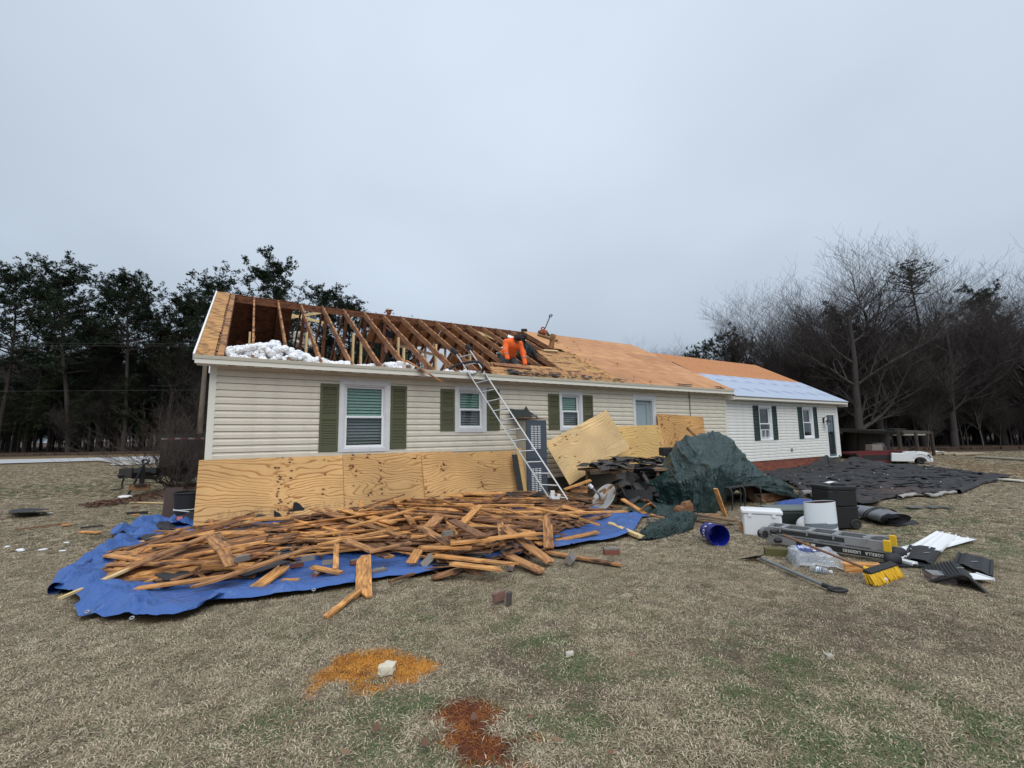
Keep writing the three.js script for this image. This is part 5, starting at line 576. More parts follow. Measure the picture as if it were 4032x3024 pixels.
{ // white cooler
  const p = G(W7(345, 500)), t = thing('cooler', 'large white hard cooler standing behind the lying ladder', 'cooler', [p.x + 0.14, 0, p.z - 0.20]); t.rotation.y = -0.98; t.scale.set(0.78, 0.92, 0.78);
  mesh('body', RB(0.62, 0.34, 0.40, 0.03), M.whiteP, t); mesh('lower_groove', RB(0.625, 0.035, 0.405, 0.03, [0, 0.03, 0]), M.whiteP, t); mesh('lid', [RB(0.68, 0.055, 0.44, 0.035, [0, 0.345, 0]), RB(0.54, 0.016, 0.32, 0.03, [0, 0.392, 0])], M.whiteP, t);
  for (const x of [-0.2, 0.2]) mesh('latch', [bx(0.06, 0.09, 0.018, [x, 0.345, 0.222]), bx(0.05, 0.02, 0.03, [x, 0.31, 0.218])], M.whiteP, t);
  for (const s of [-1, 1]) mesh('handle', [bx(0.012, 0.03, 0.22, [s * 0.325, 0.28, 0]), bx(0.014, 0.17, 0.022, [s * 0.328, 0.21, 0.1]), bx(0.014, 0.17, 0.022, [s * 0.328, 0.21, -0.1])], M.whiteP, t), mesh('grip', bx(0.03, 0.028, 0.19, [s * 0.337, 0.13, 0]), M.black, t);
}
{ // sheet metal rolled to a flat drum
  const p = G(W7(740, 465)), t = thing('sheet_metal_drum', 'white sheet metal bent into an upright oval drum with a grey band', 'sheet metal', [p.x - 0.02, 0, p.z - 0.02]); t.rotation.y = YR; t.scale.setScalar(0.76); const N = 48, g = new THREE.CylinderGeometry(0.30, 0.315, 0.60, N, 12, true).scale(1, 1, 0.5).translate(0, 0.31, 0);
  const tx = textTex(1024, 512, '#d9e0e6', (c) => { c.fillStyle = '#757e88'; c.beginPath(); c.moveTo(0, 350); for (let x = 0; x <= 1024; x += 64) c.lineTo(x, 345 + 14 * Math.sin(x / 90)); for (let x = 1024; x >= 0; x -= 64) c.lineTo(x, 425 + 18 * Math.sin(x / 70 + 1)); c.fill(); c.strokeStyle = '#3c444c'; c.lineWidth = 4; for (let k = 0; k < 9; k++) { c.beginPath(); c.moveTo(k * 120, 372); c.quadraticCurveTo(k * 120 + 60, 420, k * 120 + 115, 378); c.stroke(); } c.fillStyle = 'rgba(150,160,170,0.3)'; const r = rng(3); for (let k = 0; k < 60; k++) c.fillRect(r() * 1024, r() * 512, 2 + r() * 14, 2 + r() * 5); });
  mesh('wall', warp(g, (v) => { v.z += 0.02 * Math.sin(v.x * 7 + 1); v.y += 0.012 * Math.sin(v.x * 6); }), mat(L(1, 1, 1), 0.38, { map: tx }), t); mesh('inner_lining', warp(new THREE.CylinderGeometry(0.296, 0.31, 0.59, N, 6, true).scale(1, 1, 0.5).translate(0, 0.305, 0), (v) => { v.z += 0.02 * Math.sin(v.x * 7 + 1); v.y += 0.012 * Math.sin(v.x * 6); }), mat(S(64, 34, 34), 0.8), t);
}
{ // dark tub and a white fan head between cooler and drum
  const p = G(W7(540, 415)), t = thing('tub', 'low dark green plastic tub between the white cooler and the drum', 'tub', [p.x + 0.05, 0, p.z - 0.1]); t.rotation.y = YR; mesh('body', RB(0.75, 0.26, 0.42, 0.06), mat(L(0.012, 0.017, 0.015), 0.5), t); mesh('rim', RB(0.79, 0.03, 0.46, 0.06, [0, 0.26, 0]), mat(S(98, 108, 106), 0.5), t);
  const q = G(W7(585, 452)), h = thing('hard_hat', 'white hard hat with a dark opening lying behind the lying ladder', 'hard hat', [q.x + 0.05, 0.10, q.z + 0.02]); mesh('shell', new THREE.SphereGeometry(0.125, 24, 14, 0, 6.29, 0, 1.6).scale(1, 0.95, 1.15), M.whiteP, h); mesh('brim', new THREE.TorusGeometry(0.13, 0.012, 6, 28).rotateX(Math.PI / 2).scale(1, 1, 1.2), M.whiteP, h); mesh('liner', new THREE.CylinderGeometry(0.11, 0.11, 0.02, 20).scale(1, 1, 1.12), M.black, h); mesh('strap', tube([[-0.1, -0.03, 0.05], [0, -0.09, 0.1], [0.12, -0.02, 0.08], [0.2, 0.02, 0.02]], 0.006), M.whiteP, h); h.rotation.set(-0.9, 0.3, 0.2);
}
{ // tool chest on wheels with a case on top
  const p = G(W7(930, 440)), bp = mat(L(0.011, 0.011, 0.012), 0.45), t = thing('tool_chest', 'black rolling tool chest with large wheels, lower of two boxes', 'tool box', [p.x + 0.02, 0, p.z - 0.2]); t.rotation.y = YR + 0.12; t.scale.set(0.86, 0.7, 0.86);
  mesh('body', RB(0.56, 0.44, 0.42, 0.03, [0, 0.03, 0]), bp, t); mesh('rim', RB(0.60, 0.03, 0.45, 0.03, [0, 0.46, 0]), bp, t); for (const z of [-0.2, 0.22]) { const w = mesh('wheel', [new THREE.TorusGeometry(0.085, 0.028, 10, 26), new THREE.CylinderGeometry(0.06, 0.06, 0.04, 20).rotateX(Math.PI / 2)], M.blackM, t); w.position.set(0.2, 0.113, z); mesh('hub', [0, 1, 2, 3, 4].map((k) => bx(0.012, 0.1, 0.01, [0, 0, 0.024], [0, 0, k * 1.257])), mat(L(0.05, 0.05, 0.05), 0.4), w); }
  const c = thing('tool_case', 'black ribbed tool case stacked on the rolling chest', 'tool box', [p.x + 0.03, 0.345, p.z - 0.2]); c.scale.set(0.84, 0.76, 0.84); c.rotation.y = YR + 0.2; c.rotation.z = -0.04; mesh('body', RB(0.60, 0.33, 0.38, 0.04), bp, c); mesh('lid', RB(0.62, 0.09, 0.40, 0.04, [0, 0.33, 0]), bp, c); mesh('ribs', [bx(0.02, 0.3, 0.02, [-0.14, 0.18, 0.2]), bx(0.02, 0.3, 0.02, [0.16, 0.18, 0.2]), bx(0.34, 0.02, 0.02, [0.0, 0.3, 0.2])], bp, c); mesh('label_plate', bx(0.16, 0.11, 0.01, [0.02, 0.17, 0.195]), mat(L(0.03, 0.025, 0.022), 0.5), c); mesh('handle', [bx(0.26, 0.03, 0.04, [0, 0.44, 0.1]), bx(0.03, 0.05, 0.04, [-0.13, 0.42, 0.1]), bx(0.03, 0.05, 0.04, [0.13, 0.42, 0.1])], bp, c); for (const x of [-0.2, 0.2]) mesh('latch', bx(0.07, 0.1, 0.02, [x, 0.33, 0.2]), bp, c);
  solo('paper', warp(new THREE.BoxGeometry(0.19, 0.004, 0.12, 6, 1, 4), (v) => { v.y += 0.01 * Math.sin(v.x * 30); }).rotateY(YR).translate(p.x + 0.03, 0.705, p.z - 0.24), M.whiteP, 'white folded paper lying on top of the black tool case', 'paper');
}
{ // rolled grey tarp
  const a = G(W14(1540, 640)), b = G(W14(1990, 760)), t = thing('rolled_tarp', 'silver grey tarp folded into a roll tied with black cord', 'tarp'), d = b.clone().sub(a), n = 60, pos = [];
  const rings = (s0, s1, turns, rad) => { const g = new THREE.PlaneGeometry(1, 1, 60, 120), P = g.attributes.position, ax = b.clone().sub(a), len = ax.length(); ax.normalize(); const side = V3(-ax.z, 0, ax.x); for (let i = 0; i < P.count; i++) { const u = P.getX(i) + 0.5, v = P.getY(i) + 0.5, th = v * turns * Math.PI * 2, r = rad * (0.35 + 0.65 * v) * (1 + 0.12 * (ridged(u * 4, th * 0.9, 2, 2) - 0.5)), p = a.clone().addScaledVector(ax, u * len + 0.05 * Math.sin(th)).addScaledVector(side, Math.cos(th) * r * 1.7); p.y = 0.12 + Math.sin(th) * r * 0.75; P.setXYZ(i, p.x, Math.max(0.01, p.y), p.z); } g.computeVertexNormals(); return g; };
  mesh('roll', rings(0, 1, 3.2, 0.145), tarpMat(S(112, 114, 120), { roughness: 0.5, bumpScale: 0.01 }), t);
  for (const k of [0.52, 0.60]) { const c = a.clone().lerp(b, k), ax = d.clone().normalize(), side = V3(-ax.z, 0, ax.x); mesh('cord', tube(Array.from({ length: 16 }, (_, i) => { const th = i / 16 * 6.283, p = c.clone().addScaledVector(side, Math.cos(th) * 0.262).addScaledVector(ax, 0.02 * Math.sin(th * 2)); p.y = Math.max(0.012, 0.12 + Math.sin(th) * 0.122); return p; }), 0.008, 6, 60, true), M.black, t); }
  pack('dark_sheeting', 'dark plastic sheeting trailing from the end of the grey roll', 'sheeting', [[[1900, 700, 7.25], [2010, 770, 7.1], [2140, 760, 7.2], [2290, 770, 7.3]], [[1930, 650, 7.45], [2060, 680, 7.4], [2170, 700, 7.45], [2240, 745, 7.5]], [[1950, 630, 7.6], [2050, 640, 7.6], [2120, 660, 7.6], [2200, 720, 7.6]]], W14, 40, 24, M.blackM, 0.03, 6);
}
{ // the ladder lying down, its rungs seen from above; the near rail carries the maker's name upside down
  const t = thing('folding_ladder', 'folded aluminium ladder with yellow caps lying on the lawn', 'ladder');
  const A = G(W7(330, 545), 0.02), B = G(W7(1240, 690), 0.02), ax = B.clone().sub(A).setY(0), len = ax.length(); ax.normalize(); const back = V3(ax.z, 0, -ax.x); if (back.dot(FW) < 0) back.negate();
  const P = (s, d, y) => A.clone().addScaledVector(ax, s * len).addScaledVector(back, d).setY(y);
  // two nested frames, standing on edge: outer pair and inner pair of rails stacked in height
  const name = textTex(1024, 64, '#1c1c1e', (c) => { c.save(); c.translate(512, 32); c.rotate(Math.PI); c.translate(-512, -32); c.fillStyle = '#d8d6cc'; c.font = 'bold 46px sans-serif'; c.fillText('GORILLA ▲ LADDERS', 40, 48); c.fillStyle = '#c9a34a'; c.fillRect(860, 8, 40, 48); c.fillStyle = '#d8d6cc'; c.fillRect(920, 8, 26, 48); c.fillRect(790, 14, 50, 36); c.restore(); });
  const rail = (d, y, h, m) => [bar(P(0, d, y), P(1, d, y), 0.012, h, V3(0, 1, 0)), bar(P(0, d + 0.02, y + h / 2), P(1, d + 0.02, y + h / 2), 0.055, 0.006, V3(0, 1, 0)), bar(P(0, d + 0.02, y - h / 2), P(1, d + 0.02, y - h / 2), 0.055, 0.006, V3(0, 1, 0))];
  mesh('rail', rail(0, 0.09, 0.085), M.alu, t); mesh('rail', rail(0.03, 0.20, 0.085), M.alu, t); mesh('rail', rail(0.37, 0.09, 0.085), M.aluDull, t); mesh('rail', rail(0.34, 0.20, 0.085), M.aluDull, t);
  { const a = P(0.26, -0.008, 0.09), b = P(0.98, -0.008, 0.09), g = bar(a, b, 0.003, 0.07, V3(0, 1, 0)), U = g.attributes.uv, Q = g.attributes.position; for (let i = 0; i < U.count; i++) { const v = V3().fromBufferAttribute(Q, i).sub(a); U.setXY(i, v.dot(ax) / a.distanceTo(b), (Q.getY(i) - 0.055) / 0.07); } mesh('name_strip', g, mat(L(1, 1, 1), 0.6, { map: name }), t); const u = mesh('label_strip', bar(P(0.1, 0.021, 0.20), P(0.66, 0.021, 0.20), 0.003, 0.055, V3(0, 1, 0)), mat(L(0.05, 0.05, 0.05), 0.7, { map: T.felt }), t); }
  for (const s of [0.12, 0.36, 0.58, 0.82]) mesh('rung', [bar(P(s, 0.03, 0.235), P(s, 0.35, 0.235), 0.06, 0.03, V3(0, 1, 0)), bar(P(s, 0.02, 0.20), P(s, 0.02, 0.26), 0.09, 0.012, ax)], M.alu, t), mesh('rung', bar(P(s + 0.03, 0.02, 0.10), P(s + 0.03, 0.36, 0.10), 0.05, 0.03, V3(0, 1, 0)), M.aluDull, t);
  for (const d of [0.0, 0.36]) mesh('end_cap', [bar(P(0.955, d, 0.21), P(1.005, d, 0.21), 0.06, 0.12, V3(0, 1, 0))], M.yellow, t), mesh('foot', warp(new THREE.CapsuleGeometry(0.055, 0.10, 6, 10).rotateZ(Math.PI / 2).rotateY(YR + 0.25), (v) => { v.y *= 1.2; }).translate(...P(1.01, d - 0.02, 0.075).toArray()), mat(L(0.02, 0.021, 0.025), 0.7), t);
  for (const d of [-0.01, 0.37]) mesh('hinge', [new THREE.CylinderGeometry(0.085, 0.085, 0.05, 22).rotateX(Math.PI / 2).rotateY(YR + 0.25).translate(...P(-0.02, d, 0.16).toArray())], M.aluDull, t), mesh('hinge_knob', new THREE.CylinderGeometry(0.055, 0.06, 0.08, 8).rotateX(Math.PI / 2).rotateY(YR + 0.25).translate(...P(-0.04, d - 0.02, 0.15).toArray()), M.blackM, t);
  for (const s of [0.07, 0.1]) mesh('lock_knob', new THREE.CapsuleGeometry(0.03, 0.05, 4, 10).rotateZ(Math.PI / 2).rotateY(YR).translate(...P(s, -0.03, s > 0.08 ? 0.09 : 0.2).toArray()), M.black, t);
  mesh('tie_rod', rod(P(0.80, 0.05, 0.27), P(0.96, 0.34, 0.27), 0.006), M.alu, t);
  solo('timber', bar(G(W7(300, 600), 0.05), G(W7(550, 615), 0.05), 0.1, 0.09, V3(0, 1, 0)), mat(S(92, 88, 50), 0.8, { map: T.grain }), 'olive painted timber under the hinge end of the lying ladder', 'timber'); solo('timber', bar(G(W7(870, 715), 0.05), G(W7(1160, 725), 0.05), 0.12, 0.09, V3(0, 1, 0)), M.freshw, 'brown timber under the capped end of the lying ladder', 'timber'); solo('timber', bar(G(W7(140, 410), 0.07), G(W7(225, 440), 0.07), 0.12, 0.14, V3(0, 1, 0)), M.freshw, 'short timber block left of the white cooler', 'timber');
}
{ // broom
  const t = thing('push_broom', 'push broom with yellow bristles and a long brown handle', 'broom'), a = G(W7(435, 478), 0.36), b = G(W7(1090, 745), 0.09); mesh('handle', rod(a, b, 0.013, 0.013), mat(S(120, 84, 62), 0.6), t);
  const h0 = G(W7(1060, 812), 0.05), h1 = G(W7(1255, 745), 0.05), hd = mesh('head', bar(h0.clone().setY(0.12), h1.clone().setY(0.12), 0.07, 0.035, V3(0.3, 1, 0.3)), M.blackM, t), r = rng(12), br = [];
  for (let i = 0; i < 900; i++) { const s = r(), p = h0.clone().lerp(h1, s), o = V3(r() - 0.5, 0, r() - 0.5).multiplyScalar(0.07); const q = p.clone().add(o.clone().multiplyScalar(1.4)).addScaledVector(V3(FW.x, 0, FW.z), -0.045 - 0.02 * r()); q.y = 0.012 + r() * 0.03; br.push(rod(p.add(o).setY(0.11), q, 0.0035, 0.003, 3)); } mesh('bristles', br, M.yellow, t);
  mesh('brace', [tube([h0.clone().lerp(h1, 0.15).setY(0.13), b.clone().lerp(a, 0.06), b.clone().lerp(a, 0.12)], 0.008), tube([h0.clone().lerp(h1, 0.85).setY(0.13), b.clone().lerp(a, 0.05), b.clone().lerp(a, 0.12)], 0.008), rod(b, b.clone().lerp(a, 0.09), 0.022)], M.yellow, t);
}
{ // scraper shovel
  const t = thing('roof_scraper', 'flat bladed roof scraper with grey shaft and black grip lying on grass', 'shovel'), a = G(W7(270, 650), 0.05), b = G(W7(735, 850), 0.05), e = G(W7(870, 905), 0.03), gr = mat(S(116, 122, 124), 0.5); mesh('shaft', rod(a, b, 0.017, 0.018, 10), gr, t);
  const d = b.clone().sub(a).normalize(), s = V3(-d.z, 0, d.x), c = G(W7(165, 658), 0.012), bl = [c.clone().addScaledVector(s, 0.13), c.clone().addScaledVector(s, -0.13), a.clone().addScaledVector(s, -0.05), a.clone().addScaledVector(d, 0.04), a.clone().addScaledVector(s, 0.05)]; const pos = []; for (const [i, j, k] of [[0, 1, 3], [0, 3, 4], [1, 2, 3]]) for (const q of [i, j, k]) pos.push(bl[q].x, bl[q].y + (q === 3 ? 0.045 : q > 1 ? 0.03 : 0), bl[q].z); const g = new THREE.BufferGeometry(); g.setAttribute('position', new THREE.Float32BufferAttribute(pos, 3)); g.setAttribute('uv', new THREE.Float32BufferAttribute(new Float32Array(pos.length / 3 * 2), 2)); g.computeVertexNormals(); mesh('blade', g, mat(L(0.03, 0.028, 0.026), 0.55, { metalness: 0.5 }), t);
  const m = b.clone().lerp(e, 0.42), q = (k, o) => m.clone().lerp(e, k).addScaledVector(s, o).setY(0.045); mesh('grip', [tube([b.clone().lerp(e, 0.1), q(0, 0), q(0.25, 0.05), q(0.85, 0.062), q(1, 0.04), q(1, -0.04), q(0.85, -0.062), q(0.25, -0.05), q(0, 0)], 0.016, 8, 60), rod(b.clone().lerp(e, -0.05), q(0, 0), 0.022)], M.black, t);
}
{ // pack of water bottles and loose ones
  const pl = new THREE.MeshPhysicalMaterial({ color: L(0.93, 0.95, 0.97), roughness: 0.12, transmission: 0.85, thickness: 0, ior: 1.4, side: THREE.DoubleSide }), prof = [[0, 0], [0.028, 0.0], [0.033, 0.008], [0.033, 0.05], [0.030, 0.058], [0.033, 0.066], [0.033, 0.135], [0.026, 0.165], [0.013, 0.182], [0.013, 0.2]].map((q) => new THREE.Vector2(...q)), body = new THREE.LatheGeometry(prof, 20), cap = new THREE.CylinderGeometry(0.016, 0.016, 0.018, 14).translate(0, 0.205, 0), water = new THREE.LatheGeometry([[0, 0.004], [0.0315, 0.006], [0.0315, 0.13], [0.025, 0.16], [0, 0.16]].map((q) => new THREE.Vector2(...q)), 16), lb = textTex(256, 128, '#dfe8f2', (c) => { c.fillStyle = '#3558a8'; c.fillRect(0, 20, 256, 26); c.fillStyle = '#e8c24a'; c.fillRect(30, 60, 60, 30); c.fillStyle = '#27407c'; c.fillRect(120, 70, 110, 18); });
  const lm = mat(L(1, 1, 1), 0.5, { map: lb }), wm = new THREE.MeshPhysicalMaterial({ color: L(0.95, 0.97, 1), roughness: 0.02, transmission: 1, thickness: 0.05, ior: 1.33 });
  const bottle = (p, label, q, full, group) => { const t = thing('water_bottle', label, 'bottle', p, group); mesh('bottle_body', body, pl, t); mesh('cap', cap, M.whiteP, t); mesh('label_sleeve', new THREE.CylinderGeometry(0.0337, 0.0337, 0.045, 20, 1, true).translate(0, 0.095, 0), lm, t); if (full) mesh('water', water, wm, t); t.rotation.set(...q); t.position.y += 0.034; };
  bottle(G(W7(490, 665)), 'leftmost loose water bottle lying beside the wrapped pack', [1.5, 0.9, 0], true); bottle(G(W7(530, 690)), 'loose water bottle lying nearest the wrapped pack on its left', [1.55, 0.2, 0.1], true); bottle(G(W7(640, 750)), 'loose water bottle lying in front of the wrapped pack', [1.5, 1.1, 0], true); bottle(G(W7(1020, 805)), 'loose water bottle lying beside the broom head', [1.5, 1.4, 0], true);
  const a = G(W7(570, 690)), b = G(W7(870, 760)), cx = a.clone().lerp(b, 0.5), t = thing('water_pack', 'shrink wrapped pack of water bottles with a blue printed label', 'water bottles', [cx.x + 0.05, 0, cx.z - 0.08]); t.rotation.y = YR - 0.35;
  for (let i = 0; i < 4; i++) for (let j = 0; j < 6; j++) { if (i > 2 && j > 3) continue; const o = new THREE.Group(); o.name = 'packed_bottle'; t.add(o); o.position.set(-0.19 + j * 0.072, 0.034 + (i > 1 ? 0.066 : 0), -0.09 + (i % 2) * 0.2); o.rotation.set(-Math.PI / 2 + (i % 2 ? 0 : 0.05), 0, (i % 2) * 0.05); mesh('bottle_body', body, pl, o); mesh('cap', cap, M.whiteP, o); mesh('label_sleeve', new THREE.CylinderGeometry(0.0337, 0.0337, 0.05, 16, 1, true).translate(0, 0.095, 0), lm, o); }
  const wr = textTex(512, 512, null, (c) => { c.clearRect(0, 0, 512, 512); c.fillStyle = 'rgb(38,52,108)'; c.fillRect(60, 60, 330, 330); c.fillStyle = 'rgb(60,92,186)'; c.fillRect(60, 60, 330, 120); c.fillStyle = 'rgb(222,160,60)'; c.beginPath(); c.moveTo(240, 200); c.lineTo(400, 150); c.lineTo(390, 260); c.lineTo(280, 270); c.fill(); c.fillStyle = '#f2f4fa'; c.font = 'bold 64px sans-serif'; c.fillText('DEER', 80, 130); c.fillText('PARK', 80, 190); c.fillRect(250, 300, 46, 46); });
  const film = new THREE.PlaneGeometry(0.56, 0.52, 40, 40).rotateX(-Math.PI / 2), shape = (v) => { const ex = Math.abs(v.x) / 0.28, ez = Math.abs(v.z) / 0.26; v.y = 0.17 - 0.13 * sstep(0.72, 1, ex) - 0.12 * sstep(0.72, 1, ez) + 0.05 * (ridged(v.x * 9, v.z * 9, 3, 3) - 0.6); v.x *= 1 - 0.08 * sstep(0.7, 1, ex); v.z *= 1 - 0.08 * sstep(0.7, 1, ez); };
  mesh('film', warp(film.clone(), shape), new THREE.MeshPhysicalMaterial({ color: L(0.95, 0.96, 0.98), roughness: 0.18, transmission: 0.8, thickness: 0, side: THREE.DoubleSide }), t); const pf = new THREE.PlaneGeometry(0.36, 0.34, 30, 30).rotateX(-Math.PI / 2).translate(-0.02, 0, 0.02); mesh('printed_panel', warp(pf, (v) => { shape(v); v.y += 0.006; }), mat(L(1, 1, 1), 0.3, { map: wr, alphaTest: 0.5 }), t);
}
{ // ridge vents and soffit panels
  const bk = mat(L(0.012, 0.012, 0.013), 0.5, { bumpMap: T.grain, bumpScale: 0.004 }), r = rng(6);
  function vent(label, front, backRow, flange) { const t = thing('roof_vent', label, 'roof vent'), lower = (l) => l.map((p) => p.clone().add(V3(0, -0.012, 0)));
    const g1 = patch([front, front.map((p, i) => p.clone().lerp(backRow[i], 0.5)), backRow], null, 48, 20, (v, u, k) => 0.004 * Math.sin(k * 28)), g2 = patch([lower(front), lower(backRow)], null, 32, 4); mesh('cover', [g1, g2], bk, t); const n = front.length - 1, up = V3(0, 0.008, 0);
    const edge = (i, j, f) => { const A = front[i].clone().lerp(front[j], f), B = backRow[i].clone().lerp(backRow[j], f); return [A.add(up), B.add(up)]; };
    if (flange) for (const [i, j] of [[0, 1], [n, n - 1]]) { const [A, B] = edge(i, j, 0.03), [C, D] = edge(i, j, 0.16); mesh('vent_flange', [bar(A, B, 0.012, 0.03), bar(C, D, 0.012, 0.02)], bk, t); for (let k = 0; k < 5; k++) { const p = A.clone().lerp(C, 0.5), q = B.clone().lerp(D, 0.5); mesh('vent_hole', bar(p.clone().lerp(q, 0.06 + k * 0.19), p.clone().lerp(q, 0.18 + k * 0.19), 0.022, 0.01), mat(L(0.075, 0.075, 0.078), 0.4), t); } }
    else { for (let k = 1; k < 10; k++) { const f = k / 10 * 2, i = Math.min(1, Math.floor(f)), [A, B] = edge(i, i + 1, f - i); mesh('rib', rod(A, B, 0.009, 0.009, 6), bk, t); } mesh('rim', tube(front.map((p) => p.clone().add(V3(0, -0.008, 0))), 0.017, 8, 40), bk, t); }
    const [A, B] = edge(Math.floor(n / 2), Math.floor(n / 2) + 1, 0.1), m = A.lerp(B, 0.45); mesh('mark', bx(0.07, 0.003, 0.012).rotateY(YR).translate(m.x, m.y + 0.004, m.z), mat(S(150, 150, 150), 0.5), t); return t; }
  { const g = (x, y, h = 0.02) => G(W13(x, y), h);
    const F0 = g(395, 590, 0.03), F4 = g(815, 668, 0.02), F2 = AT(W13(690, 585), depthOf(F0.clone().lerp(F4, 0.62))), off = AT(W13(505, 362), depthOf(F0) + 0.50).sub(F0); off.y = clamp(off.y, -0.02, 0.06);
    const mk = (F0, F2, F4, o0, o4) => { const f = [F0, F0.clone().lerp(F2, 0.5).add(V3(0, 0.018, 0)), F2, F2.clone().lerp(F4, 0.5).add(V3(0, 0.018, 0)), F4]; return [f, f.map((p, i) => p.clone().add(o0.clone().lerp(o4, i / 4)))]; };
    vent('black plastic roof vent nearest the lying ladder, folded up in the middle', ...mk(F0, F2, F4, G(W13(505, 385), 0.04).sub(F0), G(W13(968, 470), 0.03).sub(F4)), true);
    const H0 = g(1180, 640, 0.04), H4 = g(1742, 856, 0.02), H2 = AT(W13(1440, 715), depthOf(H0.clone().lerp(H4, 0.5))); vent('black plastic roof vent on the right, propped flat on the white panel', ...mk(H0, H2, H4, G(W13(1235, 490), 0.05).sub(H0), G(W13(1752, 605), 0.04).sub(H4)), true);
    const K0 = g(805, 912, 0.01), K4 = g(1660, 1086, 0.01), K2 = AT(W13(1325, 812), depthOf(K0.clone().lerp(K4, 0.58))), o0 = G(W13(685, 700), 0.02).sub(K0); const f = [K0, AT(W13(1060, 850), depthOf(K0.clone().lerp(K4, 0.3))), K2, AT(W13(1450, 890), depthOf(K0.clone().lerp(K4, 0.72))), K4]; vent('black plastic roof vent in front, arched over a stack of shingles', f, f.map((p, i) => p.clone().add(o0.clone().multiplyScalar(1 - 0.02 * i))), false); }
  const sp = G(W13(1250, 1010)), st = thing('shingle_stack', 'small stack of grey and red shingles under the front roof vent', 'shingles', [sp.x + 0.10, 0, sp.z - 0.17]); st.scale.set(0.85, 0.75, 0.8); st.rotation.y = YR - 0.4; for (let k = 0; k < 7; k++) mesh('shingle', bx(0.24 - 0.006 * k, 0.014, 0.22, [0.004 * (k % 2), 0.012 + k * 0.016, 0]), [M.aluDull, mat(S(132, 122, 122), 0.9), mat(S(124, 88, 84), 0.9)][k % 3], st);
  // white ribbed panel
  const c = [[1110, 240], [1510, 300], [1600, 880], [970, 590]].map((q) => G(W13(...q), 0.02)), t = thing('soffit_panel', 'wide white ribbed soffit panel lying flat under the roof vents', 'soffit panel'), X = c[1].clone().sub(c[0]).setY(0), wd = X.length(); X.normalize(); const Z2 = c[2].clone().sub(c[1]).setY(0); Z2.addScaledVector(X, -Z2.dot(X)); const ln = Z2.length(); Z2.normalize();
  const prof = []; for (let k = 0; k < 3; k++) prof.push([k / 3 * wd, 0], [(k + 0.03) / 3 * wd, 0.016], [(k + 0.10) / 3 * wd, 0.016], [(k + 0.14) / 3 * wd, 0.004], [(k + 0.97) / 3 * wd, 0.004]); const pos = [], idx = []; prof.forEach(([x, y]) => { for (const s of [0, 1]) { const p = c[0].clone().addScaledVector(X, x).addScaledVector(Z2, s * ln); pos.push(p.x, 0.035 + y, p.z); } }); for (let i = 0; i < prof.length - 1; i++) idx.push(2 * i, 2 * i + 1, 2 * i + 2, 2 * i + 1, 2 * i + 3, 2 * i + 2); const g = new THREE.BufferGeometry(); g.setAttribute('position', new THREE.Float32BufferAttribute(pos, 3)); g.setAttribute('uv', new THREE.Float32BufferAttribute(new Float32Array(pos.length / 3 * 2), 2)); g.setIndex(idx); mesh('panel', (() => { const q = g.toNonIndexed(); q.computeVertexNormals(); return q; })(), mat(S(228, 232, 234), 0.4), t);
  const ws = (i, x0, y0, x1, y1, w, label) => { const a = G(W13(x0, y0), 0.045 + i * 0.008), b = G(W13(x1, y1), 0.045 + i * 0.008); const o = thing('white_trim', label, 'trim strip'); mesh('strip', bar(a, b, w, 0.008, V3(0, 1, 0)), M.white, o); const d = b.clone().sub(a).normalize(), s = V3(-d.z, 0, d.x).multiplyScalar(w / 2 - 0.006); mesh('lip', [bar(a.clone().add(s), b.clone().add(s), 0.01, 0.03, V3(0, 1, 0)), bar(a.clone().sub(s), b.clone().sub(s), 0.01, 0.03, V3(0, 1, 0))], M.white, o); };
  ws(0, 960, 170, 600, 380, 0.07, 'leftmost white trim strip sticking out from under the vent'); ws(1, 1040, 190, 760, 400, 0.1, 'middle white trim strip behind the left roof vent'); ws(2, 1120, 210, 880, 440, 0.12, 'widest white trim strip overlapping the ribbed panel'); ws(0, 240, 560, 580, 645, 0.09, 'white trim strip lying between the ladder foot and the vents'); ws(1, 1350, 790, 1610, 880, 0.2, 'white trim offcut showing below the right roof vent'); ws(0, 330, 590, 460, 500, 0.05, 'thin white trim strip crossing under the left roof vent');
  const gr = G(W13(480, 690)), gt = thing('plastic_grate', 'black slotted plastic grate half under the ladder foot', 'grate', [gr.x, 0.02, gr.z]); gt.rotation.y = YR - 0.1; mesh('frame', [bx(0.5, 0.02, 0.012, [0, 0, 0.07]), bx(0.5, 0.02, 0.012, [0, 0, -0.07]), bx(0.2, 0.02, 0.14, [-0.16, 0, 0])], bk, gt); for (let k = 0; k < 5; k++) mesh('slat', bx(0.3, 0.016, 0.012, [0.1, 0, -0.05 + k * 0.024]), bk, gt);
  const fl = G(W7(1505, 280)), ft = thing('slate_pavers', 'grey flat scraps lying on the lawn behind the soffit panels', 'shingles', [fl.x, 0.02, fl.z]); ft.rotation.y = YR; for (const [x, z] of [[-0.28, 0], [0.02, 0.03], [0.16, -0.05], [0.3, 0.05]]) mesh('shingle', bx(x < -0.1 ? 0.3 : 0.12, 0.012, 0.22, [x, 0, z]), mat(S(92, 92, 88), 0.9), ft);
}
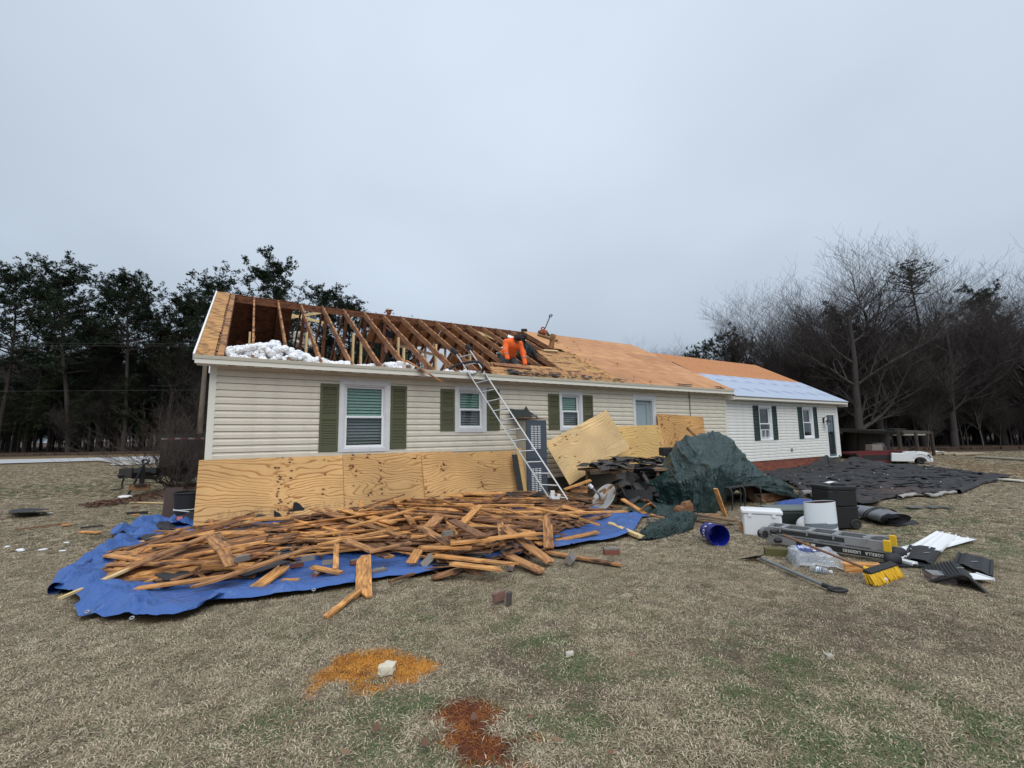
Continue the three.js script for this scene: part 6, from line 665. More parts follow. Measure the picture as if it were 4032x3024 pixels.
{ // metal chairs, steps and dark things showing under the green tarp
  const ch = (p, ry, label) => { const t = thing('patio_chair', label, 'chair', p), m = mat(L(0.03, 0.032, 0.03), 0.6); t.rotation.y = ry; for (const x of [-0.24, 0.24]) mesh('leg', tube([[x, 0, 0.26], [x, 0.36, 0.27], [x, 0.42, 0.22], [x, 0.42, -0.2], [x, 0.86, -0.3]], 0.013, 6, 40), m, t), mesh('leg', tube([[x, 0, -0.26], [x, 0.42, -0.2]], 0.013), m, t); mesh('seat', [bx(0.5, 0.015, 0.46, [0, 0.42, 0])], m, t); mesh('back', [rod(V3(-0.24, 0.86, -0.3), V3(0.24, 0.86, -0.3), 0.012), new THREE.TorusGeometry(0.12, 0.01, 6, 22).translate(0, 0.66, -0.26)], m, t); };
  const c1 = G(W6(1180, 930)), c2 = G(W6(1230, 915)); ch([c1.x + 0.1, 0, c1.z - 0.3], YR + 0.6, 'wrought metal patio chair peeking out under the green tarp, left one'); ch([c2.x + 0.4, 0, c2.z - 0.25], YR + 0.2, 'wrought metal patio chair peeking out under the green tarp, right one');
  const sp = G(W6(1560, 870)), t = thing('wooden_steps', 'weathered wooden porch steps under the edge of the green tarp', 'steps', [sp.x + 0.5, 0, sp.z - 0.35]); t.rotation.y = YR + 0.5; for (let k = 0; k < 3; k++) mesh('tread', bx(1.1, 0.04, 0.28, [0, 0.17 + k * 0.17, -k * 0.27]), M.greywood, t), mesh('riser', bx(1.06, 0.14, 0.02, [0, 0.08 + k * 0.17, 0.11 - k * 0.27]), M.darkw, t); for (const x of [-0.55, 0.55]) mesh('stringer', bx(0.04, 0.16, 1.0, [x, 0.22, -0.26], [0.55, 0, 0]), M.greywood, t);
  const bk = thing('covered_furniture', 'old wooden table standing in the shade under the green tarp', 'furniture', [8.75, 0, 2.9]); bk.rotation.y = YR; mesh('table_top', bx(1.5, 0.05, 0.9, [0, 0.72, 0]), M.greywood, bk); for (const [x, z] of [[-0.65, 0.35], [0.65, 0.35], [-0.65, -0.35], [0.65, -0.35]]) mesh('leg', bx(0.06, 0.7, 0.06, [x, 0.35, z]), M.greywood, bk);
  // shingles dumped on a bench left of the tarp
  const r = rng(88), gS = Array.from({ length: 8 }, (_, k) => warp(new THREE.BoxGeometry(0.3 + 0.05 * k, 0.007, 0.22, 8, 1, 4), (v) => { v.y += (0.03 + 0.012 * k) * Math.cos(v.x * 4) - 0.05 * v.x * v.x * (k % 3) + 0.012 * noise(v.x * 9 + k, v.z * 9); })), sm2 = [mat(L(0.03, 0.03, 0.033), 0.85, { map: T.felt }), mat(L(0.055, 0.05, 0.05), 0.9, { map: T.felt }), mat(L(0.085, 0.076, 0.074), 0.9, { map: T.felt })];
  const bench = thing('work_bench', 'low bench buried under torn off shingles beside the green tarp', 'bench', [8.3, 0, 1.7]); mesh('top', bx(2.2, 0.05, 1.3, [0, 0.66, 0]), M.greywood, bench); for (const x of [-0.9, 0.9]) for (const z of [-0.5, 0.5]) mesh('leg', bx(0.08, 0.65, 0.08, [x, 0.33, z]), M.greywood, bench);
  for (let i = 0; i < 130; i++) { const top = i % 2, x = top ? 7.2 + r() * 2.5 : 6.9 + r() * 2.6, z = top ? 1.05 + r() * 1.3 : 2.2 + r() * 0.8, o = solo('shingle', gS[Math.floor(r() * 8)], sm2[Math.floor(r() * 3)], 'torn dark shingle in the heap between the diagonal plywood and green tarp', 'shingle', 'torn shingles heaped beside the green tarp'); o.position.set(x, top ? 0.70 + r() * 0.16 * (1 - Math.abs(x - 8.5) / 1.6) : 0.06 + r() * 0.62, z); o.rotation.set(top ? (r() - 0.5) * 0.3 : (r() < 0.5 ? 1.2 : 0.3) + (r() - 0.5) * 0.6, r() * 6.3, (r() - 0.5) * 0.35, 'YXZ'); }
  
  for (const [x0, y0, x1, y1, d, w, label] of [[660, 90, 740, 165, 10.75, 0.06, 'broken dark board sticking up behind the green tarp']]) { const a = AT(W6(x0, y0), d), b = AT(W6(x1, y1), d), c = b.clone().add(b.clone().sub(a).multiplyScalar(1.2)); solo('dark_board', bar(a, c, w, 0.02, V3(0, 0, 1)), M.darkw, label, 'board'); }
  solo('plastic_crate', RB(0.42, 0.2, 0.3, 0.04).rotateY(YR).translate(...AT(W6(490, 375), 10.9).toArray()), M.blackM, 'black plastic crate corner showing at the left shoulder of the green tarp', 'crate');
  const vt = G(W14(760, 360)), sc = thing('vent_pipe', 'grey and black pipe offcut lying on the felt by the steps', 'pipe', [vt.x, 0.09, vt.z]); mesh('tube', rod(V3(-0.2, 0, 0), V3(0.12, 0, 0.04), 0.07, 0.07, 14), mat(S(120, 118, 116), 0.6), sc); mesh('cap', rod(V3(0.12, 0, 0.04), V3(0.24, 0, 0.06), 0.085, 0.085, 14), M.black, sc);
}
{ // satellite dish lying in the scraps
  const c = AT(W12(1740, 455), 9.0), t = thing('satellite_dish', 'rusty grey satellite dish lying tilted on the plank heap', 'satellite dish', c), prof = []; for (let i = 0; i <= 10; i++) prof.push(new THREE.Vector2(0.30 * i / 10, 0.055 * (i / 10) ** 2)); prof.push(new THREE.Vector2(0.31, 0.05));
  const g = tint(new THREE.LatheGeometry(prof, 40).scale(1, 1, 0.86), (x, y, z) => { const rs = sstep(0.52, 0.66, fbm(x * 5 + 2, z * 9, 3, 4)) * sstep(0.28, 0.1, Math.abs(x - 0.05)); return [mix(0.42, 0.16, rs), mix(0.42, 0.07, rs), mix(0.39, 0.03, rs)]; });
  const dish = mesh('dish', g, mat(L(1, 1, 1), 0.55, { vertexColors: true }), t); const nrm = V3(0, 1, 0).multiplyScalar(0.62).addScaledVector(FW, -0.45).addScaledVector(RT0, -0.62).normalize(); dish.quaternion.setFromUnitVectors(V3(0, 1, 0), nrm);
  const tip = AT(W12(1490, 235), 8.85).sub(c), low = AT(W12(1650, 400), 8.85).sub(c), base = AT(W12(1660, 470), 8.95).sub(c); mesh('feed_arm', [bar(tip, low, 0.05, 0.035, V3(0, 1, 0)), bar(low, base, 0.03, 0.03, V3(0, 1, 0))], M.aluDull, t); mesh('feed_horn', [rod(tip, tip.clone().add(V3(0.05, -0.06, 0.02)), 0.035, 0.04, 12)], M.whiteP, t);
  mesh('mount', bar(AT(W12(1850, 540), 9.1).sub(c), AT(W12(1850, 660), 9.1).sub(c), 0.05, 0.05, V3(0, 0, 1)), mat(S(96, 60, 50), 0.8), t);
  for (const [a, b, m, l] of [[[1655, 350], [1745, 300], M.darkw, 'short plank offcut lying in the bowl of the satellite dish'], [[1720, 370], [1850, 250], M.wornw, 'thin plank propped through the satellite dish']]) { const p = AT(W12(...a), 8.8), q = AT(W12(...b), 8.8); plankAt(p, q, 0.1, 0.02, plankGeo(61 + a[0], p.distanceTo(q), 0.1, 0.03), m, l); }
  const p = AT(W12(1280, 260), 9.2), q0 = AT(W12(1090, 310), 9.2), q1 = AT(W12(1510, 165), 9.25); plankAt(q0, q1, 0.14, 0.025, plankGeo(73, q0.distanceTo(q1), 0.15, 0.03), M.freshw, 'orange plank lying below the diagonal plywood sheet'); const a2 = AT(W12(1190, 300), 9.3), b2_ = AT(W12(1460, 320), 9.3); plankAt(a2, b2_, 0.2, 0.02, plankGeo(75, a2.distanceTo(b2_), 0.2, 0.03), M.wornw, 'split plank lying under the orange one below the diagonal plywood', undefined, 'broken_plank', 'plank', 0.7);
  const wb = AT(W12(930, 460), 9.0), wt = thing('vent_boot', 'white plastic vent boot standing behind the ladder foot', 'vent boot', wb); wt.rotation.y = YR; mesh('base', bx(0.16, 0.05, 0.14, [0.03, 0.02, 0]), M.whiteP, wt); mesh('riser', warp(bx(0.08, 0.14, 0.12, [-0.04, 0.09, 0]), (v) => { v.x += v.y * 0.1; }), M.whiteP, wt); mesh('toe', bx(0.06, 0.04, 0.12, [0.1, 0.07, 0]), M.whiteP, wt);
  const dd = AT(W12(520, 370), 9.9), ft = solo('felt_scrap', warp(new THREE.BoxGeometry(0.7, 0.01, 0.4, 12, 1, 8), (v) => { v.y += 0.12 * ridged(v.x * 3, v.z * 3, 2, 2); }).rotateY(YR).translate(dd.x, dd.y - 0.1, dd.z), M.blackM, 'black felt scrap lying at the foot of the grey cabinet', 'felt scrap');
}
// ---------- shed, cart and implement at the far right ----------
{
  const D = (x, y, d) => AT(W10(x, y), d), shadedWood = mat(L(0.032, 0.027, 0.023), 0.95, { map: T.bark }), pst = mat(L(0.06, 0.05, 0.042), 0.95, { map: T.bark });  // first wood's colour is darkened to carry the shed's inner shade
  const fy = [G(W10(210, 880)), G(W10(890, 895)), G(W10(1070, 905)), G(W10(1225, 820))];
  const t = thing('pole_shed', 'low open fronted pole shed with a dark tin roof', 'shed');
  const x0 = 24.2, posts = [[27.2, -2.6], [26.35, 1.05], [25.85, 1.9], [29.2, 1.0]];
  const topAt = (p, y) => { let h = 0; const q = V3(p.x, 0, p.z); for (h = 0.5; h < 4; h += 0.01) { q.y = h; if (proj(q)[1] < y) break; } return h; };
  const pA = G(W10(880, 892)), pB = G(W10(1068, 905)), pC = G(W10(1232, 815)), y0 = 1500 + 548 / 2.765;
  const hA = topAt(pA, 1500 + 545 / 2.765), hB = topAt(pB, 1500 + 560 / 2.765), hC = topAt(pC, 1500 + 545 / 2.765);
  for (const [p, h, r] of [[pA, hA, 0.085], [pB, hB, 0.07], [pC, hC, 0.085]]) mesh('post', warp(new THREE.CylinderGeometry(r * 0.9, r, h, 10, 6).translate(p.x, h / 2, p.z), (v) => { v.x += 0.05 * (noise(v.y * 1.3, p.x) - 0.5); }), pst, t);
  const L0 = D(195, 510, 24.5), L1 = D(215, 870, 24.5), roofF = [D(190, 515, 24.3), D(890, 545, depthOf(pA)), D(1190, 545, depthOf(pC))], bk = V3(FW.x, 0, FW.z).normalize().multiplyScalar(6.5).add(RT0.clone().multiplyScalar(0.5));
  const quad = (a, b, c, d, th) => { const v = [a, b, c, d, ...[a, b, c, d].map((q) => q.clone().add(V3(0, -th, 0)))], f = [[0, 1, 2, 3], [7, 6, 5, 4], [0, 4, 5, 1], [1, 5, 6, 2], [2, 6, 7, 3], [3, 7, 4, 0]], pos = []; for (const q of f) for (const i of [0, 1, 2, 0, 2, 3]) pos.push(...v[q[i]].toArray()); const g = new THREE.BufferGeometry(); g.setAttribute('position', new THREE.Float32BufferAttribute(pos, 3)); g.setAttribute('uv', new THREE.Float32BufferAttribute(pos.filter((_, i) => i % 3 !== 1), 2)); g.computeVertexNormals(); return g; };
  const bkA = roofF[0].clone().add(bk).add(V3(0, 0.15, 0)), bkB = roofF[1].clone().add(bk).add(V3(0, 0.2, 0)), bkC = roofF[2].clone().add(bk.clone().multiplyScalar(0.5)).add(V3(0, 0.1, 0));
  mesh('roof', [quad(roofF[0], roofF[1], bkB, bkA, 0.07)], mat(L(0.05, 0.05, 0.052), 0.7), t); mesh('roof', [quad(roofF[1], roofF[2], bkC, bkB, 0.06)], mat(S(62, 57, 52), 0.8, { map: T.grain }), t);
  mesh('fascia_beam', [bar(roofF[0].clone().add(V3(0, -0.12, 0)), roofF[1].clone().add(V3(0, -0.12, 0)), 0.06, 0.14, V3(0, 1, 0))], shadedWood, t); mesh('fascia_beam', bar(roofF[1].clone().add(V3(0, -0.1, 0)), roofF[2].clone().add(V3(0, -0.1, 0)), 0.06, 0.1, V3(0, 1, 0)), pst, t);
  const wl = [roofF[0].clone().add(bk), roofF[1].clone().add(bk), roofF[2].clone().add(bk.clone().multiplyScalar(0.5))]; const lo = (p) => p.clone().add(V3(0, -0.02, 0)), bw = (p, q, h) => quad(lo(p), lo(q), lo(q).add(V3(0, -0.01, 0.1)), lo(p).add(V3(0, -0.01, 0.1)), h); mesh('back_wall', [bw(wl[0], wl[1], 2.4), bw(wl[1], wl[2], 2.4)], mat(L(0.03, 0.027, 0.025), 0.95), t);  // back wall colour also holds the shade of the shed's inside
  for (const [a, b] of [[D(225, 560, 24), G(W10(250, 820))], [D(390, 560, 23.5), G(W10(395, 850))], [D(540, 555, 24.5), D(570, 800, 24.5)]]) mesh('side_post', rod(a, b, 0.09, 0.08, 7), shadedWood, t); mesh('added_partition_wall', quad(roofF[1].clone().add(bk.clone().multiplyScalar(0.25)).add(V3(0, -0.05, 0)), bkB.clone().add(V3(0, -0.05, 0)), bkB.clone().add(V3(0.05, -0.06, 0)), roofF[1].clone().add(bk.clone().multiplyScalar(0.25)).add(V3(0.05, -0.06, 0)), 2.3), shadedWood, t); mesh('side_wall', quad(roofF[0].clone(), roofF[0].clone().add(bk), roofF[0].clone().add(bk).add(V3(0.05, -0.01, 0)), roofF[0].clone().add(V3(0.05, -0.01, 0)), 2.3), shadedWood, t);  // partition wall added to close off the left bay and keep it dark
  solo('corrugated_scrap', bar(D(760, 528, 22.5), D(868, 530, 21.8), 0.5, 0.1, V3(0, 1, 0)), shadedWood, 'curled piece of roofing lying on top of the shed roof', 'roofing'); solo('hanging_panel', bar(D(800, 588, 20.9), D(1110, 585, 20.6), 0.4, 0.06, V3(0, 1, 0)), mat(S(150, 146, 130), 0.8), 'pale plank hanging under the right end of the shed roof', 'plank');
  // red mower deck
  const rp = G(W10(640, 905)), rd = thing('mower_deck', 'dark red finishing mower standing in the open shed', 'mower', [rp.x + 0.6, 0, rp.z - 0.3]), rm = mat(L(0.13, 0.014, 0.016), 0.5); rd.rotation.y = YR; mesh('deck', [bx(2.35, 0.1, 1.0, [0, 0.46, -0.2]), bx(2.35, 0.42, 0.05, [0, 0.28, 0.3])], rm, rd); mesh('front_opening', bx(1.7, 0.22, 0.02, [-0.05, 0.28, 0.33]), M.black, rd); mesh('gearbox', [bx(0.4, 0.25, 0.4, [0.3, 0.62, -0.2]), new THREE.CylinderGeometry(0.2, 0.26, 0.2, 14).translate(0.3, 0.82, -0.2)], mat(L(0.05, 0.05, 0.05), 0.6), rd); mesh('cover', warp(bx(0.5, 0.26, 0.4, [0.0, 0.72, -0.1]), (v) => { v.x *= 1 - 0.4 * (v.y - 0.6); }), mat(S(128, 120, 112), 0.7), rd); for (const x of [-1.1, 1.15]) mesh('wheel', new THREE.TorusGeometry(0.18, 0.08, 8, 20).rotateY(Math.PI / 2).translate(x, 0.26, 0.2), M.blackM, rd); mesh('frame_arm', [bar(V3(-1.1, 0.55, 0.3), V3(1.1, 0.58, 0.3), 0.06, 0.06), bar(V3(0.7, 0.5, 0.3), V3(1.5, 0.35, 0.3), 0.05, 0.05)], rm, rd);
  // golf cart: nose to the right
  const cp = G(W10(1190, 908)), ct = thing('golf_cart', 'white golf cart parked under the end of the shed', 'golf cart', [cp.x, 0, cp.z]), cw = mat(S(226, 230, 232), 0.3); ct.rotation.y = YR - 0.5; ct.scale.set(0.56, 0.58, 0.56);
  const side = new THREE.Shape(); side.moveTo(-2.3, 0.22); side.lineTo(-0.95, 0.22); side.quadraticCurveTo(-0.9, 0.56, -0.52, 0.56); side.quadraticCurveTo(-0.2, 0.56, -0.12, 0.22); side.lineTo(0.14, 0.2); side.lineTo(0.20, 0.34); side.quadraticCurveTo(0.12, 0.72, -0.12, 0.84); side.quadraticCurveTo(-0.5, 0.98, -1.05, 0.92); side.lineTo(-1.3, 0.9); side.lineTo(-1.5, 0.78); side.lineTo(-2.25, 0.8); side.closePath(); mesh('body', new THREE.ExtrudeGeometry(side, { depth: 1.05, bevelEnabled: true, bevelSize: 0.04, bevelThickness: 0.06, bevelSegments: 3 }).translate(0, 0, -1.1), cw, ct); mesh('headlight', [warp(bx(0.04, 0.26, 0.3, [0.09, 0.62, -0.2]), (v) => { v.x -= (v.y - 0.5) * 0.5; }), bx(0.16, 0.3, 0.02, [0.0, 0.6, 0.02], [0, 0, 0.5])], M.black, ct); mesh('bumper', bx(0.1, 0.08, 1.05, [0.2, 0.24, -0.55]), mat(S(170, 172, 172), 0.4), ct); mesh('fender_line', tube([[-0.95, 0.5, 0.03], [-0.75, 0.74, 0.03], [-0.4, 0.78, 0.03], [0.0, 0.5, 0.03], [0.1, 0.3, 0.03]], 0.03), cw, ct); for (const [x, z] of [[-0.52, -0.06], [-0.52, -1.0], [-2.0, -0.3], [-2.0, -0.9]]) mesh('wheel', [new THREE.TorusGeometry(0.17, 0.075, 10, 24), new THREE.CylinderGeometry(0.14, 0.14, 0.06, 18).rotateX(Math.PI / 2)].map((g) => g.translate(x, 0.24, z)), M.blackM, ct); mesh('seat', [bx(0.6, 0.14, 0.95, [-1.9, 0.86, -0.55])], M.black, ct); mesh('steering_wheel', [new THREE.TorusGeometry(0.17, 0.014, 8, 22).rotateX(1.1).rotateY(1.57).translate(-1.05, 1.18, -0.35), rod(V3(-0.8, 0.85, -0.35), V3(-1.05, 1.18, -0.35), 0.02)], M.black, ct); for (const z of [0, -1.05]) mesh('frame_post', rod(V3(-0.75, 0.9, z), V3(-1.0, 2.2, z), 0.02), M.black, ct); mesh('dash', bx(0.3, 0.1, 0.9, [-0.95, 0.95, -0.55]), M.black, ct);
}
// pale boards and pipes by the wood edge
{ const D = (x, y) => G(W10(x, y), 0.05); solo('pale_pipe', rod(D(1690, 828), D(2230, 858), 0.07, 0.07, 8), mat(S(156, 150, 136), 0.8), 'long pale pole lying at the edge of the wood', 'pole'); solo('pale_board', bar(D(1960, 1068), D(2240, 1092), 0.35, 0.03), mat(S(190, 186, 170), 0.8), 'pale sheet lying at the far corner of the roofing felt', 'sheet'); solo('paper_scrap', warp(new THREE.BoxGeometry(0.9, 0.03, 0.5, 6, 1, 4), (v) => { v.y += 0.1 * noise(v.x * 3, v.z * 3); }).translate(...D(1285, 780).toArray()), M.whiteP, 'white scrap lying behind the golf cart', 'scrap'); for (const [x, y, l, k] of [[1270, 800, 1.5, 0], [1570, 805, 1.2, 1], [1480, 800, 1.6, 2]]) { const p = D(x, y); solo('log', rod(p.clone().addScaledVector(RT0, -l / 2), p.clone().addScaledVector(RT0, l / 2).add(V3(0.3, 0.05, 0.2)), 0.09, 0.07, 8), mat(S(146, 132, 112), 0.9), ['short pale log nearest the shed post', 'short pale log right of the other logs', 'middle pale log behind the golf cart'][k], 'log'); } solo('stake', rod(D(1945, 668).setY(0.8), D(1960, 660).setY(1.5), 0.08, 0.08, 6), mat(S(190, 180, 130), 0.8), 'small pale post standing in the undergrowth', 'post'); }
// ---------- people ----------
// a body as one surface: tapered capsules joined smoothly, meshed by surface nets
function sdfMesh(bones, k, cell, pad = 0) {
  const B = bones.map(([a, b, ra, rb]) => ({ a: V3(...a), b: V3(...b), ra: ra + pad, rb: (rb ?? ra) + pad })), lo = V3(9, 9, 9), hi = V3(-9, -9, -9);
  for (const q of B) for (const [p, r] of [[q.a, q.ra], [q.b, q.rb]]) { lo.min(p.clone().subScalar(r + 2 * cell)); hi.max(p.clone().addScalar(r + 2 * cell)); }
  const n = hi.clone().sub(lo).divideScalar(cell).ceil().addScalar(1), X = n.x, Y = n.y, Z = n.z, F = new Float32Array(X * Y * Z), p = V3(), d = V3(), e = V3();
  const f = (x, y, z) => { let s = 9; p.set(x, y, z); for (const q of B) { e.copy(q.b).sub(q.a); d.copy(p).sub(q.a); const l = e.lengthSq(), t = l ? clamp(d.dot(e) / l, 0, 1) : 0, v = d.addScaledVector(e, -t).length() - mix(q.ra, q.rb, t), h = clamp(0.5 + 0.5 * (s - v) / k, 0, 1); s = mix(s, v, h) - k * h * (1 - h); } return s; };
  for (let z = 0, i = 0; z < Z; z++) for (let y = 0; y < Y; y++) for (let x = 0; x < X; x++, i++) F[i] = f(lo.x + x * cell, lo.y + y * cell, lo.z + z * cell);
  const id = new Int32Array(X * Y * Z).fill(-1), pos = [], idx = [], at = (x, y, z) => x + X * (y + Y * z), C = [0, 1, X, X + 1, X * Y, X * Y + 1, X * Y + X, X * Y + X + 1];
  for (let z = 0; z < Z - 1; z++) for (let y = 0; y < Y - 1; y++) for (let x = 0; x < X - 1; x++) {
    const o = at(x, y, z); let m = 0; for (let c = 0; c < 8; c++) if (F[o + C[c]] < 0) m |= 1 << c; if (!m || m === 255) continue;
    let sx = 0, sy = 0, sz = 0, w = 0; for (let c = 0; c < 8; c++) for (const b of [1, 2, 4]) if (!(c & b)) { const f0 = F[o + C[c]], f1 = F[o + C[c | b]]; if ((f0 < 0) !== (f1 < 0)) { const t = f0 / (f0 - f1); sx += (c & 1) + (b === 1 ? t : 0); sy += ((c >> 1) & 1) + (b === 2 ? t : 0); sz += ((c >> 2) & 1) + (b === 4 ? t : 0); w++; } }
    id[o] = pos.length / 3; pos.push(lo.x + (x + sx / w) * cell, lo.y + (y + sy / w) * cell, lo.z + (z + sz / w) * cell);
  }
  const quad = (a, b, c, d, s) => { if (a < 0 || b < 0 || c < 0 || d < 0) return; s ? idx.push(a, b, c, a, c, d) : idx.push(a, c, b, a, d, c); };
  for (let z = 1; z < Z - 1; z++) for (let y = 1; y < Y - 1; y++) for (let x = 1; x < X - 1; x++) { const o = at(x, y, z), s = F[o] < 0; if (s !== F[o + 1] < 0) quad(id[o], id[o - X], id[o - X - X * Y], id[o - X * Y], !s ? false : true); if (s !== F[o + X] < 0) quad(id[o], id[o - X * Y], id[o - X * Y - 1], id[o - 1], s); if (s !== F[o + X * Y] < 0) quad(id[o], id[o - 1], id[o - 1 - X], id[o - X], s); }
  const g = new THREE.BufferGeometry(); g.setAttribute('position', new THREE.Float32BufferAttribute(pos, 3)); g.setAttribute('uv', new THREE.Float32BufferAttribute(new Float32Array(pos.length / 3 * 2), 2)); g.setIndex(idx); g.computeVertexNormals();
  // smooth normals from the field
  const N = g.attributes.normal, q = 0.4 * cell; for (let i = 0; i < N.count; i++) { const x = pos[i * 3], y = pos[i * 3 + 1], z = pos[i * 3 + 2], v = V3(f(x + q, y, z) - f(x - q, y, z), f(x, y + q, z) - f(x, y - q, z), f(x, y, z + q) - f(x, y, z - q)).normalize(); N.setXYZ(i, v.x, v.y, v.z); }
  return g;
}
const cloth = (c, more = {}) => mat(c, 0.9, { bumpMap: T.crumple, bumpScale: 0.02, ...more });
const skinM = mat(S(150, 104, 82), 0.6), hiVis = cloth(L(0.95, 0.16, 0.03)), stripeM = mat(S(150, 120, 96), 0.4), denim = cloth(L(0.06, 0.07, 0.085)), blackC = cloth(L(0.011, 0.012, 0.015)), darkJ = cloth(L(0.02, 0.024, 0.032)), greyH = cloth(L(0.22, 0.22, 0.2));
// hand: palm, four fingers and a thumb, curled; wrist at the origin, pointing along -y
function handBones(s = 1, curl = 0.6) { const b = [[[0, 0, 0], [0, -0.07, 0], 0.026, 0.03], [[-0.022, -0.05, 0], [0.022, -0.055, 0], 0.022, 0.022]], L0 = [0.062, 0.072, 0.068, 0.054]; for (let i = 0; i < 4; i++) { const x = -0.03 + i * 0.02, y = -0.085, m = [x * 1.05, y - L0[i] * 0.5 * Math.cos(curl * 0.6), L0[i] * 0.5 * Math.sin(curl * 0.6)], e = [x * 1.05, m[1] - L0[i] * 0.5 * Math.cos(curl * 1.7), m[2] + L0[i] * 0.5 * Math.sin(curl * 1.7)]; b.push([[x, y, 0], m, 0.0105, 0.0098], [m, e, 0.0098, 0.0085]); } b.push([[-0.03, -0.03, 0.005], [-0.055, -0.065, 0.02], 0.013, 0.0115], [[-0.055, -0.065, 0.02], [-0.05, -0.095, 0.035], 0.0115, 0.0095]); return b.map(([a, c, p, q]) => [a.map((v) => v * s), c.map((v) => v * s), p * s, q * s]); }
const handG = sdfMesh(handBones(), 0.008, 0.006);
function addHand(p, at, dir, m, name = 'glove') { const h = mesh(name, handG, m, p); h.position.set(...at); h.quaternion.setFromUnitVectors(V3(0, -1, 0), V3(...dir).normalize()); return h; }
// head with a face looking along +z, chin down: eyes, nose, mouth and ears
const headG = sdfMesh([[[0, 0.03, -0.02], [0, 0.035, 0.0], 0.088, 0.09], [[0, -0.045, 0.035], [0, -0.075, 0.055], 0.058, 0.042], [[-0.03, -0.05, 0.03], [0.03, -0.05, 0.03], 0.045, 0.045], [[0, 0.01, 0.088], [0, -0.022, 0.108], 0.011, 0.015], [[-0.035, 0.026, 0.078], [0.035, 0.026, 0.078], 0.014, 0.014], [[-0.022, -0.055, 0.088], [0.022, -0.055, 0.088], 0.009, 0.009], [[-0.088, -0.005, -0.01], [-0.092, 0.025, -0.018], 0.014, 0.018], [[0.088, -0.005, -0.01], [0.092, 0.025, -0.018], 0.014, 0.018], [[0, -0.06, -0.01], [0, -0.15, -0.03], 0.055, 0.058]], 0.018, 0.008);
function addHead(p, at, rot, skin = skinM) { const h = new THREE.Group(); h.name = 'head'; p.add(h); h.position.set(...at); h.rotation.set(...rot, 'YXZ'); mesh('face', headG, skin, h); for (const x of [-0.032, 0.032]) mesh('eye', new THREE.SphereGeometry(0.012, 10, 8).translate(x, 0.008, 0.083), mat(L(0.04, 0.03, 0.025), 0.3), h); return h; }
function cap(h, m, brim = 1, back = false) { mesh('cap', [new THREE.SphereGeometry(0.108, 22, 12, 0, 6.29, 0, 1.62).scale(0.95, 0.95, 1.06).rotateX(-0.12).translate(0, 0.038, -0.012)], m, h); if (brim) mesh('cap_brim', warp(new THREE.CylinderGeometry(0.085, 0.085, 0.007, 18, 1, false, -1.4, 2.8).scale(1, 1, 1.3).translate(0, 0.045, 0.06), (v) => { v.y -= 3 * v.x * v.x * 0.6; }), m, h); }
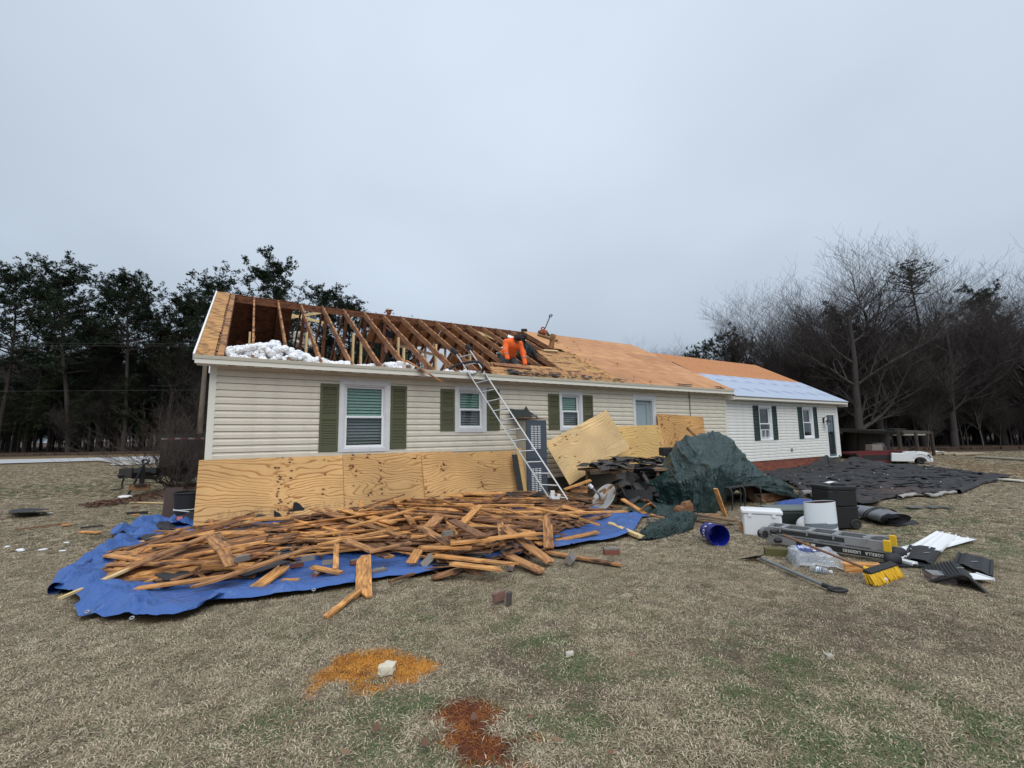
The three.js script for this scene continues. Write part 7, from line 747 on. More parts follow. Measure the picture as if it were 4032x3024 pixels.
{ // bending over the deck in the orange hooded jacket
  const hip = RP(6.45, 1.15, -0.42), t = thing('person', 'person in orange hooded jacket and black knit hat bending over the roof deck', 'person', [6.36, 3.42, -0.72]); t.rotation.y = 0.12;
  // local frame: +z toward the camera and the eave, origin on the deck line before the feet
  const hipL = [-0.12, 0.50, -0.28], hipR = [0.13, 0.50, -0.28], ch = [0, 0.80, 0.02], nk = [0, 0.94, 0.13], sL = [-0.20, 0.86, 0.06], sR = [0.20, 0.86, 0.06], eL = [-0.29, 0.56, 0.10], eR = [0.27, 0.55, 0.13], wL = [-0.27, 0.25, 0.20], wR = [0.25, 0.12, 0.26];
  mesh('body', sdfMesh([[hipL, hipR, 0.12], [[0, 0.52, -0.26], ch, 0.13, 0.15], [ch, nk, 0.13, 0.07], [sL, eL, 0.055, 0.045], [eL, wL, 0.042, 0.032], [sR, eR, 0.055, 0.045], [eR, wR, 0.042, 0.032], [hipL, [-0.17, 0.10, -0.02], 0.085, 0.06], [hipR, [0.17, 0.06, 0.0], 0.085, 0.06]], 0.05, 0.025), skinM, t);
  mesh('jacket', sdfMesh([[[-0.1, 0.52, -0.2], [0.1, 0.52, -0.2], 0.145], [[0, 0.55, -0.18], ch, 0.165, 0.185], [sL, sR, 0.10], [ch, nk, 0.16, 0.105], [sL, eL, 0.088, 0.076], [eL, [-0.272, 0.29, 0.19], 0.076, 0.058], [sR, eR, 0.088, 0.076], [eR, [0.253, 0.17, 0.24], 0.076, 0.058], [[-0.08, 0.93, 0.03], [0.08, 0.93, 0.03], 0.09]], 0.05, 0.018), hiVis, t);
  for (const [e, w] of [[eL, wL], [eR, wR]]) for (const k of [-0.16, 0.42]) { const a = V3(...e).lerp(V3(...w), k), d = V3(...w).sub(V3(...e)).normalize(), o = mesh('reflective_band', new THREE.CylinderGeometry(0.083 - 0.012 * k, 0.08 - 0.012 * k, 0.045, 18, 1, true), stripeM, t); o.position.copy(a); o.quaternion.setFromUnitVectors(V3(0, -1, 0), d); }
  mesh('jeans', sdfMesh([[hipL, hipR, 0.135], [hipL, [-0.19, 0.16, 0.0], 0.11, 0.088], [[-0.19, 0.16, 0.0], [-0.2, -0.42, -0.12], 0.085, 0.07], [hipR, [0.18, 0.1, 0.02], 0.11, 0.088], [[0.18, 0.1, 0.02], [0.18, -0.45, -0.12], 0.085, 0.07]], 0.04, 0.022), denim, t);
  for (const x of [-0.2, 0.18]) mesh('boot', sdfMesh([[[x, -0.46, -0.14], [x, -0.5, 0.04], 0.055, 0.045]], 0.02, 0.02), blackC, t);
  const h = addHead(t, [0.01, 0.95, 0.22], [0.95, 0.05, 0]); mesh('knit_hat', sdfMesh([[[0, 0.06, -0.03], [0, 0.055, 0.0], 0.098, 0.1], [[-0.05, 0.045, 0.03], [0.05, 0.045, 0.03], 0.06, 0.06]], 0.02, 0.012), blackC, h);
  for (const x of [-0.06, 0.06]) mesh('drawstring', tube([[x, 0.86, 0.215], [x * 1.1, 0.78, 0.22], [x, 0.70, 0.20]], 0.007), mat(S(230, 120, 70), 0.7), t);
  addHand(t, wL, [-0.12, -0.8, 0.35], blackC); addHand(t, wR, [0.05, -0.75, 0.4], blackC);
  const bar1 = AT([1960, 1434], depthOf(RP(5.9, 0.9, 0))), b2e = AT([1997, 1417], depthOf(RP(5.9, 0.9, 0))); const pb = thing('pry_bar', 'dark pry bar in the left glove of the person in orange', 'pry bar'); mesh('shaft', tube([bar1, bar1.clone().lerp(b2e, 0.3), b2e], 0.012), M.black, pb); mesh('claw', bar(bar1, bar1.clone().add(V3(-0.05, 0.0, 0.03)), 0.03, 0.008), M.black, pb);
}
{ // dark jacket and mask, behind
  const t = thing('person', 'person in dark jacket and cap with a white mask working behind the orange jacket', 'person', [7.62, 3.55, -1.95]); t.rotation.y = 0.15;
  const ch = [-0.1, 0.66, -0.05], nk = [-0.2, 0.84, 0.02], sL = [-0.34, 0.74, -0.02], sR = [0.08, 0.70, 0.0], eR = [0.24, 0.42, 0.12], wR = [0.27, 0.18, 0.32], eL = [-0.42, 0.44, 0.12], wL = [-0.3, 0.2, 0.3];
  mesh('body', sdfMesh([[[-0.1, 0.1, -0.2], [-0.08, 0.2, -0.18], 0.15], [[-0.09, 0.15, -0.18], ch, 0.14, 0.15], [ch, nk, 0.12, 0.06], [sR, eR, 0.05, 0.042], [eR, wR, 0.04, 0.03], [sL, eL, 0.05, 0.042], [eL, wL, 0.04, 0.03], [[-0.2, 0.1, -0.18], [-0.25, -0.35, -0.05], 0.09, 0.06], [[0.0, 0.1, -0.18], [0.05, -0.35, -0.05], 0.09, 0.06]], 0.05, 0.028), skinM, t);
  mesh('jacket', sdfMesh([[[-0.16, 0.05, -0.16], [-0.02, 0.05, -0.16], 0.165], [[-0.09, 0.1, -0.16], ch, 0.18, 0.19], [sL, sR, 0.10], [ch, nk, 0.15, 0.09], [sR, eR, 0.088, 0.074], [eR, [0.267, 0.21, 0.29], 0.074, 0.055], [sL, eL, 0.088, 0.074], [eL, wL, 0.074, 0.055]], 0.05, 0.02), darkJ, t);
  mesh('trousers', sdfMesh([[[-0.18, 0.05, -0.18], [0.0, 0.05, -0.18], 0.13], [[-0.2, 0.02, -0.16], [-0.25, -0.5, -0.05], 0.11, 0.075], [[0.0, 0.02, -0.16], [0.05, -0.5, -0.05], 0.11, 0.075]], 0.04, 0.03), blackC, t);
  const h = addHead(t, [-0.24, 0.96, 0.08], [0.35, -0.1, 0]); cap(h, blackC); mesh('mask', sdfMesh([[[0, -0.03, 0.085], [0, -0.07, 0.075], 0.042, 0.04], [[-0.05, -0.03, 0.05], [0.05, -0.03, 0.05], 0.04, 0.04]], 0.03, 0.012), blackC, h); mesh('mask_valve', new THREE.CylinderGeometry(0.022, 0.022, 0.02, 14).rotateX(Math.PI / 2).translate(0, -0.045, 0.13), M.whiteP, h);
  for (const x of [-0.17, 0.02]) mesh('jacket_seam', tube([[x, 0.82, 0.12], [x - 0.01, 0.66, 0.15], [x - 0.02, 0.5, 0.1]], 0.008), mat(L(0.12, 0.12, 0.12), 0.7), t);
  addHand(t, wR, [0.25, -0.7, 0.5], cloth(L(0.16, 0.02, 0.025))); addHand(t, wL, [0.1, -0.7, 0.4], cloth(L(0.16, 0.02, 0.025)));
}
{ // sitting on the far slope in the pale camouflage top
  const camo = mat(L(1, 1, 1), 0.9, { map: dataTex(256, 256, (u, v) => { const n = tfbm(u, v, 6, 9, 4, 4); return n < 0.44 ? [0.36, 0.35, 0.30] : n < 0.52 ? [0.62, 0.6, 0.54] : [0.72, 0.70, 0.64]; }, { srgb: true, rep: [1, 1] }) });
  const o = AT([1168, 1345], 15.2), t = thing('person', 'person in pale camouflage top and cap sitting among the far rafters', 'person', [o.x, o.y - 0.55, o.z]); t.rotation.y = 0.95 - YAW - 0.1;
  const ch = [0, 0.52, -0.02], nk = [0, 0.72, 0.10], sL = [-0.19, 0.62, 0.03], sR = [0.19, 0.62, 0.03];
  mesh('body', sdfMesh([[[-0.1, 0.05, -0.12], [0.1, 0.05, -0.12], 0.13], [[0, 0.1, -0.12], ch, 0.13, 0.14], [ch, nk, 0.12, 0.06], [sR, [0.24, 0.36, 0.1], 0.05, 0.04], [[0.24, 0.36, 0.1], [0.14, 0.2, 0.42], 0.04, 0.03], [sL, [-0.24, 0.36, 0.1], 0.05, 0.04], [[-0.24, 0.36, 0.1], [-0.14, 0.25, 0.4], 0.04, 0.03], [[-0.1, 0.02, -0.1], [-0.13, 0.05, 0.3], 0.09, 0.07], [[0.1, 0.02, -0.1], [0.13, 0.05, 0.3], 0.09, 0.07]], 0.05, 0.028), skinM, t);
  const tg = sdfMesh([[[-0.1, 0.06, -0.12], [0.1, 0.06, -0.12], 0.15], [[0, 0.1, -0.13], [0, 0.5, -0.06], 0.17, 0.18], [sL, sR, 0.10], [ch, nk, 0.15, 0.085], [sR, [0.24, 0.36, 0.1], 0.085, 0.072], [[0.24, 0.36, 0.1], [0.145, 0.21, 0.39], 0.07, 0.052], [sL, [-0.24, 0.36, 0.1], 0.085, 0.072], [[-0.24, 0.36, 0.1], [-0.145, 0.25, 0.38], 0.07, 0.052]], 0.05, 0.02); { const P = tg.attributes.position, U = tg.attributes.uv; for (let i = 0; i < P.count; i++) U.setXY(i, P.getX(i) + P.getZ(i) * 0.7, P.getY(i)); } mesh('camouflage_top', tg, camo, t);
  mesh('trousers', sdfMesh([[[-0.1, 0.02, -0.12], [0.1, 0.02, -0.12], 0.14], [[-0.1, 0.02, -0.1], [-0.14, 0.06, 0.32], 0.11, 0.09], [[0.1, 0.02, -0.1], [0.14, 0.06, 0.32], 0.11, 0.09], [[-0.14, 0.06, 0.32], [-0.15, -0.4, 0.3], 0.085, 0.07], [[0.14, 0.06, 0.32], [0.15, -0.4, 0.3], 0.085, 0.07]], 0.04, 0.03), blackC, t);
  const h = addHead(t, [0, 0.83, 0.2], [0.35, 0, 0], mat(S(120, 70, 55), 0.6)); cap(h, mat(L(0.09, 0.11, 0.2), 0.9)); addHand(t, [0.14, 0.2, 0.42], [0, -0.5, 0.7], skinM, 'hand'); addHand(t, [-0.14, 0.25, 0.4], [0, -0.5, 0.7], skinM, 'hand');
}
{ // only the head shows over the ridge
  const o = AT([1531, 1222], depthOf(V3(3.95, 5.5, -4.9))), t = thing('person', 'person with a pale cap whose head shows above the ridge board', 'person', [o.x, o.y - 1.0, o.z - 0.3]); t.rotation.y = 1.1 - YAW;
  mesh('body', sdfMesh([[[-0.1, 0.1, 0], [0.1, 0.1, 0], 0.13], [[0, 0.1, 0], [0, 0.62, 0], 0.14, 0.15], [[0, 0.62, 0], [0, 0.82, 0.02], 0.12, 0.06], [[-0.2, 0.7, 0], [-0.26, 0.4, 0.08], 0.05, 0.04], [[-0.26, 0.4, 0.08], [-0.15, 0.2, 0.28], 0.04, 0.03], [[0.2, 0.7, 0], [0.26, 0.4, 0.08], 0.05, 0.04], [[0.26, 0.4, 0.08], [0.15, 0.2, 0.28], 0.04, 0.03], [[-0.1, 0.05, 0], [-0.15, -0.5, 0.1], 0.09, 0.06], [[0.1, 0.05, 0], [0.15, -0.5, 0.1], 0.09, 0.06]], 0.05, 0.03), skinM, t); mesh('jacket', sdfMesh([[[-0.1, 0.12, 0], [0.1, 0.12, 0], 0.15], [[0, 0.15, 0], [0, 0.62, 0], 0.17, 0.18], [[-0.2, 0.7, 0], [0.2, 0.7, 0], 0.09], [[-0.2, 0.7, 0], [-0.26, 0.4, 0.08], 0.08, 0.07], [[0.2, 0.7, 0], [0.26, 0.4, 0.08], 0.08, 0.07]], 0.05, 0.025), darkJ, t);
  const h = addHead(t, [0, 0.95, 0.05], [0.1, 0, 0], mat(S(150, 84, 66), 0.6)); cap(h, mat(S(196, 196, 192), 0.9));
}
// tools on the roof
{
  const rp = (u, v, off = 0.03) => { let s = 0; const q = (x, s2) => RP(x, s2, off); const d = ray(u, v), n = NS, p0 = RP(0, 0, off), t = p0.clone().sub(CAM).dot(n) / d.dot(n); return CAM.clone().addScaledVector(d, t); };
  const wR = win(1900, 1200, 400), R = (x, y, o) => rp(...wR(x, y), o);
  const c = R(1300, 600, 0.1), dC = depthOf(c), A = (x, y, d = dC) => AT(wR(x, y), d);
  const bl = thing('leaf_blower', 'orange and black backpack blower standing on the ridge beside a plank', 'leaf blower'), om = mat(L(0.30, 0.075, 0.03), 0.5); mesh('engine', [warp(new THREE.IcosahedronGeometry(0.14, 2).scale(1, 0.8, 0.8), (v) => { v.multiplyScalar(0.9 + 0.25 * noise(v.x * 20, v.y * 20, v.z * 20)); }).translate(...A(1300, 590).toArray()), bx(0.2, 0.12, 0.2).translate(...A(1340, 600).toArray())], om, bl); mesh('housing', bx(0.16, 0.16, 0.16).translate(...A(1270, 610).toArray()), M.black, bl); mesh('handle', tube([A(1285, 545), A(1283, 505), A(1310, 490), A(1345, 505), A(1350, 540)], 0.025, 8, 24), om, bl); mesh('blower_tube', tube([A(1365, 570), A(1410, 620), A(1450, 670), A(1510, 705)], 0.05, 10, 24), mat(L(0.05, 0.055, 0.045), 0.7), bl);
  const sh = thing('roofing_shovel', 'grey shovel standing upright on the ridge with its D grip against the sky', 'shovel'); mesh('shaft', rod(A(1350, 545), A(1462, 268), 0.02, 0.02, 8), mat(L(0.05, 0.06, 0.075), 0.5), sh); mesh('grip', tube([A(1462, 272), A(1452, 240), A(1470, 222), A(1515, 222), A(1505, 248), A(1470, 268)], 0.02, 8, 40, true), mat(L(0.03, 0.036, 0.045), 0.5), sh);
  const b = thing('timber', 'short thick timber lying on the ridge under the blower', 'timber'); mesh('beam', bar(R(1215, 660, 0.05), R(1620, 790, 0.05), 0.2, 0.09, NS), mat(L(0.8, 0.7, 0.55), 0.9, { map: T.grey }), b);
  const s = thing('wood_stub', 'board end standing up from the edge of the new sheathing', 'board'); mesh('board', bar(A(1490, 945, depthOf(R(1490, 945))), A(1548, 640, depthOf(R(1490, 945))), 0.2, 0.03, V3(0, 0, 1)), M.wornw, s);
  const gl = thing('work_gloves', 'dark green work gloves left on the ridge', 'gloves'); for (const [x, y] of [[880, 552], [935, 550]]) mesh('glove', warp(new THREE.IcosahedronGeometry(0.075, 2).scale(1.3, 0.7, 0.7), (v) => { v.multiplyScalar(0.8 + 0.4 * noise(v.x * 25, v.y * 25, v.z * 25)); }).translate(...AT(wR(x, y), depthOf(RP(9.1, 5.4, 0))).toArray()), mat(L(0.025, 0.035, 0.025), 0.8), gl);
  const lb = thing('loose_board', 'loose board laid flat along the deck edge in front of the person in orange', 'board'); mesh('board', bar(R(255, 1290, 0.05), R(1050, 1375, 0.05), 0.2, 0.022, NS), M.rafter, lb);
  const wb = thing('trim_board', 'short pale board across the notch in the old decking', 'board'); mesh('board', bar(R(1330, 990, 0.06), R(1640, 1008, 0.06), 0.12, 0.03, NS), M.pale, wb);
  const ln = thing('nail_gun', 'green and grey nail gun hanging behind the person in orange', 'nail gun'); mesh('gun_body', [rod(A(330, 1065, depthOf(RP(6, 1.5, 0))), A(430, 1075, depthOf(RP(6, 1.5, 0))), 0.05, 0.06, 10)], mat(L(0.03, 0.06, 0.045), 0.5), ln); mesh('nose', rod(A(300, 1070, depthOf(RP(6, 1.5, 0))), A(380, 1060, depthOf(RP(6, 1.5, 0))), 0.035, 0.05, 10), M.aluDull, ln);
  // torn felt along the eave, chips on the deck
  const r = rng(63), fl = [], ch = []; const fs = (x, s, l, w) => warp(new THREE.BoxGeometry(l, 0.008, w, 5, 1, 2), (v) => { v.y += 0.05 * noise(v.x * 6 + x, v.z * 9); }).applyMatrix4(new THREE.Matrix4().makeBasis(V3(1, 0, 0), NS, US.clone().negate())).translate(...RP(x, s, 0.045).toArray());
  for (let i = 0; i < 64; i++) { const x = 5.5 + r() * r() * 4.4 + r() * 0.5; fl.push(fs(x, 0.02 + r() * r() * 0.45, 0.06 + r() * 0.2, 0.03 + r() * 0.06)); } for (const x of [12.2, 12.6, 12.4, 14.2, 14.4]) fl.push(fs(x, 0.06, 0.3, 0.1));
  const f = solo('eave_felt', fl, M.felt, 'torn strips of black felt along the eave of the old decking', 'felt strips'); f.userData.kind = 'stuff';
  for (let i = 0; i < 46; i++) { const x = 5.6 + r() * 5.5, s = 0.1 + r() * (x > 9 ? 4.5 : 0.8); ch.push(bx(0.06 + r() * 0.16, 0.01, 0.012 + r() * 0.02).rotateY(r() * 3).applyMatrix4(new THREE.Matrix4().makeBasis(V3(1, 0, 0), NS, US.clone().negate())).translate(...RP(x, s, 0.05).toArray())); }
  const cc = solo('deck_chips', ch, M.darkw, 'splinters and chips lying on the sheathed part of the roof', 'splinters'); cc.userData.kind = 'stuff';
  const pts = thing('roof_papers', 'white scraps of insulation caught between the rafters behind the workers', 'insulation'); for (const [x0, y0, w, h] of [[555, 640, 150, 70], [470, 740, 80, 60], [420, 900, 60, 40]]) { const d = depthOf(RP(7.2, 3.2, 0)), q = [A(x0, y0, d), A(x0 + w, y0 + 60, d), A(x0 + w - 20, y0 + 60 + h, d), A(x0 - 10, y0 + h, d)]; mesh('insulation_sheet', bar(q[0].clone().lerp(q[3], 0.5), q[1].clone().lerp(q[2], 0.5), q[0].distanceTo(q[3]), 0.02, V3(0, 0.3, 1)), M.whiteP, pts); }
}
// ---------- blown insulation on the attic floor ----------
{
  const r = rng(31), lump = warp(mergeVertices(new THREE.IcosahedronGeometry(0.1, 7).deleteAttribute('normal').deleteAttribute('uv')), (v) => { const q = v.clone().normalize(); v.multiplyScalar(0.35 + 1.25 * ridged(q.x * 1.6 + 5, q.y * 1.6, q.z * 1.6, 4)); });
  const lvl = (x, z) => 0.08 + 0.40 * Math.exp(-((x - 0.35) ** 2) / 0.7 - (z + 0.5) ** 2 / 1.2) + 0.12 * Math.exp(-((x - 2.8) ** 2) / 0.6) + 0.06 * noise(x * 3, z * 3), N = 6500, im = new THREE.InstancedMesh(lump, mat(S(236, 238, 242), 0.95), N), m = new THREE.Matrix4(), q = new THREE.Quaternion(), e = new THREE.Euler(); let n = 0;
  while (n < N) { const x = -0.3 + r() * 9.2, z = 0.1 - r() * (n < 4800 ? 1.3 : 6); if (z > -0.05 && x > 5.2) continue; const k = (z > -0.25 ? 0.12 : 0.2) + 0.85 * r(); if (x > 1.9 && z > -0.4 && noise(x * 2.3, 4) < 0.42) continue; const s = 0.25 + r() * 0.42; e.set(r() * 6, r() * 6, r() * 6); m.compose(V3(x, (z > -0.2 ? 2.955 : 2.93) + lvl(x, z) * k, z), q.setFromEuler(e), V3(s, s * 0.8, s)); im.setMatrixAt(n++, m); }
  im.name = 'blown_insulation'; scene.add(im); tag(im, 'white blown insulation heaped between the ceiling joists of the open roof', 'insulation'); im.userData.kind = 'stuff';
}
// set each head where the photograph has it
[[2035, 1336], [2062, 1331], [1199, 1292], [1531, 1226]].forEach(([u, v], i) => { const o = scene.getObjectByName(i ? 'person_00' + i : 'person'); if (!i) o.scale.set(1.1, 0.86, 1.0); o.updateMatrixWorld(true); const h = o.getObjectByName('head').getWorldPosition(V3()); o.position.add(AT([u, v], depthOf(h)).sub(h)); });
// ---------- trees ----------
const barkP = mat(L(0.05, 0.041, 0.035), 0.95), barkB = mat(L(0.052, 0.045, 0.041), 0.95), barkD = mat(L(0.05, 0.042, 0.038), 0.95), twigM = mat(L(0.06, 0.048, 0.046), 0.95), needleM = mat(L(0.048, 0.077, 0.047), 0.8), needleY = mat(L(0.055, 0.074, 0.034), 0.8);
// growing lists of tapered segments
class Limbs { constructor() { this.p = []; this.i = []; this.n = 0; } seg(a, b, ra, rb, k = 4) { const d = b.clone().sub(a).normalize(), u = V3(Math.abs(d.y) > 0.9 ? 1 : 0, Math.abs(d.y) > 0.9 ? 0 : 1, 0).cross(d).normalize(), v = V3().crossVectors(d, u), s = this.n; for (const [c, r] of [[a, ra], [b, rb]]) for (let j = 0; j < k; j++) { const t = j / k * 6.2832, x = Math.cos(t) * r, y = Math.sin(t) * r; this.p.push(c.x + u.x * x + v.x * y, c.y + u.y * x + v.y * y, c.z + u.z * x + v.z * y); } for (let j = 0; j < k; j++) { const e = (j + 1) % k; this.i.push(s + j, s + e, s + k + j, s + e, s + k + e, s + k + j); } this.n += 2 * k; }
  geo() { const g = new THREE.BufferGeometry(); g.setAttribute('position', new THREE.Float32BufferAttribute(this.p, 3)); g.setIndex(this.i); g.computeVertexNormals(); g.setAttribute('uv', new THREE.Float32BufferAttribute(new Float32Array(this.p.length / 3 * 2), 2)); return g; } }
// a leafless tree about `h` high; `wide` opens the crown, `forks` is the number of main limbs
function bareGeo(seed, h, { wide = 0.8, fork = 0.28, limbs = 7, twig = 3.8, r0 = 0.024, lean = 0, fine = 1 } = {}) {
  const r = rng(seed), T = new Limbs(), C = new Limbs(), rv = () => V3(r() - 0.5, r() - 0.5, r() - 0.5);
  function grow(p, d, len, rad, lvl) {
    const n = lvl < 2 ? 6 : lvl === 2 ? 4 : 3, step = len / n, k = lvl < 1 ? 7 : lvl === 1 ? 5 : 3, out = lvl < 2 ? T : C; let rr = rad;
    for (let i = 0; i < n; i++) {
      d = d.clone().addScaledVector(rv(), lvl === 0 ? 0.14 : 0.42).add(V3(0, lvl === 0 ? 0.05 : 0.05 + 0.02 * lvl, 0)).normalize(); const q = p.clone().addScaledVector(d, step), re = Math.max(0.0055, rr * (lvl === 0 ? 0.86 : 0.78)); out.seg(p, q, rr, re, k); p = q; rr = re;
      if (lvl < 4 && (lvl > 0 || i >= Math.floor(n * fork))) { const m = lvl === 0 ? Math.max(1, Math.round(limbs / (n * (1 - fork)))) : lvl === 3 ? twig * 0.5 : lvl === 1 ? 1.85 : 1.5; let c = Math.floor(m + r()); while (c-- > 0) { const side = V3(r() - 0.5, 0, r() - 0.5).normalize(), nd = d.clone().multiplyScalar(lvl === 0 ? 0.75 : 0.8).addScaledVector(side, (lvl === 0 ? wide : 0.75) * (0.7 + 0.5 * r())).normalize(); grow(p.clone(), nd, len * (lvl === 0 ? 0.62 * (1.05 - 0.4 * i / n) : lvl === 3 ? 0.55 : 0.56) * (0.75 + 0.5 * r()), rr * (lvl === 0 ? 0.64 : 0.68), lvl + 1); } }
    }
  }
  grow(V3(0, -0.2, 0), V3(lean, 1, lean * 0.4).normalize(), h * 0.66, h * r0, 0); return [T.geo(), C.geo()];
}
function needleTuft(out, c, s, r, col) { for (let k = 0; k < 11; k++) { const a = r() * 6.283, e = (r() - 0.35) * 2.2, d = V3(Math.cos(a) * Math.cos(e), Math.sin(e) * 0.8 + 0.25, Math.sin(a) * Math.cos(e)).multiplyScalar(s * (0.7 + 0.6 * r())), w = V3(d.z, (r() - 0.5) * s * 0.5, -d.x).multiplyScalar(0.23); out.push(c.x + w.x, c.y + w.y, c.z + w.z, c.x - w.x, c.y - w.y, c.z - w.z, c.x + d.x, c.y + d.y, c.z + d.z); } }
function pineGeo(seed, h, { crown = 0.5, spread = 0.2, tufts = 620, size = 0.24, flat = 0 } = {}) {
  const r = rng(seed), T = new Limbs(), C = [], pts = []; let p = V3(0, -0.2, 0), d = V3(0, 1, 0), rad = h * 0.0115 + 0.06; const n = 14;
  for (let i = 0; i < n; i++) { d.add(V3(r() - 0.5, 0, r() - 0.5).multiplyScalar(0.09)).normalize(); const q = p.clone().addScaledVector(d, h / n); T.seg(p, q, rad, rad * 0.9, 7); pts.push([q, rad]); p = q; rad *= i > n * 0.6 ? 0.78 : 0.93; }
  const per = []; const start = 1 - crown;
  for (let k = 0; k < 40; k++) { const t = start + (1 - start) * Math.pow((k + r()) / 40, 0.85), i = Math.min(n - 1, Math.floor(t * n)), b = pts[i][0].clone().lerp(pts[Math.max(0, i - 1)][0], r()), a = k * 2.4 + r(), u = (t - start) / crown, len = h * spread * (0.45 + 0.75 * Math.sin(Math.PI * clamp(0.18 + 0.80 * u, 0, 1))) * (0.65 + 0.7 * r()), up = mix(0.05, 0.75, u) + (r() - 0.3) * 0.3; let q = b, dd = V3(Math.cos(a), up, Math.sin(a)).normalize(), rr = 0.05 + 0.004 * h * (1 - u);
    const m = 5; for (let j = 0; j < m; j++) { dd.add(V3(r() - 0.5, (r() - 0.35) * 0.7, r() - 0.5).multiplyScalar(0.45)).normalize(); const e = q.clone().addScaledVector(dd, len / m); T.seg(q, e, rr, rr * 0.72, 4); q = e; rr *= 0.72; if (j > 0) for (let s = 0; s < 3; s++) { const e2 = q.clone().add(V3(r() - 0.5, r() * 0.6 - 0.1, r() - 0.5).multiplyScalar(len * 0.55)); T.seg(q, e2, rr * 0.6, 0.008, 3); per.push(e2, q.clone().lerp(e2, 0.6)); } } per.push(q); }
  for (let k = 0; k < tufts; k++) { const c = per[Math.floor(r() * per.length)]; needleTuft(C, c.clone().add(V3(r() - 0.5, (r() - 0.4) * 0.8, r() - 0.5).multiplyScalar(size * 2.3)), size, r); }
  const g = new THREE.BufferGeometry(); g.setAttribute('position', new THREE.Float32BufferAttribute(C, 3)); g.setAttribute('uv', new THREE.Float32BufferAttribute(new Float32Array(C.length / 3 * 2), 2)); g.computeVertexNormals(); return [T.geo(), g];
}
function treeOf(name, geos, mats, label, cat, p, s, ry, group) { const t = thing(name, label, cat, p, group); mesh('trunk', geos[0], mats[0], t); mesh('crown', geos[1], mats[1], t); t.scale.setScalar(s); t.rotation.y = ry; return t; }
{
  // foot of a tree: pixel column and distance along the view, on the ground; height from the pixel of its top
  const spot = (u, d) => { let p = AT([u, 1700], d); for (let k = 0; k < 4; k++) { const v = proj(V3(p.x, 0, p.z))[1]; p = AT([u, v], d); } return V3(p.x, -0.05, p.z); };
  const high = (p, v) => { let h = 2; while (h < 40 && proj(V3(p.x, h, p.z))[1] > v) h += 0.1; return h; };
  const PV = [pineGeo(1, 22, { crown: 0.5, spread: 0.2, tufts: 5200 }), pineGeo(2, 22, { crown: 0.42, spread: 0.16, tufts: 4000 }), pineGeo(3, 22, { crown: 0.6, spread: 0.19, tufts: 5600 }), pineGeo(4, 22, { crown: 0.36, spread: 0.2, tufts: 3600 }), pineGeo(5, 22, { crown: 0.68, spread: 0.17, tufts: 5600 })];
  const PH = PV.map(([a, b]) => { b.computeBoundingBox(); return b.boundingBox.max.y + 0.9; });
  const pines = [[-20, 50, 975, 0, 'tall pine cut by the left edge of the photograph'], [268, 50, 985, 2, 'broad tall pine highest of the row on the far left'], [484, 53, 1042, 1, 'slender pine with a small rounded head left of the roof'], [640, 56, 1118, 2, 'lower pine between the slender one and the roof corner'], [812, 52, 1018, 0, 'tall open crowned pine right behind the left roof corner'], [1052, 54, 988, 2, 'tall dense pine standing behind the open rafters on the left'], [1255, 62, 1072, 0, 'pale open pine behind the middle of the open rafters'], [1352, 64, 1118, 4, 'narrow dark pine right of the pale open one'], [1492, 70, 1180, 3, 'small round headed pine next to the head above the ridge'], [95, 54, 1040, 2, 'shorter dense pine behind the far left row'], [385, 55, 1062, 4, 'dense pine filling the gap left of the slender one'], [560, 60, 1160, 4, 'low dense pine behind the slender one'], [735, 60, 1130, 4, 'bushy pine partly behind the roof corner'], [940, 60, 1125, 2, 'bushy pine seen through the leftmost rafters'], [1150, 66, 1170, 2, 'pine seen low through the second group of rafters']];
  pines.forEach(([u, d, v, k, label], i) => { const p = spot(u, d); treeOf('pine_tree', PV[k], [barkP, i % 4 === 3 ? needleY : needleM], label, 'pine tree', p, high(p, v) / PH[k], i * 1.9); });
  PV.push(pineGeo(6, 22, { crown: 0.16, spread: 0.10, tufts: 300 }));
  const BV = [bareGeo(11, 18, { wide: 1.3, fork: 0.14, limbs: 10, r0: 0.021 }), bareGeo(12, 18, { wide: 0.95, fork: 0.22, limbs: 9, r0: 0.019 }), bareGeo(13, 18, { wide: 0.75, fork: 0.35, limbs: 8, r0: 0.015 }), bareGeo(14, 18, { wide: 1.2, fork: 0.18, limbs: 10, lean: 0.05, r0: 0.02 }), bareGeo(15, 18, { wide: 0.5, fork: 0.3, limbs: 8, r0: 0.014 })];
  const top = (g) => { g.computeBoundingBox(); return g.boundingBox.max.y; }, HB = BV.map((b) => Math.max(top(b[0]), top(b[1])));
  const bares = [[3390, 33, 862, 0, 'largest bare tree, its wide crown highest above the shed'], [3480, 35, 925, 3, 'big bare tree leaning right beside the largest one'], [3250, 38, 1000, 1, 'bare tree just left of the largest one'], [3130, 40, 1110, 2, 'slim bare tree left of the big crowned ones'], [2930, 42, 1085, 2, 'tall slim bare tree with a nest above the addition roof'], [2830, 46, 1235, 0, 'spreading low bare tree above the addition roof'], [3040, 44, 1130, 4, 'narrow bare tree behind the right end of the addition roof'], [3640, 36, 985, 1, 'bare tree with upright limbs right of the leaning one'], [3760, 34, 1010, 3, 'bare tree with arching limbs toward the right edge'], [3870, 38, 1080, 2, 'thin bare tree before the dark pines on the right'], [3960, 36, 975, 1, 'bare tree near the right edge of the photograph'], [4080, 34, 960, 0, 'bare tree cut by the right edge of the photograph'], [2545, 78, 1300, 4, 'smallest far bare tree standing alone over the roof ridge'], [2620, 72, 1318, 1, 'second small far bare tree over the roof ridge'], [2690, 70, 1335, 3, 'third small far bare tree over the roof ridge'], [2740, 62, 1310, 1, 'small bare tree next to the dark thicket over the roof']];
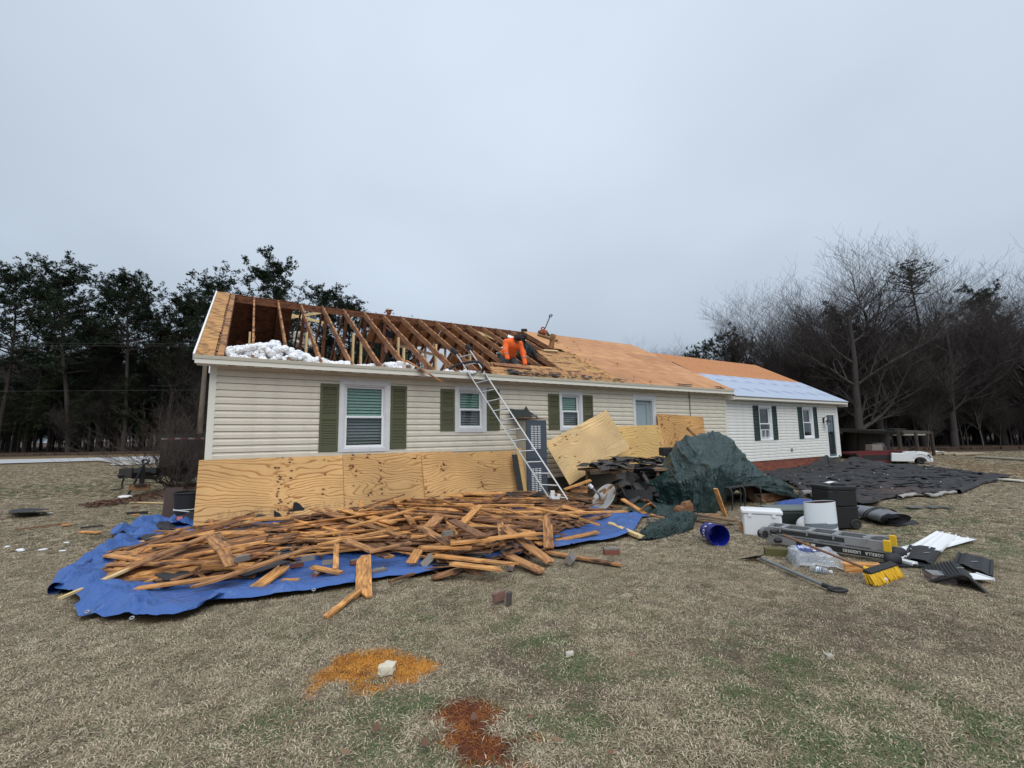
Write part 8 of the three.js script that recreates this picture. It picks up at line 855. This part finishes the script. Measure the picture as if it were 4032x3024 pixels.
  bares.forEach(([u, d, v, k, label], i) => { const p = spot(u, d); treeOf('bare_tree', BV[k], [barkB, twigM], label, 'bare tree', p, high(p, v) / HB[k], i * 2.3 + 0.4); });
  for (let i = 0; i < 11; i++) { const r = rng(500 + i), u = 2950 + i * 108 + r() * 40, p = spot(u, 40 + r() * 12), k = Math.floor(r() * 5); treeOf('bare_tree', BV[k], [barkB, twigM], 'slender bare tree in the crowded wood on the right', 'bare tree', p, high(p, 1110 + r() * 240) / HB[k], r() * 6, 'bare trees of the wood on the right'); }
  for (const [u, d, v, k, label] of [[3362, 42, 1155, 4, 'dark pine seen through the limbs of the largest bare tree'], [3985, 40, 1090, 2, 'dark dense pine at the right edge of the photograph'], [3860, 44, 1245, 4, 'lower dark pine left of the one at the right edge'], [3690, 42, 1060, 5, 'pine with a tilted tuft of needles high between bare limbs'], [3560, 48, 1330, 4, 'low dark pine behind the shed'], [3270, 46, 1380, 4, 'low dark pine behind the right end of the addition roof']]) { const p = spot(u, d); treeOf('pine_tree', PV[k], [barkP, needleM], label, 'pine tree', p, high(p, v) / (PH[k] || 22), u); }
  // evergreen thicket over the addition roof
  const hol = pineGeo(9, 7, { crown: 0.92, spread: 0.32, tufts: 900, size: 0.26 }); for (const [u, d, v, label] of [[2780, 46, 1395, 'dark evergreen bush over the addition roof, left one'], [2890, 46, 1365, 'dark evergreen bush over the addition roof, right one']]) { const p = spot(u, d); treeOf('evergreen', hol, [barkD, needleM], label, 'evergreen', p, high(p, v) / 7.2, u); }
  // depth of the woods: rows of further trees, too many to count
  const inst = (name, geo, m, list, label, cat) => { const im = new THREE.InstancedMesh(geo, m, list.length), M4 = new THREE.Matrix4(), q = new THREE.Quaternion(); list.forEach(([p, s, a, sy], i) => im.setMatrixAt(i, M4.compose(p, q.setFromAxisAngle(V3(0, 1, 0), a), V3(s, s * (sy || 1), s)))); im.name = name; scene.add(im); tag(im, label, cat); im.userData.kind = 'stuff'; im.castShadow = im.receiveShadow = true; };
  const r = rng(808), farP = [], farB = [], scrubL = [], scrubR = [];
  for (let i = 0; i < 230; i++) { const p = spot(-700 + r() * 2300, 54 + r() * 45); farP.push([p, 0.3 + r() * 0.45, r() * 6]); }
  for (let i = 0; i < 26; i++) { const p = spot(3350 + r() * 1400, 50 + r() * 30); farP.push([p, 0.25 + r() * 0.2, r() * 6]); }
  for (let i = 0; i < 56; i++) { const p = spot(2850 + r() * 1900, 46 + r() * 40); farB.push([p, 0.3 + r() * 0.3, r() * 6]); }
  for (let i = 0; i < 110; i++) { const p = spot(-700 + r() * 2300, 54 + r() * 30); farB.push([p, 0.4 + r() * 0.4, r() * 6]); }
  inst('far_pine_trunks', PV[3][0], barkD, farP, 'trunks of the pines deep in the wood', 'wood'); inst('far_pine_crowns', PV[4][1], needleM, farP, 'crowns of the pines deep in the wood', 'wood'); inst('far_bare_trunks', BV[4][0], barkD, farB, 'trunks of the bare trees deep in the wood', 'wood'); inst('far_bare_crowns', BV[2][1], barkD, farB, 'branches of the bare trees deep in the wood', 'wood');
  const sc = bareGeo(21, 6, { wide: 0.5, fork: 0.15, limbs: 9, r0: 0.009, twig: 2.6 }), scg = mergeGeometries(sc), young = [];
  for (let i = 0; i < 130; i++) { const p = spot(-900 + r() * 2500, 50 + r() * 22); young.push([p, 0.12 + r() * 0.3, r() * 6]); } for (let i = 0; i < 26; i++) { const p = spot(3300 + r() * 1300, 40 + r() * 14); young.push([p, 0.08 + r() * 0.14, r() * 6]); } inst('young_pines', PV[4][1], needleY, young, 'young evergreens filling the foot of the woods', 'evergreens');
  for (let i = 0; i < 55; i++) { const p = spot(-900 + r() * 2500, 49 + r() * 30); scrubL.push([p, 0.5 + r() * 0.8, r() * 6]); } for (let i = 0; i < 260; i++) { const p = spot(3100 + r() * 1900, 36 + r() * 26); scrubR.push([p, 0.6 + r() * 1.1, r() * 6]); }
  for (let i = 0; i < 260; i++) { const p = spot(-900 + r() * 2600, 76 + r() * 30); scrubL.push([p, 0.7 + r() * 0.6, r() * 6]); }
  inst('undergrowth', scg, barkD, scrubL, 'dark tangled undergrowth at the foot of the wood across the road', 'undergrowth'); inst('undergrowth_right', scg, barkD, scrubR, 'dark tangled undergrowth at the foot of the wood on the right', 'undergrowth');
  const thin = bareGeo(27, 7, { wide: 0.55, fork: 0.2, limbs: 8, r0: 0.008, twig: 2.4 }), thg = mergeGeometries(thin), sapM = mat(L(0.115, 0.098, 0.088), 0.95), sapl = []; for (let i = 0; i < 120; i++) { const p = spot(3350 + r() * 1400, 34 + r() * 10); sapl.push([p, 0.45 + r() * 0.8, r() * 6]); }
  inst('saplings', thg, sapM, sapl, 'thin pale leafless saplings along the edges of the woods', 'saplings');
  // leaf litter bank at the wood's edge
  const bankL = [], bankR = [];
  for (let i = 0; i < 4000; i++) { const p = spot(-900 + r() * 2500, 46.5 + r() * 6); bankL.push([p.setY(0.05), 0.5 + r() * 1.2, r() * 6]); } for (let i = 0; i < 4000; i++) { const p = spot(3500 + r() * 1400, 33 + r() * 8); bankR.push([p.setY(0.05), 0.5 + r() * 1.2, r() * 6]); }
  const lf = new THREE.BoxGeometry(0.5, 0.12, 0.3); inst('leaf_litter', lf, mat(L(0.075, 0.042, 0.028), 0.95), [...bankL, ...bankR], 'reddish brown leaf litter along the edge of the woods', 'leaf litter');
  // bare bush beside the trailer: many stems from one root
  const R2 = rng(66), B = new Limbs(), bp = G(W11(1150, 770)), bg = thing('bush', 'leafless tangled bush in front of the black trailer', 'bush', [bp.x, 0, bp.z - 0.4]);
  const sprout = (p, d, len, rad, lvl) => { const n = 5; for (let i = 0; i < n; i++) { d = d.clone().add(V3(R2() - 0.5, R2() - 0.45, R2() - 0.5).multiplyScalar(0.55)).normalize(); const q = p.clone().addScaledVector(d, len / n); if (q.y < 0.02) q.y = 0.02; B.seg(p, q, rad, rad * 0.82, 4); p = q; rad = Math.max(0.0028, rad * 0.82); if (lvl < 3 && R2() < 0.8) sprout(p.clone(), d.clone().add(V3(R2() - 0.5, R2() - 0.4, R2() - 0.5).multiplyScalar(1.3)).normalize(), len * 0.55, rad * 0.7, lvl + 1); } };
  for (let i = 0; i < 30; i++) { const a = R2() * 6.28; sprout(V3(Math.cos(a) * 0.2, 0, Math.sin(a) * 0.2), V3(Math.cos(a) * 0.62, 0.9, Math.sin(a) * 0.62).normalize(), 1.1 + R2() * 0.8, 0.014, 0); } for (let i = 0; i < 5; i++) sprout(V3(0, 0.1, 0), RT0.clone().multiplyScalar(-1).add(V3(0, 0.25 + R2() * 0.4, 0.3)).normalize(), 1.9, 0.013, 1);
  mesh('stems', B.geo(), mat(L(0.07, 0.052, 0.045), 0.9), bg); const bud = []; for (let i = 0; i < 70; i++) { const k = Math.floor(R2() * B.p.length / 3) * 3, q = V3(B.p[k], B.p[k + 1], B.p[k + 2]); if (q.y > 0.7) bud.push(new THREE.IcosahedronGeometry(0.010 + R2() * 0.008).translate(q.x, q.y, q.z)); } const bd = mesh('buds', bud, mat(L(0.10, 0.085, 0.06), 0.8), bg); bd.userData.kind = 'stuff';
  // pole and wires
  const pp = AT([783, 1706], 30), pt = AT([801, 1420], 30), up = thing('utility_pole', 'weathered wooden utility pole beside the left house corner', 'utility pole', [pp.x, 0, pp.z]); const hh = high(V3(pp.x, 0, pp.z), 1405); mesh('pole', rod(V3(0, -0.1, 0), V3(0.12, hh, 0), 0.17, 0.13, 12), mat(L(0.17, 0.145, 0.125), 0.95, { map: T.bark }), up); mesh('meter_box', bx(0.42, 0.62, 0.3, [0.55, hh - 0.9, 0.1]), M.whiteP, up); mesh('cross_bracket', [rod(V3(0, hh - 0.5, 0), V3(0.5, hh - 0.8, 0), 0.03), rod(V3(-0.1, 3.1, 0), V3(0.95, 3.05, 0), 0.025)], M.black, up);
  const wz = win(0, 950, 900); for (const [a, b, sag, label] of [[[-40, 982], [1900, 994], 0, 'upper of two level power lines before the pines'], [[-40, 1006], [1900, 1016], 0, 'lower of two level power lines before the pines'], [[-40, 1452], [1990, 1438], 0, 'lowest power line running to the utility pole'], [[1450, 1395], [1935, 1290], 0.35, 'drooping service wire rising to the utility pole']]) { const p = AT(wz(...a), 30), q = AT(wz(...b), 29.5), m = p.clone().lerp(q, 0.5); m.y -= sag; solo('power_line', tube([p, m, q], 0.007, 4, 24), mat(L(0.06, 0.06, 0.06), 0.7), label, 'power line'); }
}
// ---------- the lawn: blades of dormant grass, thickest where they can be told apart ----------
{
  const r = rng(321), blade = (out, base, a, len, w, lean, curl) => { const d = V3(Math.cos(a), 0, Math.sin(a)), s = V3(-d.z, 0, d.x).multiplyScalar(w / 2), m = base.clone().addScaledVector(d, len * 0.45 * lean).add(V3(0, len * 0.5 * (1 - lean * 0.6), 0)), e = base.clone().addScaledVector(d, len * lean).add(V3(0, len * (0.75 - curl) * (1 - lean * 0.55), 0)).addScaledVector(s, 4 * (r() - 0.5) * 2); out.push(...base.clone().add(s).toArray(), ...base.clone().sub(s).toArray(), ...m.clone().add(s).toArray(), ...base.clone().sub(s).toArray(), ...m.clone().sub(s).toArray(), ...m.clone().add(s).toArray(), ...m.clone().add(s).toArray(), ...m.clone().sub(s).toArray(), ...e.toArray()); };
  const clump = (n, len, w) => { const o = []; for (let k = 0; k < n; k++) { const a = r() * 6.283; blade(o, V3((r() - 0.5) * 0.07, -0.004, (r() - 0.5) * 0.07), r() * 6.283, len * (0.5 + r()), w * (0.7 + 0.6 * r()), 0.55 + r() * 0.85, 0.2 + r() * 0.5); } const g = new THREE.BufferGeometry(); for (let i = 0; i < o.length; i += 9) { const ny = (o[i + 5] - o[i + 2]) * (o[i + 6] - o[i]) - (o[i + 3] - o[i]) * (o[i + 8] - o[i + 2]); if (ny < 0) for (let c = 0; c < 3; c++) { const t = o[i + 3 + c]; o[i + 3 + c] = o[i + 6 + c]; o[i + 6 + c] = t; } } g.setAttribute('position', new THREE.Float32BufferAttribute(o, 3)); g.computeVertexNormals(); const N = g.attributes.normal; for (let i = 0; i < N.count; i++) { const v = V3(N.getX(i), N.getY(i), N.getZ(i)); v.y += 0.6; v.normalize(); N.setXYZ(i, v.x, v.y, v.z); } g.setAttribute('uv', new THREE.Float32BufferAttribute(new Float32Array(o.length / 3 * 2), 2)); return g; };
  const sets = [[clump(16, 0.05, 0.0034), 2.0, 6.2, 62000], [clump(16, 0.06, 0.006), 5.6, 12, 56000], [clump(14, 0.075, 0.011), 11.5, 30, 52000]];
  const V = new THREE.Color(), m4 = new THREE.Matrix4(), q = new THREE.Quaternion(), skip = [blueOutline, feltOutline];
  const lists = [[], [], []], rust = [];
  sets.forEach(([g, d0, d1, N], k) => {
    const mats = [], cols = []; let n = 0, guard = 0;
    while (n < N && guard++ < N * 3) {
      const d = Math.sqrt(mix(d0 * d0, d1 * d1, r())), s = (r() * 2 - 1) * 1.25, p = V3(CAM.x, 0, CAM.z).addScaledVector(V3(FW.x, 0, FW.z).normalize(), d).addScaledVector(RT0, s * d);
      if (p.z < 0.1 && p.x > -0.6 && p.x < 23.5) continue; if (p.z < -30) continue; if (skip.some((o) => inside(p, o))) continue; if (k === 2 && p.x > 18 && sandAt(p) && r() < 0.75) continue;
      const [ru, which] = k < 2 ? rustAt(p) : [0, 0], gr = greenness(p), br = brownness(p), u = r();
      if (ru) V.setRGB(...(which ? (u * 0.6 + 0.75 * fbm(p.x * 21, p.z * 21, 5, 3) - 0.2 < 0.52 ? [0.12, 0.03, 0.011] : u < 0.85 ? [0.24, 0.07, 0.016] : [0.42, 0.16, 0.03]) : (u * 0.6 + 0.75 * fbm(p.x * 19, p.z * 19, 3, 3) - 0.2 < 0.33 ? [0.22, 0.075, 0.018] : u < 0.85 ? [0.6, 0.25, 0.03] : [0.62, 0.34, 0.08])));
      else if (u < gr * 0.52 + 0.05) { const t = r(); V.setRGB(0.075 + 0.05 * t, 0.108 + 0.05 * t, 0.045 + 0.015 * t); } else if (r() < br * 0.6) V.setRGB(0.15, 0.105, 0.075); else { const t = r(), w = r(); V.setRGB(...(w < 0.3 ? [0.52, 0.44, 0.31] : w < 0.70 ? [0.315, 0.25, 0.165] : [0.14, 0.103, 0.067])).multiplyScalar(0.8 + 0.4 * t); }
      const sc = (0.65 + 0.7 * r()) * (ru ? 0.7 : u < gr * 0.62 ? 1.05 : 1); m4.compose(V3(p.x, groundY(p.x, p.z) - 0.008, p.z), q.setFromAxisAngle(V3(0, 1, 0), r() * 6.283), V3(sc, sc * (ru ? 0.7 : 0.62 + 0.4 * fbm(p.x * 2, p.z * 2, 3, 2)), sc));
      mats.push(...m4.elements); cols.push(V.r, V.g, V.b); n++;
    }
    const im = new THREE.InstancedMesh(g, mat(L(1, 1, 1), 0.85), n); im.instanceMatrix.array.set(mats); im.instanceColor = new THREE.InstancedBufferAttribute(new Float32Array(cols), 3); im.name = numbered('grass'); scene.add(im); tag(im, ['dormant straw coloured grass with green tufts nearest the camera', 'dormant grass of the middle lawn round the heap', 'dormant grass of the far lawn'][k], 'grass'); im.userData.kind = 'stuff'; im.receiveShadow = true;
  });
}
renderer.render(scene, camera);
